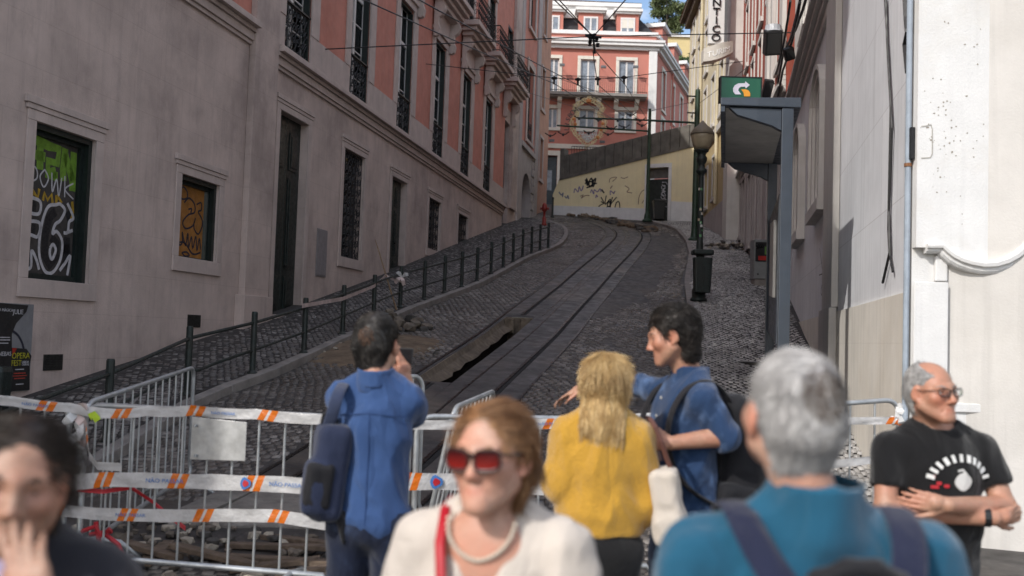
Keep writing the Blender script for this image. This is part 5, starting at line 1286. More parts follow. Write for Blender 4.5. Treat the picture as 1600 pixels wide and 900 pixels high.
mb = MB(); mb.hexa([shp(xl0+.06,SY0+.12,zR-.04),shp(xr0-.16,SY0+.12,zR-.04),shp(xr0-.16,SY1-.15,zR-.04),shp(xl0+.06,SY1-.15,zR-.04),shp(xl0+.06,SY0+.12,zR-.032),shp(xr0-.16,SY0+.12,zR-.032),shp(xr0-.16,SY1-.15,zR-.032),shp(xl0+.06,SY1-.15,zR-.032)]); mb.build('soffit', m_sof, sh)
pw = .135
for y0, zb_, nm in ((SY0+.02, zg0, 'post'), (SY1-.16, zg1, 'post')):
    x1 = xr0-.085; x0 = x1-pw
    mb = MB(); mb.hexa([shp(x0,y0,zb_-.05),shp(x1,y0,zb_-.05),shp(x1,y0+.14,zb_-.05),shp(x0,y0+.14,zb_-.05),shp(x0,y0,zR-.032),shp(x1,y0,zR-.032),shp(x1,y0+.14,zR-.032),shp(x0,y0+.14,zR-.032)]); mb.build(nm, m_shel, sh, bevel=.008)
    mb = MB()   # tapering cantilever arm
    A_ = [(xl0+.10,zR-.045),(x0-.002,zR-.045),(x0-.002,zR-.30),(x0-.12,zR-.24),(xl0+.2,zR-.13)]
    mb.prism(A_, lambda p, q, d: shp(p, d, q), y0+.02, y0+.12); mb.build('roof_arm', m_shel, sh, bevel=.006)
x1 = xr0-.14
mb = MB(); mb.hexa([shp(x1-.05,SY0+.9,1.75+.0),shp(x1,SY0+.9,1.75),shp(x1,SY1-.17,1.95),shp(x1-.05,SY1-.17,1.95),shp(x1-.05,SY0+.9,zR-.9),shp(x1,SY0+.9,zR-.9),shp(x1,SY1-.17,zR-.9),shp(x1-.05,SY1-.17,zR-.9)]); mb.build('back_panel', m_shel, sh, bevel=.01)
m_cl = glass_mat()
pc = MB(); pc.hexa([shp(x1-.09,SY0+1.25,2.35),shp(x1-.052,SY0+1.25,2.35),shp(x1-.052,SY0+2.2,2.42),shp(x1-.09,SY0+2.2,2.42),shp(x1-.09,SY0+1.25,3.35),shp(x1-.052,SY0+1.25,3.35),shp(x1-.052,SY0+2.2,3.42),shp(x1-.09,SY0+2.2,3.42)]); pc.build('timetable_case', M('pale timetable case', (.40,.39,.37), .4), sh, bevel=.006)
pc = MB(); pc.hexa([shp(x1-.06,SY1-.5,zg1-.05),shp(x1,SY1-.5,zg1-.05),shp(x1,SY1-.42,zg1-.05),shp(x1-.06,SY1-.42,zg1-.05),shp(x1-.06,SY1-.5,1.93),shp(x1,SY1-.5,1.93),shp(x1,SY1-.42,1.93),shp(x1-.06,SY1-.42,1.93)]); pc.build('panel_leg', m_shel, sh)
# green sign on top
zs0 = zR+.07; sx0, sx1 = at(1127,140,SY0+.25).x, at(1189,140,SY0+.25).x; zs1 = at(1150,121,SY0+.25).z; ys = SY0+.25
sg = thing('route_sign', ((sx0+sx1)/2, ys, zs0), 'green sign with white curved arrow and orange tail on the shelter roof', 'sign')
m_sgreen = M('green sign face', (.008,.085,.048), .4, .08, 3); 
mb = MB(); mb.box(sx0, sx1, ys, ys+.10, zs0, zs1); mb.build('panel', m_sgreen, sg, bevel=.004)
mb = MB()
for q in ((sx0-.012,sx1+.012,zs1+.001,zs1+.013),(sx0-.012,sx0-.001,zs0,zs1),(sx1+.001,sx1+.012,zs0,zs1)): mb.box(q[0], q[1], ys-.006, ys+.106, q[2], q[3])
mb.build('frame', m_iron, sg)
ZS = lambda pts: [(1060+x/4.5, 100+y/4.5) for x, y in pts]
def sgp(px): 
    p = at(px[0], px[1], ys-.004); return (p.x, p.z)
arrow = ZS([(470,122),(502,148),(474,172),(470,160),(440,160),(425,170),(420,185),(430,200),(442,214),(400,214),(386,196),(384,172),(396,150),(420,137),(470,135)])
mb = MB(); mb.prism([sgp(p) for p in arrow], lambda a, b, d: Vector((a, d, b)), ys-.008, ys-.001); mb.build('white_arrow', M('pale lilac white vinyl', (.55,.53,.62), .5), sg)
tail = ZS([(440,180),(470,178),(492,186),(504,205),(504,228),(462,228),(460,208),(452,194)])
mb = MB(); mb.prism([sgp(p) for p in tail], lambda a, b, d: Vector((a, d, b)), ys-.009, ys-.001); mb.build('orange_tail', M('orange vinyl', (.65,.27,.02), .5), sg)

# ------------------------------------------------------------------ ticket cabinet, hydrant, bollard
c0 = ground(1178, 447, .115); cx0, cx1 = c0.x, at(1200,447,c0.y).x+.15; cz1 = at(1189,374,c0.y).z; m_cab = M('grey cabinet paint', (.20,.21,.21), .5, .1, 5)
cb = thing('street_cabinet', ((cx0+cx1)/2, c0.y, c0.z), 'grey street cabinet with dark poster front and red strip beside the shelter', 'cabinet')
mb = MB(); mb.box(cx0, cx1, c0.y, c0.y+.5, c0.z+.2, cz1); mb.build('body', m_cab, cb, bevel=.015)
mb = MB(); mb.box(cx0+.03, cx1-.03, c0.y+.03, c0.y+.47, c0.z-.03, c0.z+.198); mb.build('base', m_kerb, cb)
zz = lambda t: c0.z+.2+(cz1-c0.z-.2)*t
mb = MB(); mb.box(cx0+.02, cx1-.03, c0.y-.012, c0.y-.002, zz(.44), zz(.93)); ps = mb.build('poster', m_black, cb)
mb = MB(); mb.box(cx0+.1, cx1-.2, c0.y-.018, c0.y-.013, zz(.47), zz(.58)); mb.build('red_strip', M('red print', (.4,.02,.015), .5), ps)
mb = MB(); mb.box(cx1-.26, cx1-.05, c0.y-.018, c0.y-.013, zz(.62), zz(.82)); mb.build('green_print', M('green print', (.1,.22,.05), .5), ps)
mb = MB(); add_text(mb, '20%', .13, lambda x, y, d: Vector((cx0+.14+x, c0.y-.016+d*0, zz(.82)+y)), .003); mb.build('lettering', m_sp_white, ps)
mb = MB(); mb.tube([(cx0+.1,c0.y-.01,zz(.12)),(cx0+.1,c0.y-.0,zz(.12))], .025, 8); mb.build('lock', m_iron, cb)
m_redp = M('red hydrant paint', (.24,.022,.014), .5, .25, 10)
hp = ground(850, 353, .1); hy = thing('hydrant', hp, 'red standpipe hydrant at the corner of the arched house', 'hydrant')
mb = MB(); mb.lathe([(0,0),(.12,0),(.12,.08),(.085,.12),(.09,.34),(.05,.38),(.05,.62),(.11,.66),(.12,.78),(.10,.92),(.05,1.0),(0,1.02)], hp, 12); mb.build('barrel', m_redp, hy, smooth=True)
for s in (-1, 1):
    mb = MB(); mb.tube([hp+Vector((0,0,.76)), hp+Vector((s*.15,-.02,.76))], [.05,.045], 8); mb.tube([hp+Vector((s*.15,-.02,.76)), hp+Vector((s*.19,-.02,.76))], .06, 8); mb.build('outlet', m_redp, hy)
bp = ground(863, 340, .1); bo_ = MB(); bo_.lathe([(0,0),(.09,0),(.09,.05),(.05,.1),(.05,.9),(.07,.93),(.05,1.0),(0,1.03)], bp, 10); tag(bo_.build('bollard', m_post), 'single dark bollard at the bend beside the red hydrant', 'bollard')
# drain cover and stones heaped on the right pavement and by the railing
def stones(center, rad, n, size, seed, label, name='rubble_heap', mats=None, hgt=.3, flat=1):
    t = thing(name, center, label, 'rubble'); rr = random.Random(seed); mats = mats or [m_stn, m_stn2]
    for i in range(n):
        a = rr.random()*6.283; d = rad*math.sqrt(rr.random()); x, y = center[0]+d*math.cos(a)*1.3, center[1]+d*math.sin(a)
        z = gz(y)+center[2]-gz(center[1])+max(0, hgt*(1-d/rad))*rr.uniform(.2,1)
        mb = MB(); mb.rock((x, y, z+size*.3), size*rr.uniform(.6,1.25), seed*100+i, (1, rr.uniform(.7,1), rr.uniform(.5,.8))); mb.build('stone', mats[i % len(mats)], t)
    return t
m_stn = M('dusty grey setts', (.15,.125,.10), .9, .3, 9, .8, 30); m_stn2 = M('dark basalt setts', (.06,.055,.05), .8, .3, 9, .8, 30); m_stnw = M('pale broken stone', (.36,.32,.26), .9, .2, 7, .8, 30)
p = ground(1142, 388, .115); stones((p.x, p.y, p.z), .75, 60, .085, 4, 'heap of loose setts on the pavement beyond the lamp', mats=[m_stn, m_stnw, m_stn2], hgt=.3)
p = ground(612, 512, .0); stones((p.x-.05, p.y, p.z), .62, 55, .11, 5, 'pile of dug-up setts against the railing by the tied tape', mats=[m_stn2, m_stn], hgt=.42)
p = ground(560, 548, 0); stones((p.x, p.y, p.z), 1.1, 70, .05, 6, 'dusty scatter of small stones along the kerb by the railing', mats=[m_stn, m_stn2, m_stnw], hgt=.06)
mb = MB(); vs = []; q = ground(570, 545, 0)
for ring in range(7):
    for k in range(24):
        a = k/24*6.283; r_ = ring/6; x = q.x+1.35*r_*math.cos(a)*(1+.25*math.sin(3*a)); y = q.y+2.2*r_*math.sin(a)*(1+.2*math.cos(2*a)); vs.append(Vector((x, y, gz(y)+.10*(1-r_**2)*(1+.5*mnoise.noise(Vector((x*2,y*2,0))))-.02)))
mb.add(vs, [(r_*24+k, r_*24+(k+1) % 24, (r_+1)*24+(k+1) % 24, (r_+1)*24+k) for r_ in range(6) for k in range(24)]); o = mb.build('dirt_patch', m_dirt, smooth=True); tag(o, 'low bank of sandy dirt spilled on the roadway by the railing', 'dirt', None, 'stuff')
# torn up strip with soil at the bend
L_ = [ground(900+i*8.5, 338+((i-1)**1.18)*1.15 if i > 1 else 338, 0) for i in range(15)]
t = thing('dug_up_strip', L_[6], 'dark strip of dug-up soil and stones curving round the bend below yellow wall', 'rubble')
for i in range(70):
    rr = random.Random(i+900); q = rr.choice(L_)+Vector((rr.uniform(-.5,.5), rr.uniform(-.7,.7), 0)); mb = MB(); mb.rock((q.x, q.y, gz(q.y)+.04), rr.uniform(.08,.24), i+5, (1.3,1,.6)); mb.build('clod', (m_earth, m_stn2, m_dirt)[i % 3], t)

# ------------------------------------------------------------------ posters on the near left wall
m_noti = M('bare grey poster board', (.20,.20,.21), .8, .12, 4, streak=.3)
nb_ = thing('poster_board', FL(12.2, .02, 1.0), 'grey poster board on the lower left wall with torn posters', 'board')
mb = MB(); fbox(mb, FL, 10.6, 12.47, .002, .025, .86, 1.95); mb.build('backing', m_noti, nb_)
mb = MB(); stroke(mb, lambda a, b, d: FL(a, .026+d, b), [(12.08,1.62),(12.2,1.56),(12.29,1.46),(12.33,1.36)], .03, .002); mb.build('pen_mark', m_sp_navy, nb_)
ppx = lambda u, v: FL.px(u, v)
def poster(name, label, pts, mat):
    t = thing(name, FL(ppx(*pts[0])[0], .03, ppx(*pts[-1])[1]), label, 'poster', 'posters on the lower left wall')
    mb = MB(); mb.prism([ppx(*p) for p in pts], lambda a, b, d: FL(a, d, b), .0265, .031); mb.build('sheet', mat, t); return t
m_pblk = M('black poster paper', (.014,.013,.013), .6, .2, 5)
t = poster('torn_poster', 'torn black poster headed A MÁGICA JULIE on the grey poster board', [(-40,470),(41,477),(38,487),(22,505),(15,522),(15,612),(-40,612)], m_pblk)
def ptxt(t, txt, u, v, size, mat, sx=1.0):
    a, b = ppx(u, v); mb = MB(); add_text(mb, txt, size, lambda x, y, d: FL(a+x, .033+d, b+y), .002, sx); mb.build('lettering', mat, t)
ptxt(t, 'JULIE', 25, 487.5, .085, m_sp_white, 1.0); ptxt(t, 'A MÁGICA', 6, 484.5, .05, m_sp_white); ptxt(t, 'NEBAS', 4, 553, .075, m_sp_white)
t2 = poster('opera_poster', 'black and red poster reading OPERA FEST below the torn poster', [(15.5,543),(38,545),(46,556),(43,570),(43,609),(14,611)], m_pblk)
mb = MB(); mb.prism([ppx(*p) for p in [(15.7,543.5),(23,544),(17,556),(15.7,556)]], lambda a, b, d: FL(a, d, b), .0312, .0325); mb.build('red_corner', M('red poster ink', (.33,.02,.012), .6), t2)
ptxt(t2, 'OPERA', 29, 556, .105, spray('yellow poster ink', (.40,.37,.02)), 1.0); ptxt(t2, 'FEST', 22, 567.5, .10, bpy.data.materials['yellow poster ink'], .9); ptxt(t2, 'LISBOA', 36, 565.5, .04, m_sp_white); ptxt(t2, 'OEIRAS', 36, 569.5, .04, m_sp_white)
def bars(t, rows, mat):
    for (u, v, w) in rows:
        a, b = ppx(u, v); mb = MB(); mb.ribbon([FL(a-w/2, .033, b), FL(a+w/2, .033, b)], .012, FL.n, .001); mb.build('small_print', mat, t)
bars(t, ((3,527,.2),(3,531,.2),(2,536,.16)), m_sp_white); bars(t2, ((27,577,.16),(27,600,.14)), m_sp_white); bars(t2, ((27,583,.22),(27,587,.26),(27,591,.2)), spray('red poster letters', (.4,.05,.03)))
gb = at(-4, 612, 11.4); gb.z = gz(11.4)+.11
gbt = thing('green_bin', gb, 'dark green litter bin with a white emblem at the left photo edge', 'litter bin')
mb = MB(); rbox(mb, gb.x-.05, gb.y, .17, .14, .05, [(gb.z,.8),(gb.z+.1,.9),(gb.z+.50,1),(gb.z+.56,.9)]); mb.build('body', m_post, gbt)
mb = MB(); c = Vector((gb.x+.06, gb.y-.15, gb.z+.34)); mb.tube([c+Vector((.03*math.cos(a), 0, .05*math.sin(a))) for a in np.linspace(0, 6.28, 13)[:-1]], .008, 4, False, True); mb.build('emblem', m_sp_white, gbt)

# ------------------------------------------------------------------ tape remnants and cane at the railing
def tape_mat(name, white=(.64,.63,.62)):
    m, nt, b = new_mat(name); uv = nt.nodes.new('ShaderNodeUVMap'); sx = nt.nodes.new('ShaderNodeSeparateXYZ'); nt.links.new(uv.outputs[0], sx.inputs[0])
    def mth(op, a, b_): 
        n = nt.nodes.new('ShaderNodeMath'); n.operation = op
        for i, q in enumerate((a, b_)):
            if isinstance(q, (int, float)): n.inputs[i].default_value = q
            else: nt.links.new(q, n.inputs[i])
        return n.outputs[0]
    u = mth('ADD', sx.outputs[0], mth('MULTIPLY', sx.outputs[1], -.035)); f = mth('MODULO', mth('ADD', u, 50.0), .52)
    a1 = mth('MULTIPLY', mth('GREATER_THAN', f, .03), mth('LESS_THAN', f, .078)); a2 = mth('MULTIPLY', mth('GREATER_THAN', f, .098), mth('LESS_THAN', f, .146))
    s = mth('MAXIMUM', a1, a2); P = pos(nt)
    wcol = mix_rgb(nt, noise_n(nt, P, 9, 4), scl(white, .85), white); col = mix_rgb(nt, s, wcol, (.72,.17,.012))
    nt.links.new(col, b.inputs['Base Color']); b.inputs['Roughness'].default_value = .35
    bn = nt.nodes.new('ShaderNodeBump'); bn.inputs['Strength'].default_value = .3; bn.inputs['Distance'].default_value = .02; nt.links.new(noise_n(nt, P, 16, 3), bn.inputs['Height']); nt.links.new(bn.outputs[0], b.inputs['Normal'])
    tr_ = nt.nodes.new('ShaderNodeBsdfTranslucent'); nt.links.new(col, tr_.inputs[0]); mx = nt.nodes.new('ShaderNodeMixShader'); mx.inputs[0].default_value = .3
    nt.links.new(b.outputs[0], mx.inputs[1]); nt.links.new(tr_.outputs[0], mx.inputs[2]); nt.links.new(mx.outputs[0], nt.nodes['Material Output'].inputs[0]); return m
m_tape = tape_mat('white and orange barrier tape'); m_tapeblue = M('blue tape print', (.05,.16,.42), .5); m_tapered = M('red tape', (.42,.02,.03), .4, .15, 8); m_pinktape = M('faded pinkish white tape', (.50,.40,.38), .5, .2, 9)
def tape(pts, h, label, text=(), u0=0.0, twist=0.02, sag=0.0, mat=None, seed=0, lean=0.0, n=10):
    P = [Vector(p) for p in pts]; C = []
    for a, b in zip(P, P[1:]):
        for k in range(n): t = k/n; C.append(a+(b-a)*t-Vector((0,0,4*sag*t*(1-t))))
    C.append(P[-1]); vs = []; uvs = []; fs = []; L = u0; t_ = thing('barrier_tape', P[0], label, 'barrier tape', 'strips of barrier tape'); NR = 4
    for i, c in enumerate(C):
        if i: L += (c-C[i-1]).length
        w = mnoise.noise(Vector((L*1.6, seed, 0)))*twist*6+lean; dd = Vector((0, -math.sin(w), math.cos(w)))
        hh = h*(1-.18*abs(mnoise.noise(Vector((L*2.3, seed+5, 2)))))
        for r_ in range(NR+1):
            q = r_/NR-.5; vs.append(c+dd*hh*q+Vector((0, .012*mnoise.noise(Vector((L*7, r_*.8, seed))), 0))); uvs.append((L, r_/NR))
    for i in range(len(C)-1):
        for r_ in range(NR): a = i*(NR+1)+r_; fs.append((a, a+1, a+NR+2, a+NR+1))
    mb = MB(); mb.add(vs, fs, uvs); mb.build('film', mat or m_tape, t_, smooth=True, recalc=False)
    for (seg, fr, word) in text:
        a, b = P[seg], P[seg+1]; c = a+(b-a)*fr-Vector((0,0,4*sag*fr*(1-fr))); d = (b-a).normalized(); nn = Vector((0,-1,0))
        if not word:   # round crest
            for r_, mt, z_ in ((.36, m_tapeblue, .013), (.20, m_tapered, .016)):
                tb = MB(); tb.prism([(h*r_*math.cos(q), h*r_*math.sin(q)*(1+.2*math.cos(3*q))) for q in np.linspace(0, 6.283, 15)[:-1]], lambda x, y, q: c+d*x+Vector((0,0,y))+nn*q, z_, z_+.002); tb.build('crest', mt, t_)
            continue
        tb = MB(); add_text(tb, word, h*.36, lambda x, y, q: c+d*x+Vector((0,0,y))+nn*(.014+q), .001, 1.15); tb.build('lettering', m_tapeblue, t_)
    return t_
R_ = lambda u, v, Y: at(u, v, Y)
tape([R_(472,478,15.3), R_(535,467,17.1), R_(585,447,19), R_(603,430,20.5)], .07, 'faded red and white tape strung along the railing', mat=m_pinktape, twist=.15, seed=3)
tape([R_(603,430,20.5), R_(615,437,20.5), R_(627,440,20.5)], .05, 'short crumpled tape between the cane and the railing post', mat=m_pinktape, twist=.2, seed=5)
kn = thing('tape_knot', R_(628,435,20.5), 'white bow of tape tied on a railing post beside the cane', 'tape knot')
for k, d in enumerate(((-.10,.02,.10),(.12,.0,.06),(-.13,0,-.12),(.05,0,-.16))):
    mb = MB(); c = R_(628,433,20.45); mb.ribbon([c, c+Vector(d)*.6+Vector((0,-.05,.02)), c+Vector(d)*1.1], [.03,.09,.07], (0.2,-1,.3), .004); mb.build('strip', m_tape if k < 2 else m_pinktape, kn)
cn = MB(); cn.tube([R_(622,492,20.4), R_(604,433,20.5), R_(590,386,20.7), R_(586,374,20.7)], [.022,.018,.013,.006], 6); tag(cn.build('cane', M('weathered cane', (.22,.15,.09), .8)), 'thin leaning cane stuck in the setts pile by the railing', 'cane')

# ------------------------------------------------------------------ crowd-control barriers
m_galv = M('galvanised steel tube', (.42,.44,.45), .42, .14, 9, metal=.6, streak=.1)
def barrier(p0, p1, z0, h, label, bars=10, plate=None, lean=0.0, feet=True, bars_step=None):
    """p0,p1: ground ends (x,y); z0: ground heights at both ends; lean: sideways lean in metres at the top"""
    a = Vector((p0[0], p0[1], z0[0])); b = Vector((p1[0], p1[1], z0[1])); d = (b-a); L = d.length; d.normalize(); sd = Vector((d.y, -d.x, 0)).normalized()
    t = thing('crowd_barrier', a+(b-a)*.5, label, 'barrier', 'crowd control barriers'); f = lambda s, z, w=0: a+d*s+Vector((0,0,z))+sd*(lean*z/h+w)
    r = .019; cr = .11; P = []
    def corner(cx, cz, a0, a1): return [f(cx+cr*math.cos(x), cz+cr*math.sin(x)) for x in np.linspace(a0, a1, 6)]
    zb_ = .14
    P = [f(0,zb_+.12)]+corner(cr, h-cr, math.pi, math.pi/2)+corner(L-cr, h-cr, math.pi/2, 0)+[f(L,zb_+.12)]+corner(L-.06, zb_+.06, 0, -math.pi/2)[1:5:3]+[f(L-.06,zb_), f(.06,zb_)]
    mb = MB(); mb.tube(P, r, 10, False, True); mb.build('frame', m_galv, t, smooth=True)
    for i in range(bars):
        s = L*(i+1)/(bars+1); mb = MB(); mb.tube([f(s,zb_+.01), f(s,h-.012)], .0085, 8, False); mb.build('bar', m_galv, t, smooth=True)
    if feet:
        for s in (.28, L-.28):
            mb = MB(); w0 = .36; zf = lambda w: 0.0
            mb.tube([f(s,-.0+.02,-w0)+Vector((0,0,gz((f(s,0,-w0)).y)-f(s,0).z)), f(s,.12,-w0*.5), f(s,zb_), f(s,.12,w0*.5), f(s,.02,w0)+Vector((0,0,gz((f(s,0,w0)).y)-f(s,0).z))], .018, 8); mb.build('foot', m_galv, t, smooth=True)
    if plate:
        s0, s1, z_0, z_1 = plate; mb = MB(); P8 = [f(s0,z_0,-.014),f(s1,z_0,-.014),f(s1,z_0,.012),f(s0,z_0,.012),f(s0,z_1,-.014),f(s1,z_1,-.014),f(s1,z_1,.012),f(s0,z_1,.012)]; mb.hexa(P8); mb.build('plate', M('scuffed zinc plate', (.46,.46,.45), .5, .12, 7, metal=.5), t, bevel=.01)
    return t
A0 = at(128, 760, 6.62); A1 = at(524, 760, 6.3)
barrier((A0.x, A0.y), (A1.x, A1.y), (.02, .02), 1.165, 'grey steel barrier with square zinc plate standing behind the left tapes', 9, plate=None)
B0 = at(648, 760, 6.5); B1 = at(1025, 760, 6.85); B2 = at(1045, 760, 6.87); B3 = at(1403, 760, 7.25)
barrier((B0.x, B0.y), (B1.x, B1.y), (.03, .03), 1.16, 'grey steel barrier behind the woman in yellow', 7)
barrier((B2.x, B2.y), (B3.x, B3.y), (.05, .2), 1.17, 'grey steel barrier ending by the man in the black shirt', 8)
C0 = at(132, 700, 6.8); C1 = at(297, 700, 9.3); 
barrier((C0.x, C0.y), (C1.x, C1.y), (.02, .19), 1.16, 'grey steel barrier angled uphill behind the plated barrier', 13)
F0 = at(-70, 700, 6.9); F1 = at(106, 700, 6.6)
barrier((F0.x-.9, F0.y), (F1.x, F1.y), (.0, .0), 1.18, 'grey steel barrier cut by the left photo edge', 9)
D0 = at(668, 700, 7.0); D1 = at(722, 700, 8.3)
barrier((D0.x-.05, D0.y), (D1.x+.03, D1.y), (.0, .06), 1.22, 'grey steel barrier leaning sideways behind the man photographing', 9, lean=.24, feet=False, plate=(.55,.85,.7,1.0))
E0 = at(540, 700, 7.6); E1 = at(657, 700, 8.2)
barrier((E0.x, E0.y), (E1.x, E1.y), (.02, .06), 1.33, 'grey steel barrier half hidden behind the blue-shirted man', 6)
pl_ = thing('zinc_plate', at(342, 688, 6.42), 'blank square zinc plate fixed to the barrier bars', 'plate')
mb = MB(); a = at(297, 718, 6.42); b = at(386, 660, 6.36); mb.hexa([(a.x,a.y-.004,a.z),(b.x,b.y-.004,a.z+.01),(b.x,b.y+.004,a.z+.01),(a.x,a.y+.004,a.z),(a.x,a.y-.004,b.z+.02),(b.x,b.y-.004,b.z),(b.x,b.y+.004,b.z),(a.x,a.y+.004,b.z+.02)]); mb.build('sheet', M('scuffed zinc sheet', (.40,.40,.39), .5, .2, 9, metal=.35, streak=.2), pl_, bevel=.003)
for (u, v) in ((305,665),(378,665),(305,712),(378,713)):
    c = at(u, v, 6.39); mb = MB(); mb.lathe([(0,-.01),(.011,-.008),(.011,.008),(0,.01)], c, 8); mb.build('bolt', m_galv, pl_)
# tapes strung on the barriers
tape([R_(-30,618,6.5), R_(20,627,6.5), R_(110,637,6.52), R_(170,646,6.5), R_(230,642,6.48), R_(300,641,6.45), R_(400,647,6.35), R_(520,656,6.24)], .072, 'topmost orange-striped tape along the left barrier rails', [(1,.4,'NÃO PASSAR'),(5,.5,'NÃO PASSAR')], .1, .05, seed=1, sag=.008)
tape([R_(92,756,6.5), R_(168,749,6.45), R_(250,751,6.4), R_(330,753,6.38), R_(440,757,6.3), R_(486,760,6.25)], .105, 'wide orange-striped tape at mid height across the left barrier', [(2,.10,'NÃO PASSAR'),(4,.2,'NÃO PASSAR'),(3,.5,'')], .22, .03, seed=2)
tape([R_(92,797,6.5), R_(150,803,6.45), R_(260,806,6.4), R_(350,805,6.36), R_(430,806,6.3), R_(470,812,6.27), R_(524,822,6.25)], .085, 'lowest twisted orange-striped tape on the left barrier', [(1,.5,'NÃO PASSAR')], .05, .09, seed=7)
tape([R_(636,752,6.4), R_(720,753,6.45), R_(800,757,6.5), R_(850,760,6.5)], .12, 'wide orange-striped tape right of the blue-shirted man', [(0,.55,'')], .0, .015, seed=11)
tape([R_(645,664,6.4), R_(740,664,6.45), R_(830,663,6.5), R_(890,661,6.55), R_(1010,653,6.7), R_(1130,645,6.8)], .07, 'upper tape on the rail behind the woman in sunglasses', [(2,.5,'NÃO PASSAR')], .12, .02, seed=12)
tape([R_(800,822,6.5), R_(882,824,6.55), R_(960,818,6.6)], .07, 'low tape between sunglasses woman and yellow jumper', [], .02, .02, seed=13)
tape([R_(1100,748,6.8), R_(1240,735,7.0), R_(1330,722,7.1), R_(1390,716,7.18)], .06, 'lower thin tape at the right end of the barriers', [], .12, .03, seed=14)
tape([R_(1200,668,6.9), R_(1315,658,7.1), R_(1400,657,7.15), R_(1412,663,7.15)], .055, 'upper thin tape at the right end of the barriers', [], .02, .03, seed=15)
tape([R_(134,672,6.5), R_(140,712,6.48), R_(152,728,6.46), R_(190,730,6.45)], .06, 'loose strand of tape drooping beside the barrier corner post', [], .0, .3, seed=21)
tape([R_(120,765,6.55), R_(160,768,6.5), R_(205,762,6.6), R_(240,785,6.7), R_(256,800,6.7), R_(290,826,6.8)], .03, 'thin red strand of tape hanging inside the left barrier', mat=m_tapered, twist=.3, seed=23)
kn = thing('tape_knot', at(122, 690, 6.55), 'bundle of wound white tape knotted round the barrier corner', 'tape knot')
rr = random.Random(5)
for k in range(12):
    c = at(rr.uniform(112,130), rr.uniform(630,715), 6.55); d = Vector((rr.uniform(-.08,.08), rr.uniform(-.06,.02), rr.uniform(-.12,.05)))
    mb = MB(); mb.ribbon([c, c+d*.6+Vector((.02,-.03,0)), c+d], [.05,.06,.03], (rr.uniform(-.5,.5),-1,rr.uniform(-.3,.3)), .003); mb.build('strip', m_pinktape if k % 4 == 0 else M('crumpled white tape', (.66,.66,.65), .5) if k == 1 else bpy.data.materials.get('crumpled white tape') or m_tape, kn)
mb = MB(); c = at(140,652,6.5); mb.ribbon([c, c+Vector((.03,-.01,.02)), c+Vector((.06,0,-.02))], .05, (0,-1,0), .003); mb.build('lime_scrap', M('lime scrap', (.45,.62,.03), .5), kn)
kn2 = thing('tape_knot', at(1405, 650, 7.2), 'white tape tied round the right end of the last barrier', 'tape knot')
for k in range(7):
    c = at(1404+rr.uniform(-6,6), rr.uniform(625,668), 7.18); d = Vector((rr.uniform(-.04,.09), rr.uniform(-.05,.02), rr.uniform(-.05,.09)))
    mb = MB(); mb.ribbon([c, c+d*.5+Vector((0,-.02,0)), c+d], [.04,.05,.02], (rr.uniform(-.4,.4),-1,0), .003); mb.build('strip', bpy.data.materials['crumpled white tape'], kn2)
mb = MB(); c = at(1396,684,7.18); mb.ribbon([c, c+Vector((.02,-.01,.02)), c+Vector((.04,0,-.01))], .04, (0,-1,0), .003); mb.build('lime_scrap', bpy.data.materials['lime scrap'], kn2)
kr_ = thing('red_tape_bundle', at(160, 845, 6.7), 'tangle of red tape around the left barrier foot', 'tape knot')
for k, pts in enumerate(([(128,830),(150,822),(158,838),(172,826)],[(150,815),(156,850)],[(165,835),(185,850),(195,872)],[(120,850),(124,880)],[(140,835),(175,830)])):
    mb = MB(); mb.tube([at(*p, 6.62+.03*k) for p in pts], .016, 5); mb.build('strand', m_tapered, kr_)

# ------------------------------------------------------------------ rubble, slab edge and planks behind the barrier
m_slab = M('broken grey concrete slab', (.20,.185,.165), .9, .25, 4, 1.2, 18, stain=(.09,.08,.07), stain_amt=.6)
for k, (u0, u1, Y0, Y1, lab) in enumerate(((262,318,8.15,9.2,'left broken concrete slab edge behind the barrier'),(332,500,8.2,9.3,'right broken concrete slab edge behind the barrier, cracked and pale'))):
    a, b = at(u0, 840, Y0), at(u1, 840, Y0); mb = MB(); n = 14; vs = []; fs = []
    for i in range(n+1):
        x = a.x+(b.x-a.x)*i/n; j = .10*mnoise.noise(Vector((x*3.3, k, 0))); z = gz(Y0)+.12+.02*mnoise.noise(Vector((x*5, 1, k)))
        vs += [Vector((x, Y0+j, z-.3)), Vector((x, Y0+j*1.3, z-.1)), Vector((x, Y0+.06+j, z)), Vector((x+.15, Y1, gz(Y1)+.05))]
    for i in range(n):
        for q in range(3): fs.append((i*4+q, i*4+4+q, i*4+5+q, i*4+1+q))
    fs += [(0,1,2,3), (n*4+3,n*4+2,n*4+1,n*4)]
    mb.add(vs, fs); tag(mb.build('concrete_slab', m_slab), lab, 'slab')
m_plank = M('weathered brown plank', (.135,.098,.07), .85, .3, 8, .5, 40, streak=.0, stain=(.06,.045,.03), stain_amt=.6)
pk_ = [((270,850),(400,882),7.1,6.9),((300,868),(520,878),7.3,6.9),((360,888),(500,872),6.9,7.0),((355,868),(545,855),7.6,7.4),((190,845),(280,870),7.2,7.0),((225,880),(262,846),6.9,7.6),((430,897),(520,884),6.7,6.8),((410,862),(515,848),7.9,7.7)]
pl_lab = ('long brown plank sloping down behind the barrier','longest brown plank lying level behind the barrier','pale plank end pointing right behind the barrier','brown plank resting against the pale slab','short reddish plank at the left of the rubble','short dark plank propped across the rubble','thin plank nearest the barrier foot','narrow upper plank lying on the slab edge')
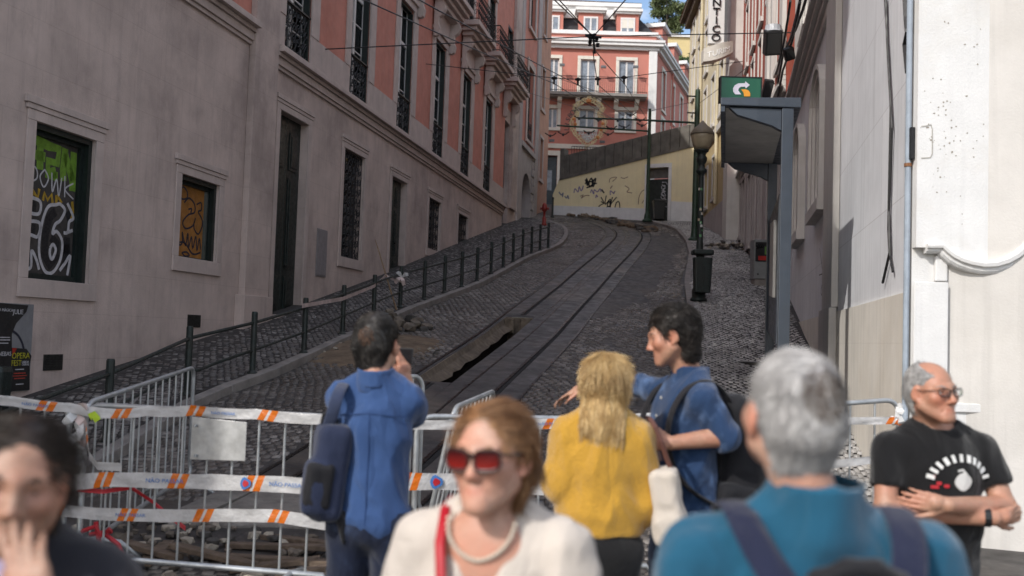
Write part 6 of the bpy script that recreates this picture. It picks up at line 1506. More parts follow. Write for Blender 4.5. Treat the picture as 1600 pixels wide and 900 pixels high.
for k, (p, q, ya, yb_) in enumerate(pk_):
    a, b = at(*p, ya), at(*q, yb_); a.z = max(a.z, gz(ya)+.03); b.z = max(b.z, gz(yb_)+.03); d = (b-a).normalized(); s = Vector((d.y,-d.x,0)).normalized()*.05; u = Vector((0,0,.028))
    mb = MB(); mb.hexa([a-s-u, b-s-u, b+s-u, a+s-u, a-s+u*.4, b-s+u*.4, b+s+u*.4, a+s+u*.4]); tag(mb.build('plank', m_plank, bevel=.006), pl_lab[k], 'plank', 'planks behind the barrier')
stones((at(330,870,7.3).x, 7.4, gz(7.4)), .95, 80, .045, 12, 'broken stones and plaster strewn behind the plated barrier', mats=[m_stn, m_stnw, m_stn2, m_stn], hgt=.06)
stones((at(200,860,7.6).x, 7.7, gz(7.7)), .6, 40, .05, 13, 'broken stones at the foot of the angled barrier', mats=[m_stn, m_stnw, m_stn2], hgt=.12)
p = at(395, 884, 6.5); mb = MB(); mb.rock((p.x, p.y, .07), .085, 77, (1.1,.9,.8), 2); tag(mb.build('stone_block', m_stnw), 'pale stone block under the plated barrier', 'stone')
mc_ = ground(1195, 569, .115); mb = MB(); mb.lathe([(0,-.02),(.3,-.02),(.3,.028),(.27,.034),(0,.034)], (mc_.x-.1, mc_.y, mc_.z), 24); tag(mb.build('manhole_cover', M('iron cover', (.05,.048,.045), .5, .3, 9, metal=.5)), 'round iron manhole cover in the right pavement', 'manhole cover')
# ------------------------------------------------------------------ people: smooth implicit bodies turned into one continuous skin
class Sdf:
    def __init__(s): s.ops = []; s.X = None
    def xf(s, R_=None, t=(0,0,0), k=1.0): s.X = None if R_ is None else (np.array(R_, float), np.array(t, float), k); return s
    def _put(s, op, fn, c, r, k):
        c = np.array(c, float); X = s.X
        if X is not None:
            Rm, t, sc_ = X; f0 = fn
            fn = lambda P, f0=f0: f0((P-t) @ Rm/sc_)*sc_
            c = Rm @ c*sc_+t; r = r*sc_
        s.ops.append((op, fn, c, r, k)); return s
    def rc(s, a, b, ra, rb, k=.02, op='u', cut=None):
        a = np.array(a, float); b = np.array(b, float); ab = b-a; L2 = max(1e-9, ab @ ab); nd = ab/math.sqrt(L2)
        def fn(P):
            q = P-a; t = np.clip(q @ ab/L2, 0, 1); d = np.linalg.norm(q-t[:,None]*ab, axis=1)-(ra+(rb-ra)*t)
            if cut: d = np.maximum(d, (P-b) @ nd)
            return d
        return s._put(op, fn, (a+b)/2, np.linalg.norm(ab)/2+max(ra, rb), k)
    def ell(s, c, r, k=.02, op='u', rot=None):
        c = np.array(c, float); r = np.array(r, float); Rm = None if rot is None else np.array(rot, float)
        def fn(P):
            q = P-c
            if Rm is not None: q = q @ Rm
            k0 = np.linalg.norm(q/r, axis=1); k1 = np.linalg.norm(q/(r*r), axis=1)+1e-9
            return k0*(k0-1)/k1
        return s._put(op, fn, c, max(r), k)
    def box(s, c, h, rad, k=.01, op='u', rot=None):
        c = np.array(c, float); h = np.array(h, float)-rad; Rm = None if rot is None else np.array(rot, float)
        def fn(P):
            q = P-c
            if Rm is not None: q = q @ Rm
            q = np.abs(q)-h; return np.linalg.norm(np.maximum(q, 0), axis=1)+np.minimum(q.max(1), 0)-rad
        return s._put(op, fn, c, np.linalg.norm(h)+rad, k)
    def plane(s, p, n, k=.006):   # cut away everything on the n side
        p = np.array(p, float); n = np.array(n, float); n = n/np.linalg.norm(n)
        s.ops.append(('i', lambda P: (P-p) @ n, None, None, k)); return s
    def mesh(s, lo, hi, vox, fine=()):
        ax = []
        for d in range(3):
            F = sorted((f[d], f[3]) for f in fine) ; x = lo[d]; A = [x]
            while x < hi[d]:
                st = vox
                for (rng, v) in F:
                    if rng[0] <= x <= rng[1]: st = min(st, v)
                x += st; A.append(x)
            ax.append(np.array(A))
        xs, ys, zs = ax; shp = (len(xs), len(ys), len(zs)); D = np.full(shp, 1.0, np.float32)
        for op, fn, c, r, k in s.ops:
            if c is None: sl = [slice(0, n) for n in shp]
            else:
                m = k+4*vox; sl = []
                for d, A in enumerate(ax):
                    i0 = max(0, np.searchsorted(A, c[d]-r-m)-1); i1 = min(len(A), np.searchsorted(A, c[d]+r+m)+1); sl.append(slice(i0, i1))
                if any(q.stop <= q.start for q in sl): continue
            X, Y, Z_ = np.meshgrid(xs[sl[0]], ys[sl[1]], zs[sl[2]], indexing='ij'); P = np.stack([X.ravel(), Y.ravel(), Z_.ravel()], 1)
            f = fn(P).reshape(X.shape); d0 = D[sl[0], sl[1], sl[2]]
            if op == 'u': h = np.clip(.5+.5*(d0-f)/k, 0, 1); D[sl[0], sl[1], sl[2]] = d0*(1-h)+f*h-k*h*(1-h)
            elif op == 's': h = np.clip(.5-.5*(d0+f)/k, 0, 1); D[sl[0], sl[1], sl[2]] = d0*(1-h)-f*h+k*h*(1-h)
            else: h = np.clip(.5-.5*(d0-f)/k, 0, 1); D[sl[0], sl[1], sl[2]] = d0*(1-h)+f*h+k*h*(1-h)
        I = D < 0; c8 = [(a, b, c) for a in (0,1) for b in (0,1) for c in (0,1)]
        n0, n1, n2 = (n-1 for n in shp); cnt = np.zeros((n0, n1, n2), np.int8)
        for a, b, c in c8: cnt += I[a:a+n0, b:b+n1, c:c+n2]
        act = (cnt > 0) & (cnt < 8); ci, cj, ck = np.nonzero(act); idx = np.full((n0, n1, n2), -1, np.int64); idx[ci, cj, ck] = np.arange(len(ci))
        acc = np.zeros((len(ci), 3)); w = np.zeros(len(ci))
        for e in range(3):
            for a in (0,1):
                for b in (0,1):
                    o0 = [0,0,0]; o0[(e+1) % 3] = a; o0[(e+2) % 3] = b; o1 = list(o0); o1[e] = 1
                    A_ = (ci+o0[0], cj+o0[1], ck+o0[2]); B_ = (ci+o1[0], cj+o1[1], ck+o1[2]); va = D[A_]; vb = D[B_]; m = (va < 0) != (vb < 0)
                    t = np.where(m, va/(va-vb+1e-12), 0)
                    pa = np.stack([xs[A_[0]], ys[A_[1]], zs[A_[2]]], 1); pb = np.stack([xs[B_[0]], ys[B_[1]], zs[B_[2]]], 1)
                    acc += np.where(m[:,None], pa+(pb-pa)*t[:,None], 0); w += m
        V = acc/w[:,None]; Fs = []
        for e in range(3):
            u, v = (e+1) % 3, (e+2) % 3
            sa = [slice(None)]*3; sb = [slice(None)]*3; sa[e] = slice(0, -1); sb[e] = slice(1, None)
            for q in (u, v): sa[q] = slice(1, -1); sb[q] = slice(1, -1)
            A_ = I[tuple(sa)]; B_ = I[tuple(sb)]; m = A_ != B_; g = list(np.nonzero(m)); sgn = A_[tuple(g)]
            g[u] = g[u]+1; g[v] = g[v]+1
            def cell(du, dv):
                q = [g[0].copy(), g[1].copy(), g[2].copy()]; q[u] = q[u]+du; q[v] = q[v]+dv; return idx[q[0], q[1], q[2]]
            Q = np.stack([cell(-1,-1), cell(0,-1), cell(0,0), cell(-1,0)], 1); Q[~sgn] = Q[~sgn][:, ::-1]; Fs.append(Q)
        F = np.concatenate(Fs); F = F[(F >= 0).all(1)]
        for _ in range(2):   # light relaxation
            S = np.zeros_like(V); N = np.zeros(len(V))
            for a, b in ((0,1),(1,2),(2,3),(3,0)):
                np.add.at(S, F[:,a], V[F[:,b]]); np.add.at(S, F[:,b], V[F[:,a]]); np.add.at(N, F[:,a], 1); np.add.at(N, F[:,b], 1)
            V = V*.55+S/np.maximum(N, 1)[:,None]*.45
        return V, F
def normals(V, F):
    n = np.cross(V[F[:,2]]-V[F[:,0]], V[F[:,3]]-V[F[:,1]]); N = np.zeros_like(V)
    for k in range(4): np.add.at(N, F[:,k], n)
    return N/(np.linalg.norm(N, axis=1)[:,None]+1e-9)
def np_obj(name, V, F, mat, parent=None, tint=None, smooth=True):
    me = bpy.data.meshes.new(name); k = F.shape[1]; me.vertices.add(len(V)); me.vertices.foreach_set('co', V.astype(np.float32).ravel())
    me.loops.add(F.size); me.loops.foreach_set('vertex_index', F.astype(np.int32).ravel()); me.polygons.add(len(F)); me.polygons.foreach_set('loop_start', np.arange(0, F.size, k, dtype=np.int32))
    me.update(); me.validate(); me.materials.append(mat)
    if smooth: me.polygons.foreach_set('use_smooth', [True]*len(me.polygons))
    if tint is not None:
        ca = me.color_attributes.new('tint', 'FLOAT_COLOR', 'POINT'); ca.data.foreach_set('color', np.concatenate([tint, np.ones((len(V),1))], 1).astype(np.float32).ravel())
    o = bpy.data.objects.new(name, me); COL.objects.link(o)
    if parent is not None: o.parent = parent
    return o
def folds(V, F, amp, fr=7.0, seed=0, an=(1,1,.55)):
    N = normals(V, F); d = np.empty(len(V))
    for i, p in enumerate(V):
        q = Vector((p[0]*fr*an[0]+seed, p[1]*fr*an[1]+p[2]*fr*.5, p[2]*fr*an[2]+p[0]*fr*.35)); a = mnoise.noise(q); b = mnoise.noise(q*2.3+Vector((9,1,seed)))
        d[i] = (1-abs(a)*2.2)*.7+(1-abs(b)*2.2)*.3-.45
    return V+N*(d*amp)[:,None]
def skin_mat(name, base):
    m, nt, b = new_mat(name); P = pos(nt, obj=True); at_ = nt.nodes.new('ShaderNodeAttribute'); at_.attribute_name = 'tint'
    col = mix_rgb(nt, noise_n(nt, P, 55, 6, .7), scl(base, .80), scl(base, 1.10)); col = mix_rgb(nt, noise_n(nt, P, 9, 3), col, (base[0]*1.06, base[1]*.86, base[2]*.82)); col = mix_rgb(nt, 1.0, col, at_.outputs['Color'], 'MULTIPLY')
    nt.links.new(col, b.inputs['Base Color']); b.inputs['Roughness'].default_value = .46
    b.inputs['Subsurface Weight'].default_value = .12; b.inputs['Subsurface Radius'].default_value = (.012,.005,.003); b.inputs['Subsurface Scale'].default_value = 1.0
    bn = nt.nodes.new('ShaderNodeBump'); bn.inputs['Strength'].default_value = .25; bn.inputs['Distance'].default_value = .002; nt.links.new(noise_n(nt, P, 260, 3), bn.inputs['Height']); nt.links.new(bn.outputs[0], b.inputs['Normal']); return m
def cloth_mat(name, base, weave=420, rough=.85, fuzz=.25, var=.16, bump=.35, fade=None):
    m, nt, b = new_mat(name); P = pos(nt, obj=True); col = mix_rgb(nt, noise_n(nt, P, 6, 6, .65), scl(base, 1-var), scl(base, 1+var))
    col = mix_rgb(nt, noise_n(nt, P, weave*.6, 2, .5, .3, .8), scl(base, 1-var*.9), col)
    if fade: col = mix_rgb(nt, noise_n(nt, P, 10, 5, .65, .52, .75), col, fade)
    nt.links.new(col, b.inputs['Base Color']); b.inputs['Roughness'].default_value = rough; b.inputs['Sheen Weight'].default_value = fuzz; b.inputs['Sheen Roughness'].default_value = .45; b.inputs['Specular IOR Level'].default_value = .25
    bn = nt.nodes.new('ShaderNodeBump'); bn.inputs['Strength'].default_value = bump; bn.inputs['Distance'].default_value = .004; nt.links.new(noise_n(nt, P, weave, 3), bn.inputs['Height'])
    mp = nt.nodes.new('ShaderNodeMapping'); mp.inputs['Rotation'].default_value = (.3,.5,.4); mp.inputs['Scale'].default_value = (1,1,.45); nt.links.new(P, mp.inputs[0])
    no = nt.nodes.new('ShaderNodeTexNoise'); no.inputs['Scale'].default_value = 7; no.inputs['Detail'].default_value = 2; no.inputs['Distortion'].default_value = .6; nt.links.new(mp.outputs[0], no.inputs['Vector'])
    m1 = nt.nodes.new('ShaderNodeMath'); m1.operation = 'SUBTRACT'; nt.links.new(no.outputs[0], m1.inputs[0]); m1.inputs[1].default_value = .5
    m2 = nt.nodes.new('ShaderNodeMath'); m2.operation = 'ABSOLUTE'; nt.links.new(m1.outputs[0], m2.inputs[0])
    m3 = nt.nodes.new('ShaderNodeMapRange'); m3.inputs[1].default_value = 0; m3.inputs[2].default_value = .16; nt.links.new(m2.outputs[0], m3.inputs[0])
    b2_ = nt.nodes.new('ShaderNodeBump'); b2_.inputs['Strength'].default_value = .33; b2_.inputs['Distance'].default_value = .014; nt.links.new(m3.outputs[0], b2_.inputs['Height']); nt.links.new(bn.outputs[0], b2_.inputs['Normal'])
    nt.links.new(b2_.outputs[0], b.inputs['Normal']); return m
def hair_mat(name, c0, c1, c2):
    m, nt, b = new_mat(name); g = nt.nodes.new('ShaderNodeNewGeometry'); cr = nt.nodes.new('ShaderNodeValToRGB'); nt.links.new(g.outputs['Random Per Island'], cr.inputs[0])
    e = cr.color_ramp.elements; e[0].color = (*c0,1); e[1].color = (*c2,1); x = e.new(.5); x.color = (*c1,1)
    col = mix_rgb(nt, noise_n(nt, pos(nt, obj=True), 18, 4), cr.outputs[0], c0); nt.links.new(col, b.inputs['Base Color']); b.inputs['Roughness'].default_value = .42; b.inputs['Specular IOR Level'].default_value = .4; return m
def euler(yaw=0, pitch=0, roll=0): return np.array((Matrix.Rotation(yaw, 3, 'Z') @ Matrix.Rotation(pitch, 3, 'X') @ Matrix.Rotation(roll, 3, 'Y')))
def head_sdf(S, C, Rm, k=1.0, jaw=1.0, nose=1.0, lips=1.0, cheek=1.0, age=0):
    S.xf(Rm, C, k)
    S.ell((0,-.018,.036), (.076,.097,.086), .02).ell((0,.026,-.022), (.062,.064,.088), .035)
    for s in (-1, 1):
        S.rc((s*.054*jaw,.008,-.052), (s*.016*jaw,.070,-.099), .022, .019, .032)
        S.ell((s*.041,.062,-.022), (.025*cheek,.023,.022), .03)
    S.ell((0,.080,-.103), (.023*jaw,.017,.015), .02)
    S.rc((-.040,.076,.021), (0,.085,.019), .010, .010, .018).rc((0,.085,.019), (.040,.076,.021), .010, .010, .018)
    for s in (-1, 1): S.ell((s*.033,.096,.001), (.021,.016,.0125), .014, 's')
    S.rc((0,.087,.010), (0,.100+.008*nose,-.030), .0085, .011, .014).ell((0,.102+.009*nose,-.035), (.0112,.0105,.0095), .01)
    for s in (-1, 1): S.ell((s*.0125,.098,-.040), (.0085,.010,.0075), .008); S.ell((s*.006,.108,-.0455), (.0038,.005,.004), .004, 's')
    S.ell((0,.082,-.070), (.028,.011,.018), .02)
    for s in (-1, 1): S.rc((s*.023,.083,-.0695), (s*.004,.0915,-.0645), .003, .0048*lips, .006); S.rc((s*.020,.084,-.0715), (0,.0915,-.0765), .0035, .0055*lips, .006)
    for s in (-1, 1): S.rc((s*.019,.0895,-.0700), (s*.035,.072,-.022), .003, .003, .02) if 0 else None; S.rc((s*.034,.0835,.0085), (s*.019,.0800,.0040), .0042, .0036, .005); S.rc((s*.034,.0835,.0085), (s*.047,.0745,.0035), .0042, .0034, .005); S.rc((s*.034,.0815,-.0085), (s*.020,.0785,-.004), .003, .0028, .005); S.rc((s*.034,.0815,-.0085), (s*.046,.0735,-.003), .003, .0028, .005)
    S.rc((-.021,.0915,-.0698), (.021,.0915,-.0698), .0016, .0016, .005, 's')
    if age:
        for s in (-1, 1): S.rc((s*.020,.100,-.044), (s*.031,.080,-.078), .0022, .002, .008, 's'); S.rc((s*.018,.088,-.014), (s*.046,.073,-.018), .0018, .0015, .008, 's')
        for z in (.042,.054): S.rc((-.03,.083,z), (.03,.083,z), .0014, .0014, .007, 's')
    for s in (-1, 1):
        er = euler(s*.35, -.2)
        S.ell((s*.080,-.006,-.004), (.010,.019,.033), .008, rot=er); S.ell((s*.090,.000,-.002), (.006,.011,.019), .006, 's', rot=er); S.ell((s*.080,.004,-.032), (.007,.008,.009), .006)
    S.xf()
def face_tint(V, C, Rm, k=1.0, lip=(.92,.62,.60), stubble=0, flush=.2):
    q = (V-np.array(C)) @ np.array(Rm)/k; T = np.ones_like(V)
    def blob(c, r, col, amt):
        d = np.linalg.norm((q-np.array(c))/np.array(r), axis=1); w = np.clip(1.4-d, 0, 1)[:,None]*amt; np.copyto(T, T*(1-w)+T*np.array(col)*w)
    for s in (-1, 1): blob((s*.043,.075,-.028), (.03,.03,.026), (1.05,.78,.72), flush*1.6); blob((s*.083,0,-.005), (.02,.03,.036), (1.05,.74,.66), .6); blob((s*.033,.085,.0), (.024,.02,.014), (.80,.70,.68), .45)
    blob((0,.112,-.036), (.018,.016,.016), (1.06,.76,.70), .5); blob((0,.090,-.070), (.020,.014,.0095), lip, .5)
    if stubble: blob((0,.06,-.088), (.062,.055,.042), (.74,.72,.74), stubble)
    return np.clip(T, 0, 1.3)
def hand_sdf(S, w, f, n, side, curl=(.5,.5,.5,.5), spread=.0, thumb=.6, k=1.0, thumb_in=.3):
    """w wrist, f metacarpal direction, n palm normal; side gives the thumb side"""
    w = np.array(w, float); f = np.array(f, float)/np.linalg.norm(f); n = np.array(n, float); n = n-f*(n @ f); n /= np.linalg.norm(n); l = np.cross(f, n)*side; tips = []
    LN = ((.043,.026,.021),(.048,.030,.022),(.044,.028,.021),(.034,.021,.019))
    S.ell(w+f*.046*k, (.030*k,.030*k,.030*k), .012)
    for i in range(4):
        off = (.028-.0185*i)*k; b = w+f*(.088-.004*abs(i-1))*k+l*off; S.rc(w+l*off*.55+f*.01*k, b, .0135*k, .0115*k, .010)
        a = b; d = f+l*(spread*(1.2-.8*i)); d /= np.linalg.norm(d); ang = 0
        for j in range(3):
            ang += curl[i]*(.8 if j == 0 else 1.0 if j == 1 else .7); dd = d*math.cos(ang)+n*math.sin(ang); e = a+dd*LN[i][j]*k; r0 = (.0098,.0088,.0080)[j]*k; r1 = (.0088,.0080,.0066)[j]*k
            if i == 3: r0 *= .88; r1 *= .88
            S.rc(a, e, r0, r1, .0035); a = e
        tips.append(a)
    a = w+f*.018*k+l*.022*k; d = f*.75+l*thumb+n*thumb_in; d /= np.linalg.norm(d)
    for j, (L_, r0, r1) in enumerate(((.044,.014,.0115),(.033,.0112,.0098),(.027,.0096,.0075))):
        e = a+d*L_*k; S.rc(a, e, r0*k, r1*k, .006); a = e; d = d*.93+f*.22-l*.12+n*.1; d /= np.linalg.norm(d)
    return tips
def tubes_np(paths, r0, r1, n=3, seed=0):
    """many tapered strands in one array mesh; paths (N,K,3)"""
    P = np.array(paths); N, K, _ = P.shape; T = np.gradient(P, axis=1); T /= np.linalg.norm(T, axis=2)[:,:,None]+1e-9
    ref = np.array([.31,.17,.93]); A = np.cross(T, ref); A /= np.linalg.norm(A, axis=2)[:,:,None]+1e-9; B = np.cross(T, A); rr_ = np.linspace(0, 1, K); rad = (r0+(r1-r0)*rr_**1.5)[None,:,None]
    if np.ndim(r0): pass
    V = np.stack([P+(A*math.cos(2*math.pi*q/n)+B*math.sin(2*math.pi*q/n))*rad for q in range(n)], 2).reshape(-1, 3); F = []
    base = np.arange(N)[:,None]*K*n
    for i in range(K-1):
        for q in range(n):
            q2 = (q+1) % n; F.append(np.stack([base[:,0]+i*n+q, base[:,0]+i*n+q2, base[:,0]+(i+1)*n+q2, base[:,0]+(i+1)*n+q], 1))
    return V, np.concatenate(F)
def strands(C, Rm, k, n, length, comb, seed, region, K=9, lift=.006, wave=0.0, r0=.0016, grav=.0, jit=.25, rad=(.078,.099,.088), cen=(0,-.018,.036), bodies=(), drop=None, down=(0,0,-1)):
    """hair strands combed over the skull; region(d)->bool on unit directions in head space; comb(q)->direction"""
    rng = np.random.default_rng(seed); rad = np.array(rad); cen = np.array(cen); paths = []
    while len(paths) < n:
        d = rng.normal(0, 1, 3); d /= np.linalg.norm(d)
        if not region(d): continue
        p = cen+d*rad; L = length*(rng.uniform(.75, 1.15)); st = L/(K-1); P = [p.copy()]; ph = rng.uniform(0, 6.28); jd = rng.normal(0, jit, 3); hgt = lift*rng.uniform(.3, 1.3)
        for i in range(K-1):
            c = comb((p-cen)/rad, p)+jd*.5; c = c/(np.linalg.norm(c)+1e-9); p = p+c*st; p[2] -= grav*st*i/K
            if wave: p = p+np.array([math.sin(ph+i*1.3), math.cos(ph+i*1.1), 0])*wave
            q = (p-cen)/(rad+hgt); m = np.linalg.norm(q)
            if m < 1 or (drop is not None and p[2] > drop): p = cen+q/m*(rad+hgt)
            for bc, br in bodies:
                q = (p-bc)/br; m = np.linalg.norm(q)
                if m < 1: p = bc+q/m*br
            P.append(p.copy())
        paths.append(P)
    V = np.array(paths).reshape(-1, 3) @ np.array(Rm).T*k+np.array(C); V, F = tubes_np(V.reshape(n, K, 3), r0*k, r0*.3*k, 3, seed); return V, F
def fur(V, F, n, length, comb, C, Rm, k, seed, lift=.25, K=5, r0=.0013, jit=.35, clump=.0, droop=0):
    """strands rooted all over a hair volume, lying along it in the combed direction"""
    rng = np.random.default_rng(seed); N = normals(V, F); ii = rng.integers(0, len(V), n); Rm = np.array(Rm); P = V[ii]+rng.normal(0, .002, (n, 3)); NN = N[ii]; q = (P-np.array(C)) @ Rm/k; rad = np.array((.083,.104,.094)); cen = np.array((0,-.02,.04))
    D = np.array([comb((a-cen)/rad, a) for a in q]) @ Rm.T; D += rng.normal(0, jit, (n, 3))*np.linalg.norm(D, axis=1)[:,None]*.6; D -= NN*(D*NN).sum(1)[:,None]; D /= np.linalg.norm(D, axis=1)[:,None]+1e-9
    L = length*k*rng.uniform(.6, 1.2, n)[:,None]; paths = []; ph = rng.uniform(0, 6.28, (n, 1)); S_ = np.cross(D, NN)
    for i in range(K):
        t = i/(K-1); paths.append(P+D*L*t+NN*(lift*L*t*(1-.75*t)-.0015)+S_*clump*np.sin(ph+t*5)-np.array((0,0,1.0))*droop*L*t*t)
    V2, F2 = tubes_np(np.stack(paths, 1), r0*k, r0*.3*k, 3, seed); return V2, F2
class Person:
    def __init__(s, name, x, y, heading, label, scale=1.0, ground=0.0):
        s.root = thing(name, (x, y, ground), label, 'person'); s.root.rotation_euler = (0, 0, heading); s.h = heading; s.o = np.array((x, y, ground)); s.k = scale
        c, sn = math.cos(heading), math.sin(heading); s.Rw = np.array(((c,-sn,0),(sn,c,0),(0,0,1)))
    def loc(s, u, v, Y): return s.Rw.T @ (np.array(at(u, v, Y))-s.o)     # photo pixel at a depth -> body space
    def wloc(s, p): return Vector(s.Rw @ np.array(p)+s.o)
    def add(s, name, V, F, mat, tint=None): return np_obj(name, V, F, mat, s.root, tint)
def torso(S, k, inf=0, w=1.0, d=1.0, hip=1.0, sh=.175, kk=.05, belly=1.0, lean=0, bust=0):
    g = lambda x, y, z: (x*k, y*k, z*k)
    S.ell(g(0,0,1.285), ((.178*w+inf)*k, (.112*d+inf)*k, (.19+inf)*k), kk); S.ell(g(0,.012,1.08), ((.158*w*belly+inf)*k, (.112*d*belly+inf)*k, (.17+inf)*k), kk); S.ell(g(0,-.008,.93), ((.172*hip+inf)*k, (.122*hip+inf)*k, (.13+inf)*k), kk)
    S.rc(g(-sh*.90*w,-.005,1.392), g(0,-.008,1.42), (.050+inf)*k, (.058+inf)*k, kk); S.rc(g(sh*.90*w,-.005,1.392), g(0,-.008,1.42), (.050+inf)*k, (.058+inf)*k, kk)
    for s_ in (-1, 1): S.rc(g(s_*.13,-.015,1.425), g(s_*.035,-.028,1.485), (.038+inf)*k, (.045+inf)*k, .04)
    if bust:
        for s_ in (-1, 1): S.ell(g(s_*.08,.085,1.245), (.07*bust*k,.06*bust*k,.07*bust*k), .04)
def limb(S, a, b, c, r, inf=0, kk=.02): S.rc(a, b, r[0]+inf, r[1]+inf, kk); S.rc(b, c, r[2]+inf, r[3]+inf, kk)
def legs(S, k, inf=0, spread=.095, kk=.03, step=0, bend=.02):
    for s in (-1, 1):
        h = np.array((s*.085*k, -.005, .92*k)); kn = np.array((s*spread*k, .02*k+s*step*.5, .50*k)); an = np.array((s*spread*1.05*k, -.01+s*step, .09*k))
        S.rc(h, kn, (.085+inf)*k, (.060+inf)*k, kk); S.rc(kn, an, (.058+inf)*k, (.042+inf)*k, kk)
def feet(S, k, spread=.095, step=0):
    for s in (-1, 1): x = s*spread*1.05*k; S.rc((x, -.04+s*step, .045), (x+s*.02, .13*k+s*step, .035), .045, .038, .02)
m_skin = skin_mat('fair skin', (.49,.295,.215)); m_skin2 = skin_mat('tanned skin', (.41,.235,.16)); m_skin3 = skin_mat('olive skin', (.36,.215,.15))
m_eye = M('eye white', (.65,.6,.56), .15, .02); m_iris = M('dark iris', (.03,.018,.01), .1, .1)
m_shoe = M('dark leather shoe', (.02,.017,.015), .5, .2)
def eyes(P, C, Rm, k, look=(0,0)):
    for s in (-1, 1):
        c = np.array(C)+np.array(Rm) @ np.array((s*.033,.0715,.001))*k; mb = MB(); mb.lathe([(.0117*math.sin(t), -.0117*math.cos(t)) for t in np.linspace(.05, 3.09, 9)], (0,0,0), 12)
        V = np.array([tuple(v) for v in mb.v])*k; Rl = np.array(Rm) @ euler(look[0], look[1]); V = V[:, [0,2,1]] @ Rl.T+c
        o = P.add('eye', V, np.array([f for f in mb.f if len(f) == 4]), m_eye); mb = MB(); mb.lathe([(.0062*math.sin(t)+.0001, -.0119*math.cos(t*.55)) for t in np.linspace(0, 1.0, 6)], (0,0,0), 12)
        V = np.array([tuple(v) for v in mb.v])*k; V[:,2] *= -1; V = V[:, [0,2,1]] @ Rl.T+c; i = np_obj('iris', V, np.array([f for f in mb.f if len(f) == 4]), m_iris, o)
def brows(P, C, Rm, k, mat, seed=0, dens=26, thick=.0011):
    rng = np.random.default_rng(seed); paths = []
    for s in (-1, 1):
        for i in range(dens):
            t = rng.uniform(0, 1); p = np.array((s*(.014+.034*t), .0925-.016*t*t, .0205+.006*math.sin(t*2.6)+rng.normal(0,.0016))); d = np.array((s*.009, -.002, .0025*(1-2*t)+rng.normal(0,.001))); paths.append([p, p+d*.5+np.array((0,.001,0)), p+d])
    V = np.array(paths).reshape(-1,3) @ np.array(Rm).T*k+np.array(C); V, F = tubes_np(V.reshape(-1,3,3), thick*k, .0004*k); P.add('eyebrows', V, F, mat)
def cap_sdf(C, Rm, k, front=.03, low=-.055, thick=.006, nape=1.0, bald=None):
    """hair volume that hugs the skull, open at the face"""
    S = Sdf().xf(Rm, C, k); S.ell((0,-.020,.038), (.077+thick,.098+thick,.087+thick), .01)
    S.box((0,.098,-.045), (.066,.072,.098), .03, .014, 's'); S.box((0,.0,-.20-.05+low+.06), (.2,.2,.14), .02, .012, 's')
    for s in (-1, 1): S.ell((s*.086,.012,-.01), (.02,.034,.042), .01, 's')
    if nape: S.rc((-.024,-.062,-.015), (-.020,-.050,-.050-.034*nape), .046, .040, .04).rc((.024,-.062,-.015), (.020,-.050,-.050-.034*nape), .046, .040, .04)
    if bald: S.ell(bald[0], bald[1], .012, 's')
    S.xf(); return S
def bnd(C, r): return (np.array(C)-r, np.array(C)+r)

m_lens = glass_mat(); m_lens.name = 'spectacle lens'
for nd in m_lens.node_tree.nodes:
    if nd.type == 'FRESNEL': nd.inputs[0].default_value = 1.18
    if nd.type == 'BSDF_TRANSPARENT': nd.inputs[0].default_value = (.92,.92,.93,1)
def seam(P, V, pts, mat, parent, r=.0022, name='seam', side=-1):
    out = []
    for x, z in pts:
        m = (abs(V[:,0]-x) < .016) & (abs(V[:,2]-z) < .016); q = V[m]
        if len(q): out.append(Vector((x, (q[:,1].min() if side < 0 else q[:,1].max())-.0005*(-side), z)))
    if len(out) > 2: mb = MB(); mb.tube(out, r, 5); me = bpy.data.meshes.new(name); me.from_pydata([tuple(v) for v in mb.v], [], mb.f); me.materials.append(mat); o = bpy.data.objects.new(name, me); COL.objects.link(o); o.parent = parent
def collar(P, c0, c1, r0, r1, mat, parent, lo, hi, th=.011):
    S = Sdf(); S.rc(c0, c1, r0, r1, .01, cut=True); S.plane(c0, np.array(c0)-np.array(c1), .004); c0 = np.array(c0); c1 = np.array(c1); S.rc(c0+(c0-c1), c1+(c1-c0), r0-th, r1-th, .004, 's'); S.box((c1[0], c1[1]+.09, c1[2]), (.022,.06,.06), .01, .006, 's')
    V, F = S.mesh(lo, hi, .0055); o = np_obj('collar', V, F, mat, parent); return o
# ---- teal shirt man, seen from behind, close to the camera
P5 = Person('person', at(1268, 700, 1.82).x, 1.82, 0.0, 'man with short white hair in a teal shirt wearing a navy backpack, back turned', 1.0, -.035)
m_white_hair = hair_mat('white grey hair', (.34,.33,.325), (.56,.55,.54), (.78,.77,.75))
C = P5.loc(1236, 648, 1.795); Rm = euler(R(11), R(12), R(-3))
S = Sdf(); head_sdf(S, C, Rm, .985, 1.05); S.rc(C+np.array((.0,-.02,-.07)), (0,-.03,1.44), .055, .060, .03); torso(S, 1.0, -.025, 1.12, 1.1)
aL = [(-.215,-.01,1.40),(-.27,-.02,1.12),(-.23,.12,.90)]; aR = [(.215,-.01,1.40),(.27,-.02,1.12),(.23,.12,.90)]
for a, s in ((aL,-1),(aR,1)): limb(S, *a, (.050,.042,.040,.028)); hand_sdf(S, a[2], (0,.3,-1), (-s,0,0), -s if s < 0 else 1, (.3,.35,.4,.45))
legs(S, 1.0, -.012)
V, F = S.mesh((-.42,-.24,.02), (.42,.30,1.78), .012, [((C[0]-.11,C[0]+.11),(C[1]-.13,C[1]+.14),(1.40,1.76),.006)]); P5.add('body', V, F, m_skin, face_tint(V, C, Rm, .985, flush=.3))
S = Sdf(); torso(S, 1.0, .012, 1.10, 1.12, belly=1.08)
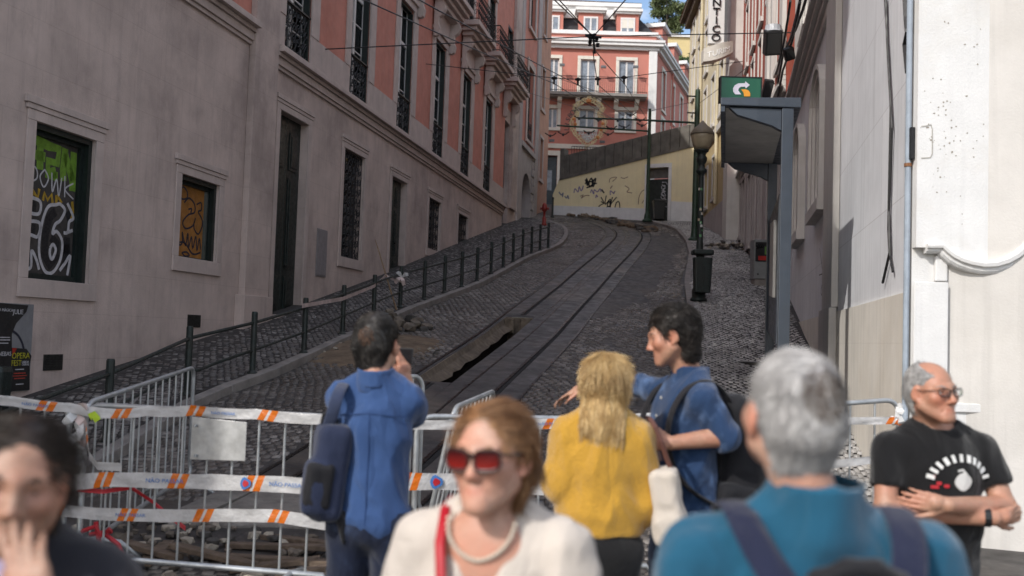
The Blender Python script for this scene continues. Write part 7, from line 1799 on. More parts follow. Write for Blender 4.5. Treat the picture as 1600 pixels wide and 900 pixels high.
for a in (aL, aR): S.rc(a[0], a[1], .066, .062, .04); S.rc(a[1], np.array(a[1])*.4+np.array(a[2])*.6, .064, .058, .03, cut=True)
S.rc((0,-.038,1.45), (0,-.048,1.545), .094, .086, .02, cut=True); S.rc((0,-.040,1.50), (0,-.048,1.64), .074, .074, .006, 's'); S.plane((0,0,.86), (0,0,-1))
V, F = S.mesh((-.42,-.26,.84), (.42,.28,1.60), .011, [((-.11,.11),(-.16,.08),(1.42,1.60),.005)]); V = folds(V, F, .012, 6, 1); P5.add('shirt', V, F, cloth_mat('teal cotton', (.012,.092,.165), 380, .85, .3))
S = Sdf(); legs(S, 1.0, .012); S.ell((0,-.005,.93), (.175,.13,.13), .03); S.plane((0,0,1.0), (0,0,1)); V, F = S.mesh((-.3,-.25,.04), (.3,.25,1.02), .016); V = folds(V, F, .006, 7, 2); P5.add('trousers', V, F, cloth_mat('dark navy cotton', (.015,.018,.03)))
S = Sdf(); feet(S, 1.0); V, F = S.mesh((-.25,-.2,0), (.25,.3,.14), .012); P5.add('shoes', V, F, m_shoe)
S = cap_sdf(C, Rm, .985, thick=.003, low=-.034, nape=.55); V, F = S.mesh(*bnd(C, .16), .005); P5.add('hair_base', V, F, m_white_hair); bV, bF = V, F
def crown_comb(q, p): # whorl at the back of the crown, falling down
    w = np.array((.0,-.75,.62)); v = q-w*1.0; sw = np.cross(np.array((0,-.75,.66)), v); o = v*.8+sw*.45+np.array((0,-.05,-.75 if q[2] < .3 else -.25)); return o
reg = lambda d: not (d[1] > .35 and d[2] < .35) and d[2] > -.72 and not (abs(d[0]) > .72 and -.2 < d[1] < .55 and d[2] < .02)
V, F = fur(bV, bF, 7000, .022, crown_comb, C, Rm, .985, 3, .28, 5, .0011, .4); P5.add('hair', V, F, m_white_hair)
q_ = (bV-C) @ Rm/.985; sel = np.linalg.norm((q_-np.array((.01,-.105,.075)))/np.array((.040,.045,.045)), axis=1) < 1; remap = -np.ones(len(bV), int); remap[sel] = np.arange(sel.sum()); fs_ = bF[sel[bF].all(1)]
V, F = fur(bV[sel], remap[fs_], 650, .020, crown_comb, C, Rm, .985, 5, .36, 5, .0012, .4); P5.add('thin_crown_hair', V, F, hair_mat('brownish grey hair', (.10,.075,.06), (.20,.16,.14), (.40,.37,.34)))
# navy backpack
bp_ = thing('backpack', P5.wloc((0,-.2,1.1)), 'navy backpack on the back of the teal shirt man', 'backpack'); m_navy = cloth_mat('navy webbing', (.010,.014,.042), 500, .7, .2); m_blknylon = cloth_mat('black nylon', (.009,.009,.012), 600, .55, .15)
def bag_part(P, root, name, S, lo, hi, vox, mat, fold=.004, seed=0):
    V, F = S.mesh(lo, hi, vox)
    if fold: V = folds(V, F, fold, 8, seed)
    V = V @ P.Rw.T+P.o-np.array(root.location); return np_obj(name, V, F, mat, root)
S = Sdf(); S.box((.02,-.235,1.13), (.15,.095,.22), .06, .02); S.box((.02,-.31,1.05), (.12,.05,.13), .04, .02); S.rc((-.08,-.215,1.32), (.12,-.215,1.32), .045, .045, .03)
bag_part(P5, bp_, 'pack', S, (-.2,-.40,.86), (.24,-.10,1.42), .011, m_navy)
S = Sdf(); A_ = [(-.065,-.19,1.345),(-.05,-.20,1.395),(.0,-.205,1.418),(.045,-.205,1.418),(.09,-.20,1.395),(.105,-.19,1.34)]
for a, b in zip(A_, A_[1:]): S.rc(a, b, .017, .017, .012)
bag_part(P5, bp_, 'handle', S, (-.12,-.26,1.30), (.16,-.15,1.46), .007, m_blknylon, 0)
for s in (-1, 1):
    mb = MB(); pth = [Vector(P5.wloc(p)) for p in ((s*.055+.02,-.185,1.28),(s*.095+.01,-.165,1.35),(s*.135,-.125,1.42),(s*.148,-.062,1.468),(s*.148,.01,1.478),(s*.14,.085,1.42),(s*.13,.13,1.30),(s*.15,.13,1.12),(s*.175,.03,.98))]
    mb.ribbon(pth, .062, Vector((0,-1,.55)), .010)
    # normals follow the shoulder: rebuild ribbon with varying normal
    mb = MB(); vs = []; fs = []; cen = Vector(P5.wloc((s*.13,-.0,1.33)))
    for i, q in enumerate(pth):
        d = (pth[min(i+1,len(pth)-1)]-pth[max(i-1,0)]).normalized(); a = Vector((1,0,0)); a = (a-d*a.dot(d)).normalized(); nn = a.cross(d).normalized()
        if nn.dot(q-cen) < 0: nn = -nn
        vs += [q-a*.034+nn*.012, q-a*.034+nn*.024, q+a*.034+nn*.024, q+a*.034+nn*.012]
    for i in range(len(pth)-1):
        for k in range(4): fs.append((i*4+k, i*4+(k+1) % 4, i*4+4+(k+1) % 4, i*4+4+k))
    mb.add(vs, fs); o = mb.build('strap', m_navy, bp_, smooth=True); sb = o.modifiers.new('sub', 'SUBSURF'); sb.levels = sb.render_levels = 2

# ---- woman in sunglasses facing the camera
P2 = Person('person', at(772, 712, 2.18).x, 2.20, R(180-18), 'woman with short auburn hair in dark red sunglasses and a cream blouse', .915)
k = .915; C = P2.loc(768, 714, 2.14); Rm = euler(R(-5), R(3), R(2)); hs = .98
S = Sdf(); head_sdf(S, C, Rm, hs, .88, .95, 1.0, .95, 1); S.rc(C+np.array((0,-.035,-.06)), (0,-.03,1.33), .050, .056, .03); torso(S, k, -.012, .96, .95, 1.02)
S.ell((0,.045,1.27), (.10,.045,.09), .04)
for s in (-1, 1): S.rc((s*.014,.050,1.315), C+np.array((s*.050,-.02,-.06)), .012, .012, .035)
aL = [(-.172,-.01,1.275),(-.225,.0,1.02),(-.20,.16,.86)]; aR = [(.172,-.01,1.275),(.225,.0,1.02),(.20,.16,.86)]
for a, s in ((aL,-1),(aR,1)): limb(S, *a, (.043,.037,.035,.024)); hand_sdf(S, a[2], (0,.4,-1), (-s,0,0), -s if s < 0 else 1, (.3,.35,.4,.45), k=.92)
legs(S, k, -.012)
V, F = S.mesh((-.36,-.2,.02), (.36,.32,1.64), .012, [((C[0]-.10,C[0]+.10),(C[1]-.12,C[1]+.14),(1.32,1.62),.004)]); P2.add('body', V, F, m_skin, face_tint(V, C, Rm, hs, (.92,.55,.55), flush=.2)); bodyV = V
S = Sdf(); torso(S, k, .008, .98, .98, 1.05, bust=.95)
for a in (aL, aR): S.rc(a[0], a[1], .066, .070, .04); S.rc(a[1], np.array(a[1])*.5+np.array(a[2])*.5, .066, .066, .03, cut=True)
S.rc((0,.10,1.36), (0,.165,1.08), .080, .020, .012, 's'); S.rc((0,-.02,1.28), (0,-.02,1.50), .066, .086, .012, 's')
S.plane((0,0,.80), (0,0,-1)); V, F = S.mesh((-.36,-.2,.78), (.36,.24,1.42), .009, [((-.12,.12),(-.12,.2),(1.1,1.42),.006)]); V = folds(V, F, .012, 8, 5); blV = V; m_blouse = cloth_mat('cream blouse', (.58,.52,.46), 300, .85, .25, .06); P2.add('blouse', V, F, m_blouse)
S = Sdf(); legs(S, k, .012); S.ell((0,-.005,.86), (.165,.125,.12), .03); S.plane((0,0,.92), (0,0,1)); V, F = S.mesh((-.3,-.25,.04), (.3,.25,.94), .016); P2.add('trousers', V, F, cloth_mat('beige cotton', (.3,.26,.2)))
S = Sdf(); feet(S, k); V, F = S.mesh((-.25,-.2,0), (.25,.3,.14), .012); P2.add('shoes', V, F, m_shoe)
m_auburn = hair_mat('auburn hair', (.17,.08,.034), (.32,.165,.078), (.52,.32,.17))
S = Sdf().xf(Rm, C, hs); S.ell((0,-.024,.042), (.082,.104,.087), .02)
for s in (-1, 1): S.rc((s*.062,-.015,.03), (s*.058,-.028,-.075), .030, .018, .03)
S.rc((0,-.08,.02), (0,-.075,-.080), .050, .032, .04); S.rc((-.045,-.075,-.02), (.045,-.075,-.02), .040, .040, .04)
S.ell((0,.110,-.03), (.064,.078,.122), .016, 's'); S.ell((0,.06,-.13), (.068,.09,.09), .02, 's')
V, F = S.xf().mesh(*bnd(C, .19), .006); P2.add('hair_base', V, F, m_auburn); bV, bF = V, F
def bob_comb(q, p):
    t = q-np.array((.22,.5,.8)); o = np.array((t[0]*.8, t[1]*.55-.1, -.25-.9*max(0, .75-q[2])))
    if p[2] < .03: o = np.array(((.05 if p[2] > -.05 else -.45)*np.sign(p[0]), -.02, -1.0))
    elif q[1] > .25: o = np.array((1.0*np.sign(q[0]-.22), -.45-.3*q[1], .05))
    return o
reg = lambda d: (d[2] > .25 and d[1] < .62) or (d[1] < .15 and d[2] > -.3)
V, F = fur(bV, bF, 6500, .058, bob_comb, C, Rm, hs, 9, .10, 6, .0013, .16, .0015, .1); P2.add('hair', V, F, m_auburn)
# sunglasses
def glasses(P, C, Rm, k, w, h, yy, zz, frame_mat, lens_mat, r=.003, gap=.018, solid=True, temple=True):
    rim = []; T = lambda p: Vector(tuple(np.array(C)+np.array(Rm) @ np.array(p)*k)); root = None
    for s in (-1, 1):
        cx = s*(gap/2+w/2); n = 20; pts = []
        for i in range(n):
            t = 2*math.pi*i/n; c_, s_ = math.cos(t), math.sin(t); x = cx+w/2*np.sign(c_)*abs(c_)**.6; z = zz+h/2*np.sign(s_)*abs(s_)**.65+(s*(x-cx))*.06; y = yy-2.6*x*x*.9; pts.append((x, y, z))
        mb = MB(); mb.tube([T(p) for p in pts], r*k, 6, False, True)
        def put(name, mb, mat, parent):
            V = np.array([tuple(v) for v in mb.v]); me = bpy.data.meshes.new(name); me.from_pydata([tuple(v) for v in V], [], mb.f); me.materials.append(mat); o = bpy.data.objects.new(name, me); COL.objects.link(o); o.parent = parent; return o
        if root is None: root = put('glasses', mb, frame_mat, P.root)
        else: put('rim', mb, frame_mat, root)
        mb = MB(); mb.add([T((p[0], p[1]+.001, p[2])) for p in pts]+[T((p[0], p[1]-.001, p[2])) for p in pts], [tuple(range(n)), tuple(reversed(range(n, 2*n)))]+[(i, (i+1) % n, n+(i+1) % n, n+i) for i in range(n)]); put('lens', mb, lens_mat, root)
        mb = MB(); mb.tube([T((s*(gap/2+w), yy-2.6*(gap/2+w)**2*.9, zz+h*.28)), T((s*.079, .03, zz+h*.28)), T((s*.083, -.005, .012)), T((s*.082, -.03, -.01))], r*k*.95, 6); put('temple', mb, frame_mat, root)
    mb = MB(); mb.tube([T((-gap/2-.002, yy, zz+h*.2)), T((0, yy+.004, zz+h*.3)), T((gap/2+.002, yy, zz+h*.2))], r*k, 6); put('bridge', mb, frame_mat, root); return root
def lens_grad():
    m, nt, b = new_mat('dark red tinted lens'); tc = nt.nodes.new('ShaderNodeTexCoord'); sx = nt.nodes.new('ShaderNodeSeparateXYZ'); nt.links.new(tc.outputs['Generated'], sx.inputs[0])
    col = mix_rgb(nt, sx.outputs[2], (.20,.012,.008), (.012,.004,.006)); nt.links.new(col, b.inputs['Base Color']); b.inputs['Roughness'].default_value = .4; b.inputs['Specular IOR Level'].default_value = .08; return m
glasses(P2, C, Rm, hs, .057, .044, .108, -.002, M('dark tortoise frame', (.03,.012,.01), .2, .3), lens_grad(), .0042, .014)
brows(P2, C, Rm, hs, m_auburn, 4)
# bead necklace and red strap
mb = MB(); nb = 27
for i in range(nb):
    t = -1+2*i/(nb-1); x = .078*math.sin(t*1.75); y = .088-.10*(1-math.cos(t*1.75))*.62; z = 1.262+.105*(abs(t)**1.7); A2_ = np.concatenate([bodyV, blV]); q_ = A2_[(abs(A2_[:,0]-x) < .014) & (abs(A2_[:,2]-z) < .014)]; y = (q_[:,1].max() if len(q_) and abs(t) < .86 else y)+.005; mb.lathe([(0,-.006),(.0048,-.0035),(.0062,0),(.0048,.0035),(0,.006)], (x, y, z), 8)
bc = [sum((mb.v[i*40+j] for j in range(40)), Vector())/40 for i in range(len(mb.v)//40)]; mb.tube(bc, .0022, 5)
V = np.array([tuple(v) for v in mb.v]); me = bpy.data.meshes.new('necklace'); me.from_pydata([tuple(v) for v in V], [], mb.f); me.materials.append(M('pearly beads', (.62,.54,.44), .25, .15)); me.polygons.foreach_set('use_smooth', [True]*len(me.polygons)); o = bpy.data.objects.new('necklace', me); COL.objects.link(o); o.parent = P2.root
rb_ = thing('shoulder_bag', P2.wloc((-.2,-.05,.85)), 'red shoulder bag strap of the woman in sunglasses with its bag behind', 'bag')
mb = MB(); pth = [P2.wloc(p) for p in ((.105,-.075,1.30),(.105,-.03,1.368),(.100,.035,1.352),(.085,.098,1.29),(.06,.142,1.20),(.035,.140,1.10),(.0,.150,1.0),(-.06,.15,.92))]
vs = []; fs = []
for i, q in enumerate(pth):
    d = (pth[min(i+1,len(pth)-1)]-pth[max(i-1,0)]).normalized(); a = Vector(P2.Rw @ np.array((1,0,0))); a = (a-d*a.dot(d)).normalized(); nn = a.cross(d).normalized(); cen = P2.wloc((.06,0,1.2))
    if nn.dot(q-cen) < 0: nn = -nn
    vs += [q-a*.011, q-a*.011+nn*.006, q+a*.011+nn*.006, q+a*.011]
for i in range(len(pth)-1):
    for q in range(4): fs.append((i*4+q, i*4+(q+1) % 4, i*4+4+(q+1) % 4, i*4+4+q))
mb.add(vs, fs); m_red_l = M('red leather', (.42,.012,.022), .4, .1); mb.build('strap', m_red_l, rb_, smooth=True)
S = Sdf(); S.box((-.17,.10,.80), (.10,.05,.10), .03); bag_part(P2, rb_, 'pouch', S, (-.32,.0,.66), (-.02,.2,.94), .012, m_red_l, 0)

# ---- woman at the left edge, hand to her mouth
P7 = Person('person', at(22, 750, 1.70).x-.03, 1.72, R(180+6), 'dark-haired woman at the left photo edge holding a hand to her mouth', .915)
C = P7.loc(27, 754, 1.66); Rm = euler(R(19), R(-3), R(-7)); hs = .90
S = Sdf(); head_sdf(S, C, Rm, hs, .96, 1.0, 1.1, 1.05); S.rc(C+np.array((0,-.035,-.06)), (0,-.03,1.32), .052, .056, .03); torso(S, k, -.012, .98, .95, 1.02)
# her left arm (image right) is raised; body space x: her right is +x
W7 = P7.loc(66, 966, 1.50); fd = P7.loc(36, 864, 1.525)-W7; el7 = P7.loc(112, 1120, 1.56)
aR = [(.172,-.01,1.27),(.225,.0,1.0),(.16,.17,.95)]
limb(S, (-.172,-.01,1.27), el7, W7, (.044,.038,.036,.025)); limb(S, *aR, (.044,.038,.036,.025)); hand_sdf(S, aR[2], (-.6,.6,0), (0,0,1), 1, (.4,.4,.4,.4), k=.92)
nrm = np.array((0,-1.0,.1)); sd_ = 1 if np.cross(fd, nrm)[0] > 0 else -1
hand_sdf(S, W7, fd, nrm, sd_, (.10,.14,.22,.30), .02, .42, .88, .25)
legs(S, k, -.012)
V, F = S.mesh((-.42,-.2,.02), (.36,.36,1.64), .012, [((-.22,.14),(-.12,.32),(1.26,1.62),.0042)]); P7.add('body', V, F, m_skin3, face_tint(V, C, Rm, hs, (.9,.55,.52), flush=.3)); eyes(P7, C, Rm, hs, (0,-.1)); 
m_dark_hair = hair_mat('dark brown hair', (.012,.008,.006), (.026,.017,.012), (.06,.042,.03))
brows(P7, C, Rm, hs, m_dark_hair, 3, 40, .0014)
S = Sdf(); torso(S, k, .004, 1.0, 1.0, 1.05, bust=.9); S.rc((0,-.03,1.30), (0,-.02,1.50), .066, .085, .012, 's'); S.plane((0,0,.82), (0,0,-1)); V, F = S.mesh((-.3,-.2,.8), (.3,.24,1.42), .012); P7.add('shirt', V, F, cloth_mat('lilac cotton', (.42,.36,.52)))
S = Sdf(); torso(S, k, .022, 1.04, 1.06, 1.05, bust=1.0); S.rc((-.172,-.01,1.27), el7, .075, .066, .04); S.rc(el7, el7*.45+np.array(W7)*.55, .062, .052, .03, cut=True); S.rc(aR[0], aR[1], .074, .064, .04); S.rc(aR[1], aR[2], .062, .05, .03, cut=True)
S.box((0,.20,1.2), (.055,.16,.4), .03, .015, 's'); S.rc((0,-.02,1.30), (0,-.01,1.52), .078, .10, .015, 's'); S.plane((0,0,.72), (0,0,-1)); V, F = S.mesh((-.46,-.22,.7), (.4,.4,1.42), .011); V = folds(V, F, .006, 8, 9); P7.add('jacket', V, F, cloth_mat('black navy jacket', (.009,.010,.018), 500, .6))
S = Sdf(); legs(S, k, .012); S.ell((0,-.005,.86), (.165,.125,.12), .03); S.plane((0,0,.92), (0,0,1)); V, F = S.mesh((-.3,-.25,.04), (.3,.25,.94), .016); P7.add('trousers', V, F, cloth_mat('dark jeans', (.02,.025,.05)))
S = Sdf(); feet(S, k); V, F = S.mesh((-.25,-.2,0), (.25,.3,.14), .012); P7.add('shoes', V, F, m_shoe)
S = Sdf().xf(Rm, C, hs); S.ell((0,-.022,.040), (.080,.102,.087), .02)
for s in (-1, 1): S.rc((s*.058,-.03,.02), (s*.060,-.045,-.12), .026, .024, .03); S.rc((s*.060,-.045,-.12), (s*.070,-.03,-.25), .026, .020, .03)
S.rc((0,-.09,.02), (0,-.09,-.22), .055, .05, .04); S.ell((0,.110,-.035), (.063,.078,.125), .016, 's'); S.ell((0,.07,-.16), (.060,.085,.12), .02, 's')
V, F = S.xf().mesh(np.array(C)-np.array((.2,.2,.32)), np.array(C)+.17, .007); P7.add('hair_base', V, F, m_dark_hair); bV, bF = V, F
def long_comb(q, p):
    o = np.array((q[0]*.7, q[1]*.3-.3, -.35-.8*max(0, .7-q[2])))
    if p[2] < .03: o = np.array((.03*np.sign(p[0]), .02, -1.0))
    elif q[1] > .25: o = np.array((1.0*np.sign(q[0]+.05), -.55, .0))
    return o
reg = lambda d: (d[2] > .3 and d[1] < .66) or (d[1] < .10 and d[2] > -.3)
V, F = fur(bV, bF, 4200, .10, long_comb, C, Rm, hs, 13, .05, 6, .0013, .12, .002, .15); P7.add('hair', V, F, m_dark_hair)

# ---- man with crossed arms on the right
P6 = Person('person', at(1468, 700, 3.92).x, 3.95, R(180+7), 'grey-haired man in glasses and a printed black shirt with arms crossed', .975)
k = .975; C = P6.loc(1456, 613, 3.90); Rm = euler(R(14), R(3), R(2)); hs = 1.0
S = Sdf(); head_sdf(S, C, Rm, hs, 1.1, 1.08, .85, 1.05, 1); S.rc(C+np.array((.005,-.035,-.06)), (0,-.03,1.41), .058, .062, .035); torso(S, k, -.014, 1.08, 1.1, belly=1.08)
# his right is +x (image left)
shR = np.array((.205,-.01,1.355)); shL = np.array((-.205,-.01,1.355)); elR = np.array((.245,.055,1.105)); elL = np.array((-.250,.075,1.125)); wrR = np.array((-.12,.200,1.105)); wrL = np.array((.09,.235,1.160))
limb(S, shR, elR, wrR, (.050,.045,.046,.030)); limb(S, shL, elL, wrL, (.050,.045,.047,.031))
hand_sdf(S, wrL, (.95,-.22,.12), (.1,-1,0.1), 1, (.32,.34,.36,.4), .05, .5, 1.0, .0); hand_sdf(S, wrR, (-.97,-.12,.12), (.1,-1,.2), -1, (.35,.4,.4,.45), .03, .5, 1.0, .1)
legs(S, k, -.012)
V, F = S.mesh((-.42,-.22,.02), (.42,.36,1.74), .012, [((C[0]-.11,C[0]+.12),(C[1]-.12,C[1]+.13),(1.42,1.72),.0042), ((.03,.28),(.04,.32),(1.04,1.24),.006), ((-.36,-.08),(.04,.30),(1.04,1.20),.006)]); P6.add('body', V, F, m_skin2, face_tint(V, C, Rm, hs, (.92,.62,.58), .25, .35)); eyes(P6, C, Rm, hs, (.2,0))
S = Sdf(); torso(S, k, .008, 1.04, 1.12, belly=1.10)
for a, b in ((shR, elR), (shL, elL)): S.rc(a, a*.36+b*.64, .062, .068, .035, cut=True)
S.rc((0,-.03,1.39), (0,-.01,1.50), .068, .088, .012, 's'); S.plane((0,0,.84), (0,0,-1)); V, F = S.mesh((-.4,-.24,.82), (.4,.26,1.52), .010); V = folds(V, F, .011, 7, 4); m_blkshirt = cloth_mat('black cotton', (.008,.008,.009), 420, .9, .2); shirt6 = P6.add('shirt', V, F, m_blkshirt); shV, shF = V, F
S = Sdf(); legs(S, k, .012); S.ell((0,-.005,.90), (.175,.135,.13), .03); S.plane((0,0,.98), (0,0,1)); V, F = S.mesh((-.3,-.25,.04), (.3,.25,1.0), .016); P6.add('trousers', V, F, cloth_mat('black trousers', (.010,.010,.012)))
S = Sdf(); feet(S, k); V, F = S.mesh((-.25,-.2,0), (.25,.3,.14), .012); P6.add('shoes', V, F, m_shoe)
m_grey_hair = hair_mat('short grey hair', (.24,.235,.23), (.42,.41,.40), (.62,.61,.59))
S = cap_sdf(C, Rm, hs, thick=.003, low=-.03, nape=.25, bald=((0,.045,.115), (.055,.085,.06))); V, F = S.mesh(*bnd(C, .16), .005); P6.add('hair_base', V, F, m_grey_hair); bV, bF = V, F
reg6 = lambda d: not (d[1] > .30 and abs(d[0]) < .80) and d[2] > -.62 and not (d[1] > -.25 and d[2] > .55 and abs(d[0]) < .6) and not (abs(d[0]) > .74 and -.15 < d[1] < .5 and d[2] < .02)
V, F = fur(bV, bF, 3000, .020, lambda q, p: np.array((q[0]*.3, -.7, -.45)), C, Rm, hs, 17, .25, 4, .0010, .3); P6.add('hair', V, F, m_grey_hair); brows(P6, C, Rm, hs, m_grey_hair, 6, 30)
glasses(P6, C, Rm, hs, .050, .032, .106, .000, M('dark spectacle frame', (.02,.014,.01), .3, .2), m_lens, .0022, .018)
# print on the shirt: an arc of white dashes over a pale round shape and small red words
def on_shirt(x, z, off=.004):
    d = (shV[:,0]-x)**2+(shV[:,2]-z)**2+np.where(shV[:,1] < .03, 1, 0); i = int(np.argmin(d)); return np.array((x, shV[i,1]+off, z))
mb = MB()
for i in range(11):
    t = math.pi*(.08+.84*i/10); cx, cz = -.035+.115*math.cos(t), 1.225+.085*math.sin(t); ex_, ez_ = -.035+(.115+.030)*math.cos(t), 1.225+(.085+.030)*math.sin(t)
    mb.ribbon([on_shirt(cx, cz), on_shirt(ex_, ez_)], .013 if i % 3 else .017, (0,1,0), .002)
def local_obj(name, mb, mat, parent):
    me = bpy.data.meshes.new(name); me.from_pydata([tuple(v) for v in mb.v], [], mb.f); me.materials.append(mat); o = bpy.data.objects.new(name, me); COL.objects.link(o); o.parent = parent; return o
m_prw = M('white print', (.62,.62,.60), .8); m_prr = M('red print ink', (.45,.02,.03), .8)
local_obj('print', mb, m_prw, shirt6)
mb = MB(); mb.prism([(-.04+.032*math.cos(t)*(1+.15*math.cos(2*t)), 1.232+.036*math.sin(t)) for t in np.linspace(0, 6.283, 19)[:-1]], lambda a, b, d: on_shirt(a, b, d), .002, .006); mb.ribbon([on_shirt(-.05,1.262,.006), on_shirt(-.035,1.28,.006), on_shirt(-.015,1.275,.006)], .008, (0,1,0), .002); local_obj('print', mb, m_prw, shirt6)
mb = MB()
for (x, z, w) in ((.085,1.25,.02),(.06,1.225,.018),(.075,1.21,.03),(.03,1.215,.02)): mb.ribbon([on_shirt(x-w/2, z), on_shirt(x+w/2, z)], .012, (0,1,0), .002)
local_obj('print', mb, m_prr, shirt6)
wt = MB(); wv = Vector(wrR)+(Vector(elR)-Vector(wrR))*.06; ax = (Vector(wrR)-Vector(elR)).normalized(); s1 = ax.cross(Vector((0,0,1))).normalized(); s2 = ax.cross(s1)
vs = []; n = 16
for w_ in (-.012, .012):
    for r_ in (.033,.036):
        for i in range(n): t = 6.283*i/n; vs.append(wv+ax*w_+(s1*math.cos(t)+s2*math.sin(t))*r_)
fs = []
for i in range(n): j = (i+1) % n; fs += [(n+i,n+j,3*n+j,3*n+i),(i,n+i,n+j,j)[::-1],(2*n+i,2*n+j,3*n+j,3*n+i)]
wt.add(vs, fs); local_obj('wristwatch', wt, m_iron, P6.root)

# ---- man photographing, seen from behind
P1 = Person('person', at(588, 640, 4.1).x, 4.08, R(-4), 'man in blue shirt and jeans photographing the street, seen from behind', 1.045)
k = 1.045; C = P1.loc(590, 538, 4.10); Rm = euler(R(-14), R(2), R(2)); hs = 1.06
shR = np.array((.150,0,1.455)); shL = np.array((-.150,0,1.455)); elR = P1.loc(646, 645, 4.22); wrR = P1.loc(634, 592, 4.34); elL = np.array((-.155,.22,1.30)); wrL = np.array((-.02,.36,1.53))
S = Sdf(); head_sdf(S, C, Rm, hs); S.rc(C+np.array((0,-.03,-.07)), (0,-.03,1.52), .060, .064, .03); torso(S, k, -.02, .80, 1.0)
limb(S, shR, elR, wrR, (.050,.042,.042,.029)); limb(S, shL, elL, wrL, (.050,.042,.042,.029))
hand_sdf(S, wrR, P1.loc(627, 548, 4.36)-wrR, (-.8,.5,0), -1 if np.cross(P1.loc(627,548,4.36)-wrR, (-.8,.5,0))[1] > 0 else 1, (.25,.3,.32,.35), .03, .6, 1.05, .3); hand_sdf(S, wrL, (.3,.25,1), (.6,.6,0), 1, (.5,.5,.5,.5), .0, .5, 1.05, .3); legs(S, k, -.012, .10)
V, F = S.mesh((-.42,-.24,.02), (.42,.50,1.90), .013, [((C[0]-.11,C[0]+.2),(C[1]-.13,C[1]+.4),(1.52,1.88),.006)]); P1.add('body', V, F, m_skin2, face_tint(V, C, Rm, hs, flush=.2))
S = Sdf(); torso(S, k, .008, .83, 1.06, .93, belly=1.06); S.rc(shR, elR, .062, .062, .035); S.rc(elR, elR*.72+wrR*.28, .064, .060, .02, cut=True); S.rc(shL, elL, .062, .062, .035); S.rc(elL, elL*.72+wrL*.28, .064, .060, .02, cut=True)
S.rc((0,-.03,1.50), (0,-.036,1.585), .076, .071, .015, cut=True); S.rc((0,-.03,1.52), (0,-.033,1.66), .064, .064, .006, 's'); S.plane((0,0,.90), (0,.15,-1)); V, F = S.mesh((-.44,-.26,.86), (.44,.42,1.64), .011, [((-.1,.1),(-.14,.08),(1.46,1.62),.005)]); V = folds(V, F, .016, 6.5, 2); m_blin = cloth_mat('blue linen shirt', (.036,.080,.205), 360, .85, .25, .12); sh1 = P1.add('shirt', V, F, m_blin); m_seam = M('darker blue stitched seam', (.022,.055,.16), .9); seam(P1, V, [(-.14+.02*i, 1.415-.012*abs(i-7)/7) for i in range(15)], m_seam, sh1); seam(P1, V, [(.002, 1.41-.03*i) for i in range(16)], m_seam, sh1); collar(P1, (0,-.028,1.530), (0,-.040,1.600), .084, .074, m_blin, sh1, (-.12,-.16,1.48), (.12,.1,1.64))  # seams are a darker blue than the shirt
S = Sdf(); legs(S, k, .013, .10); S.ell((0,-.008,.95), (.172,.128,.12), .03); S.plane((0,0,1.02), (0,0,1)); V, F = S.mesh((-.3,-.25,.05), (.3,.25,1.04), .014); V = folds(V, F, .007, 8, 3); m_jean = cloth_mat('indigo denim', (.011,.017,.040), 520, .9, .15, .25, .4, (.03,.045,.09)); P1.add('jeans', V, F, m_jean)
S = Sdf(); feet(S, k, .10); V, F = S.mesh((-.25,-.2,0), (.25,.3,.14), .012); P1.add('shoes', V, F, m_shoe)
m_dkhair = hair_mat('dark greying hair', (.012,.010,.009), (.03,.026,.023), (.14,.13,.12))
S = cap_sdf(C, Rm, hs, thick=.004); V, F = S.mesh(*bnd(C, .17), .005); P1.add('hair_base', V, F, m_dkhair); bV, bF = V, F
reg1 = lambda d: reg(d) and not (abs(d[0]) < .26 and -.93 < d[1] < -.45 and d[2] > .30)
reg = lambda d: not (d[1] > .35 and d[2] < .35) and d[2] > -.80 and not (abs(d[0]) > .74 and -.2 < d[1] < .5 and d[2] < .02)
V, F = fur(bV, bF, 5000, .028, crown_comb, C, Rm, hs, 23, .35, 5, .0012, .4); P1.add('hair', V, F, m_dkhair)
q_ = (bV-C) @ Rm/hs; sel = np.linalg.norm((q_-np.array((.004,-.122,.045)))/np.array((.030,.04,.032)), axis=1) < 1; remap = -np.ones(len(bV), int); remap[sel] = np.arange(sel.sum()); fs_ = bF[sel[bF].all(1)]
V, F = fur(bV[sel], remap[fs_], 380, .020, crown_comb, C, Rm, hs, 25, .36, 5, .0013, .4); P1.add('thin_crown_hair', V, F, hair_mat('thin brown crown hair', (.10,.055,.035), (.17,.095,.06), (.26,.16,.11)))
ph = thing('phone', P1.wloc(wrR+np.array((-.06,.04,.12))), 'dark smartphone held up by the blue-shirted man', 'phone'); Mx = Matrix.Translation(P1.wloc(P1.loc(620, 556, 4.36))) @ Matrix.Rotation(R(-4), 4, 'Z') @ Matrix.Rotation(R(-8), 4, 'X')
mb = MB(Mx); mb.box(-.075, .075, -.005, .004, -.037, .037); mb.build('case', m_black, ph, bevel=.004); mb = MB(Mx); mb.box(-.07, .07, -.0065, -.0052, -.033, .033); mb.build('screen', m_glass, ph)
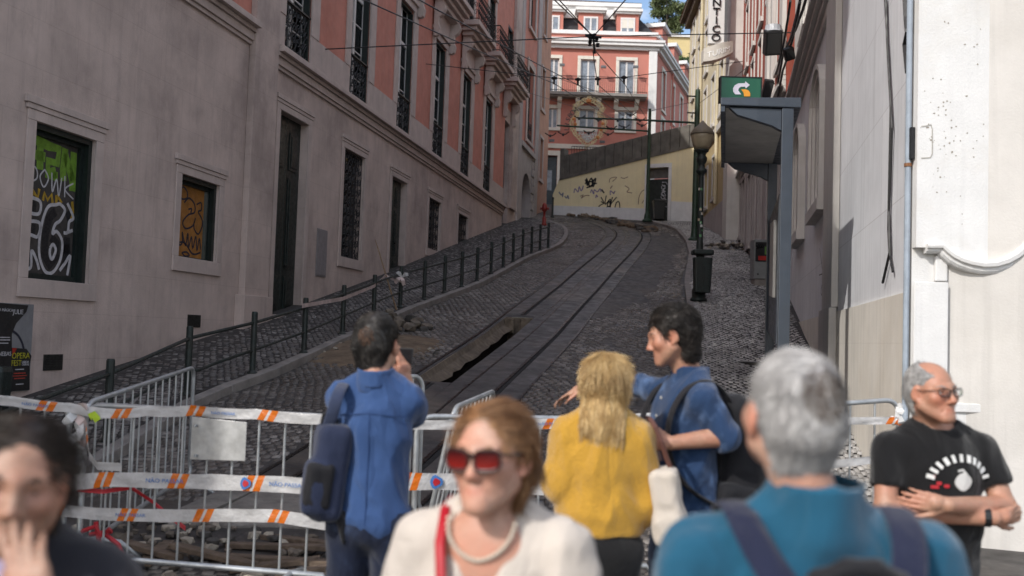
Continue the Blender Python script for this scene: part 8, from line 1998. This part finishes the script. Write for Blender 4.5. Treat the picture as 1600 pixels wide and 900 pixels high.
# backpack hanging from his left shoulder
b1 = thing('backpack', P1.wloc((-.26,-.1,1.2)), 'navy backpack slung on one shoulder of the blue-shirted man', 'backpack')
ctr = P1.loc(513, 735, 4.02); tl = euler(R(20), 0, R(6))
S = Sdf(); S.box(ctr, (.072,.11,.20), .045, .03, rot=tl); S.box(ctr+np.array((-.035,-.07,-.06)), (.050,.07,.11), .03, .015, rot=tl); S2 = Sdf(); S2.box(ctr+np.array((-.012,-.105,-.05)), (.058,.030,.095), .022, .008, rot=tl); bag_part(P1, b1, 'front_pocket', S2, ctr-.26, ctr+.2, .008, m_blknylon, .004, 6)
mb = MB(); q_ = [P1.wloc(ctr+np.array(p)) for p in ((-.03,-.02,.195),(-.02,-.03,.235),(.02,-.03,.24),(.035,-.02,.20))]; mb.tube(q_, .009, 8); mb.build('grab_handle', m_blknylon, b1, smooth=True)
bag_part(P1, b1, 'pack', S, ctr-np.array((.22,.26,.30)), ctr+np.array((.22,.26,.30)), .011, cloth_mat('navy canvas', (.018,.026,.060), 480, .8), .006, 3)
mb = MB()
pth = [P1.wloc(P1.loc(u, v, Y)) for u, v, Y in ((512,668,3.98),(519,650,3.94),(524,628,3.93),(530,610,3.95),(537,599,4.02),(540,598,4.10),(537,610,4.2),(525,660,4.25),(515,720,4.2))]
vs = []; fs = []
for i, q in enumerate(pth):
    d = (pth[min(i+1,len(pth)-1)]-pth[max(i-1,0)]).normalized(); a = Vector((1,0,0)); a = (a-d*a.dot(d)).normalized(); nn = a.cross(d).normalized(); vs += [q-a*.028-nn*.006, q-a*.028+nn*.006, q+a*.028+nn*.006, q+a*.028-nn*.006]
for i in range(len(pth)-1):
    for q in range(4): fs.append((i*4+q, i*4+(q+1) % 4, i*4+4+(q+1) % 4, i*4+4+q))
mb.add(vs, fs); o = mb.build('strap', cloth_mat('slate blue strap', (.035,.048,.095), 500), b1, smooth=True); sb = o.modifiers.new('sub', 'SUBSURF'); sb.levels = sb.render_levels = 2
S = Sdf(); q0 = P1.loc(535, 808, 3.98); S.rc(q0, q0+np.array((.01,0,-.10)), .03, .012, .01); bag_part(P1, b1, 'dangling_strap', S, q0-.2, q0+.12, .009, m_blknylon, 0)

# ---- woman in the yellow jumper, seen from behind
P3 = Person('person', at(941, 700, 3.95).x, 3.95, R(-3), 'blonde woman in a mustard yellow jumper and black trousers, seen from behind', .965)
k = .965; C = P3.loc(948, 598, 3.96); Rm = euler(R(-8), R(4), R(2)); hs = .98
shR = np.array((.155,0,1.345)); shL = np.array((-.155,0,1.345)); elR = np.array((.195,-.0,1.09)); elL = P3.loc(876, 752, 3.95); wrR = np.array((.10,.22,1.06)); wrL = np.array((-.08,.22,1.10))
S = Sdf(); head_sdf(S, C, Rm, hs, .93); S.rc(C+np.array((0,-.03,-.06)), (0,-.03,1.40), .050, .055, .03); torso(S, k, -.02, .96, .95, 1.0)
limb(S, shR, elR, wrR, (.043,.038,.036,.025)); limb(S, shL, elL, wrL, (.043,.038,.036,.025)); hand_sdf(S, wrR, (-.7,.5,0), (0,-1,0), 1, (.5,.5,.5,.5), k=.92); hand_sdf(S, wrL, (.7,.5,.1), (0,-1,0), -1, (.5,.5,.5,.5), k=.92); legs(S, k, -.012, .08)
V, F = S.mesh((-.42,-.22,.02), (.42,.36,1.74), .014, [((C[0]-.10,C[0]+.10),(C[1]-.12,C[1]+.14),(1.44,1.72),.007)]); P3.add('body', V, F, m_skin, face_tint(V, C, Rm, hs))
S = Sdf(); torso(S, k, .020, .96, 1.12, .94, belly=1.14)
for a, b, w_ in ((shR, elR, wrR), (shL, elL, wrL)): S.rc(a, b, .062, .072, .05); S.rc(b, b*.35+w_*.65, .068, .055, .04); S.rc(b*.35+w_*.65, w_, .050, .038, .02, cut=True)
S.rc((0,-.025,1.385), (0,-.03,1.47), .080, .074, .02, cut=True); S.rc((0,-.03,1.42), (0,-.033,1.58), .062, .062, .006, 's'); S.plane((0,0,.965), (0,0,-1))
V, F = S.mesh((-.44,-.28,.94), (.44,.34,1.54), .011, [((-.1,.1),(-.14,.08),(1.36,1.5),.006)]); V = folds(V, F, .016, 5.5, 6); m_mustard = cloth_mat('mustard wool', (.50,.275,.034), 150, .95, .5, .12, .6); P3.add('jumper', V, F, m_mustard)
S = Sdf(); legs(S, k, .010, .075); S.ell((0,-.012,.90), (.178,.138,.14), .03); S.plane((0,0,.98), (0,0,1)); V, F = S.mesh((-.3,-.25,.05), (.3,.25,1.0), .014); V = folds(V, F, .004, 8, 3); P3.add('trousers', V, F, cloth_mat('black denim', (.009,.009,.010), 500))
S = Sdf(); feet(S, k, .075); V, F = S.mesh((-.25,-.2,0), (.25,.3,.14), .012); P3.add('shoes', V, F, m_shoe)
m_blonde = hair_mat('wavy blonde hair', (.40,.25,.10), (.68,.48,.22), (.88,.71,.42))
S = Sdf().xf(Rm, C, hs); S.ell((0,-.022,.042), (.082,.104,.088), .02); S.rc((0,-.06,.03), (0,-.108,-.160), .066, .048, .05); S.rc((-.046,-.06,.0), (-.066,-.096,-.160), .038, .034, .05); S.rc((.046,-.06,.0), (.066,-.096,-.175), .038, .034, .05); S.ell((0,.105,-.06), (.062,.08,.115), .016, 's'); S.ell((0,.07,-.17), (.07,.09,.12), .02, 's')
V, F = S.xf().mesh(np.array(C)-np.array((.2,.22,.28)), np.array(C)+.18, .007); P3.add('hair_base', V, F, m_blonde); bV, bF = V, F
def blond_comb(q, p):
    o = np.array((q[0]*.7, q[1]*.35-.3, -.35-.8*max(0, .8-q[2])))
    if p[2] < .03: o = np.array((.05*np.sign(p[0])*(1 if p[2] > -.09 else -2.0), .06 if p[2] > -.1 else -.12, -1.0))
    return o
reg3 = lambda d: (d[2] > .30 and d[1] < .75) or (d[1] < .12 and d[2] > -.5)
V, F = fur(bV, bF, 6500, .085, blond_comb, C, Rm, hs, 30, .05, 8, .0014, .10, .004, .12); P3.add('hair', V, F, m_blonde)
tb = thing('tote_bag', P3.wloc((.27,.02,.9)), 'off-white tote bag hanging at the right side of the yellow jumper', 'bag')
cb_ = P3.loc(1043, 788, 3.9); Rb = euler(R(-10), 0, R(-8)); S = Sdf(); S.box(cb_, (.055,.09,.145), .03, .02, rot=Rb); S.box(cb_+np.array((.015,0,-.09)), (.06,.10,.06), .03, .04, rot=Rb); bag_part(P3, tb, 'pouch', S, cb_-.24, cb_+.24, .009, cloth_mat('off white canvas', (.55,.49,.42), 400, .85, .2, .06), .010, 7)
for off in (0, .012):
    mb = MB(); mb.tube([P3.wloc(P3.loc(u+off*200, v, Y)) for u, v, Y in ((1048,735,3.92),(1040,715,3.90),(1032,690,3.88),(1023,668,3.88),(1015,655,3.92),(1010,652,4.0),(1018,670,4.08),(1030,720,4.05))], .0075, 8); mb.build('handle', M('brown leather handle', (.10,.04,.03), .5), tb)

# ---- man pointing, in denim shirt with black backpack
P4 = Person('person', at(1072, 640, 4.25).x, 4.28, R(90-8+22), 'dark-haired man in a denim shirt pointing left, black backpack on his back', 1.075)
k = 1.075; C = P4.loc(1050, 524, 4.26); Rm = euler(R(-22), R(-15), R(0)); hs = 1.03
# facing left: his left arm (-x) is nearest the camera
shL = np.array((-.18,0,1.50)); shR = np.array((.18,.02,1.51)); elL = P4.loc(1132, 682, 4.10); wrL = P4.loc(1050, 692, 4.06); elR = P4.loc(985, 600, 4.62); wrR = P4.loc(917, 607, 4.72)
S = Sdf(); head_sdf(S, C, Rm, hs, 1.06, .8, .9); S.rc(C+np.array((0,-.035,-.06)), (0,-.03,1.56), .060, .064, .03); torso(S, k, -.02, 1.0, 1.05)
limb(S, shL, elL, wrL, (.052,.045,.046,.031)); limb(S, shR, elR, wrR, (.050,.043,.043,.029))
fdir = P4.loc(880, 618, 4.76)-wrR; dn = P4.Rw.T @ np.array((0,0,-1.0)); hand_sdf(S, wrR, fdir, dn, 1, (.28,.34,.42,.5), .10, .5, 1.05, .35)
hand_sdf(S, wrL, P4.loc(1020, 690, 4.05)-wrL, P4.Rw.T @ np.array((0,.9,-.2)), -1, (.45,.5,.5,.5), .0, .6, 1.05, .2); legs(S, k, -.012, .09, step=.05)
V, F = S.mesh((-.46,-.26,.02), (.60,.62,1.98), .013, [((C[0]-.12,C[0]+.12),(C[1]-.13,C[1]+.14),(1.56,1.92),.005)]); P4.add('body', V, F, m_skin2, face_tint(V, C, Rm, hs, stubble=.35)); eyes(P4, C, Rm, hs, (0,-.2))
S = Sdf(); torso(S, k, .010, .94, 1.06, .98, belly=1.06)
S.rc(shL, elL, .066, .064, .04); S.rc(elL, elL*.88+wrL*.12, .064, .060, .02, cut=True); S.rc(shR, shR*.25+elR*.75, .064, .062, .04, cut=True)
S.rc((0,-.025,1.54), (.0,-.02,1.635), .078, .080, .015, cut=True); S.rc((0,-.02,1.54), (0,-.0,1.72), .062, .072, .008, 's'); S.plane((0,0,.93), (0,0,-1)); V, F = S.mesh((-.48,-.28,.9), (.58,.60,1.68), .011, [((-.11,.11),(-.14,.1),(1.5,1.66),.006)]); V = folds(V, F, .016, 6.5, 12); m_denim = cloth_mat('washed denim shirt', (.022,.052,.125), 460, .9, .2, .2, .45, (.10,.17,.32)); sh4 = P4.add('shirt', V, F, m_denim); collar(P4, (0,-.022,1.575), (0,-.022,1.645), .088, .084, m_denim, sh4, (-.13,-.16,1.52), (.13,.12,1.68))
mb = MB()
for z in (1.50,1.42,1.34,1.26,1.18):
    xs_ = np.array((-.01,.0,z)); 
    S2 = V[(abs(V[:,0]-.0) < .02) & (abs(V[:,2]-z) < .012)]; yv = S2[:,1].max() if len(S2) else .13; mb.lathe([(0,-.003),(.007,-.002),(.007,.002),(0,.003)], (0,0,0), 8)
    for q in mb.v[-32:]: q.x, q.y, q.z = q.x, yv+q.z+.002, z+q.y
local_obj('buttons', mb, M('pale button', (.6,.58,.55), .3), P4.root)
S = Sdf(); legs(S, k, .013, .09, step=.05); S.ell((0,-.008,.97), (.172,.128,.12), .03); S.plane((0,0,1.04), (0,0,1)); V, F = S.mesh((-.32,-.3,.05), (.32,.3,1.06), .014); V = folds(V, F, .008, 8, 13); P4.add('jeans', V, F, cloth_mat('faded blue jeans', (.10,.15,.25), 500, .9, .15, .25, .4, (.22,.28,.38)))
S = Sdf(); feet(S, k, .09, .05); V, F = S.mesh((-.27,-.25,0), (.27,.35,.14), .012); P4.add('shoes', V, F, m_shoe)
m_blkhair = hair_mat('dark wavy hair', (.008,.006,.005), (.020,.015,.012), (.07,.058,.05))
S = cap_sdf(C, Rm, hs, thick=.011, low=-.045); V, F = S.mesh(*bnd(C, .18), .006); P4.add('hair_base', V, F, m_blkhair); bV, bF = V, F
reg4 = lambda d: not (d[1] > .42 and d[2] < .42) and d[2] > -.58 and not (abs(d[0]) > .72 and -.15 < d[1] < .5 and d[2] < .05)
V, F = fur(bV, bF, 4500, .040, lambda q, p: np.array((q[0]*.5, -.65, -.15+.3*(q[2] > .5)-.5*(q[2] < .2))), C, Rm, hs, 31, .45, 6, .0013, .55, .006, .1); P4.add('hair', V, F, m_blkhair); brows(P4, C, Rm, hs, m_blkhair, 7, 40, .0015)
b4 = thing('backpack', P4.wloc((0,-.25,1.25)), 'black backpack on the back of the pointing man', 'backpack')
S = Sdf(); S.box((0,-.245,1.24), (.155,.10,.26), .07, .02); S.box((0,-.335,1.14), (.12,.05,.15), .04, .03); S.rc((-.10,-.20,1.48), (.10,-.20,1.48), .05, .05, .04); bag_part(P4, b4, 'pack', S, (-.22,-.44,.92), (.22,-.09,1.6), .011, m_blknylon, .007, 5)
S = Sdf(); S.box((0,-.20,1.02), (.17,.10,.13), .05, .03); bag_part(P4, b4, 'lower_pocket', S, (-.25,-.36,.85), (.25,-.05,1.2), .011, m_blknylon, .007, 8)
for s in (-1, 1):
    pth = [P4.wloc(p) for p in ((s*.11,-.15,1.50),(s*.135,-.09,1.565),(s*.145,-.02,1.592),(s*.145,.06,1.555),(s*.145,.125,1.46),(s*.15,.150,1.34),(s*.165,.125,1.22),(s*.185,.05,1.12),(s*.18,-.08,1.06))]; vs = []; fs = []; cen = P4.wloc((s*.1,0,1.38))
    for i, q in enumerate(pth):
        d = (pth[min(i+1,len(pth)-1)]-pth[max(i-1,0)]).normalized(); a = Vector(P4.Rw @ np.array((1,0,0))); a = (a-d*a.dot(d)).normalized(); nn = a.cross(d).normalized()
        if nn.dot(q-cen) < 0: nn = -nn
        vs += [q-a*.030-nn*.004, q-a*.030+nn*.012, q+a*.030+nn*.012, q+a*.030-nn*.004]
    for i in range(len(pth)-1):
        for q in range(4): fs.append((i*4+q, i*4+(q+1) % 4, i*4+4+(q+1) % 4, i*4+4+q))
    mb = MB(); mb.add(vs, fs); o = mb.build('strap', m_blknylon, b4, smooth=True); sb = o.modifiers.new('sub', 'SUBSURF'); sb.levels = sb.render_levels = 2
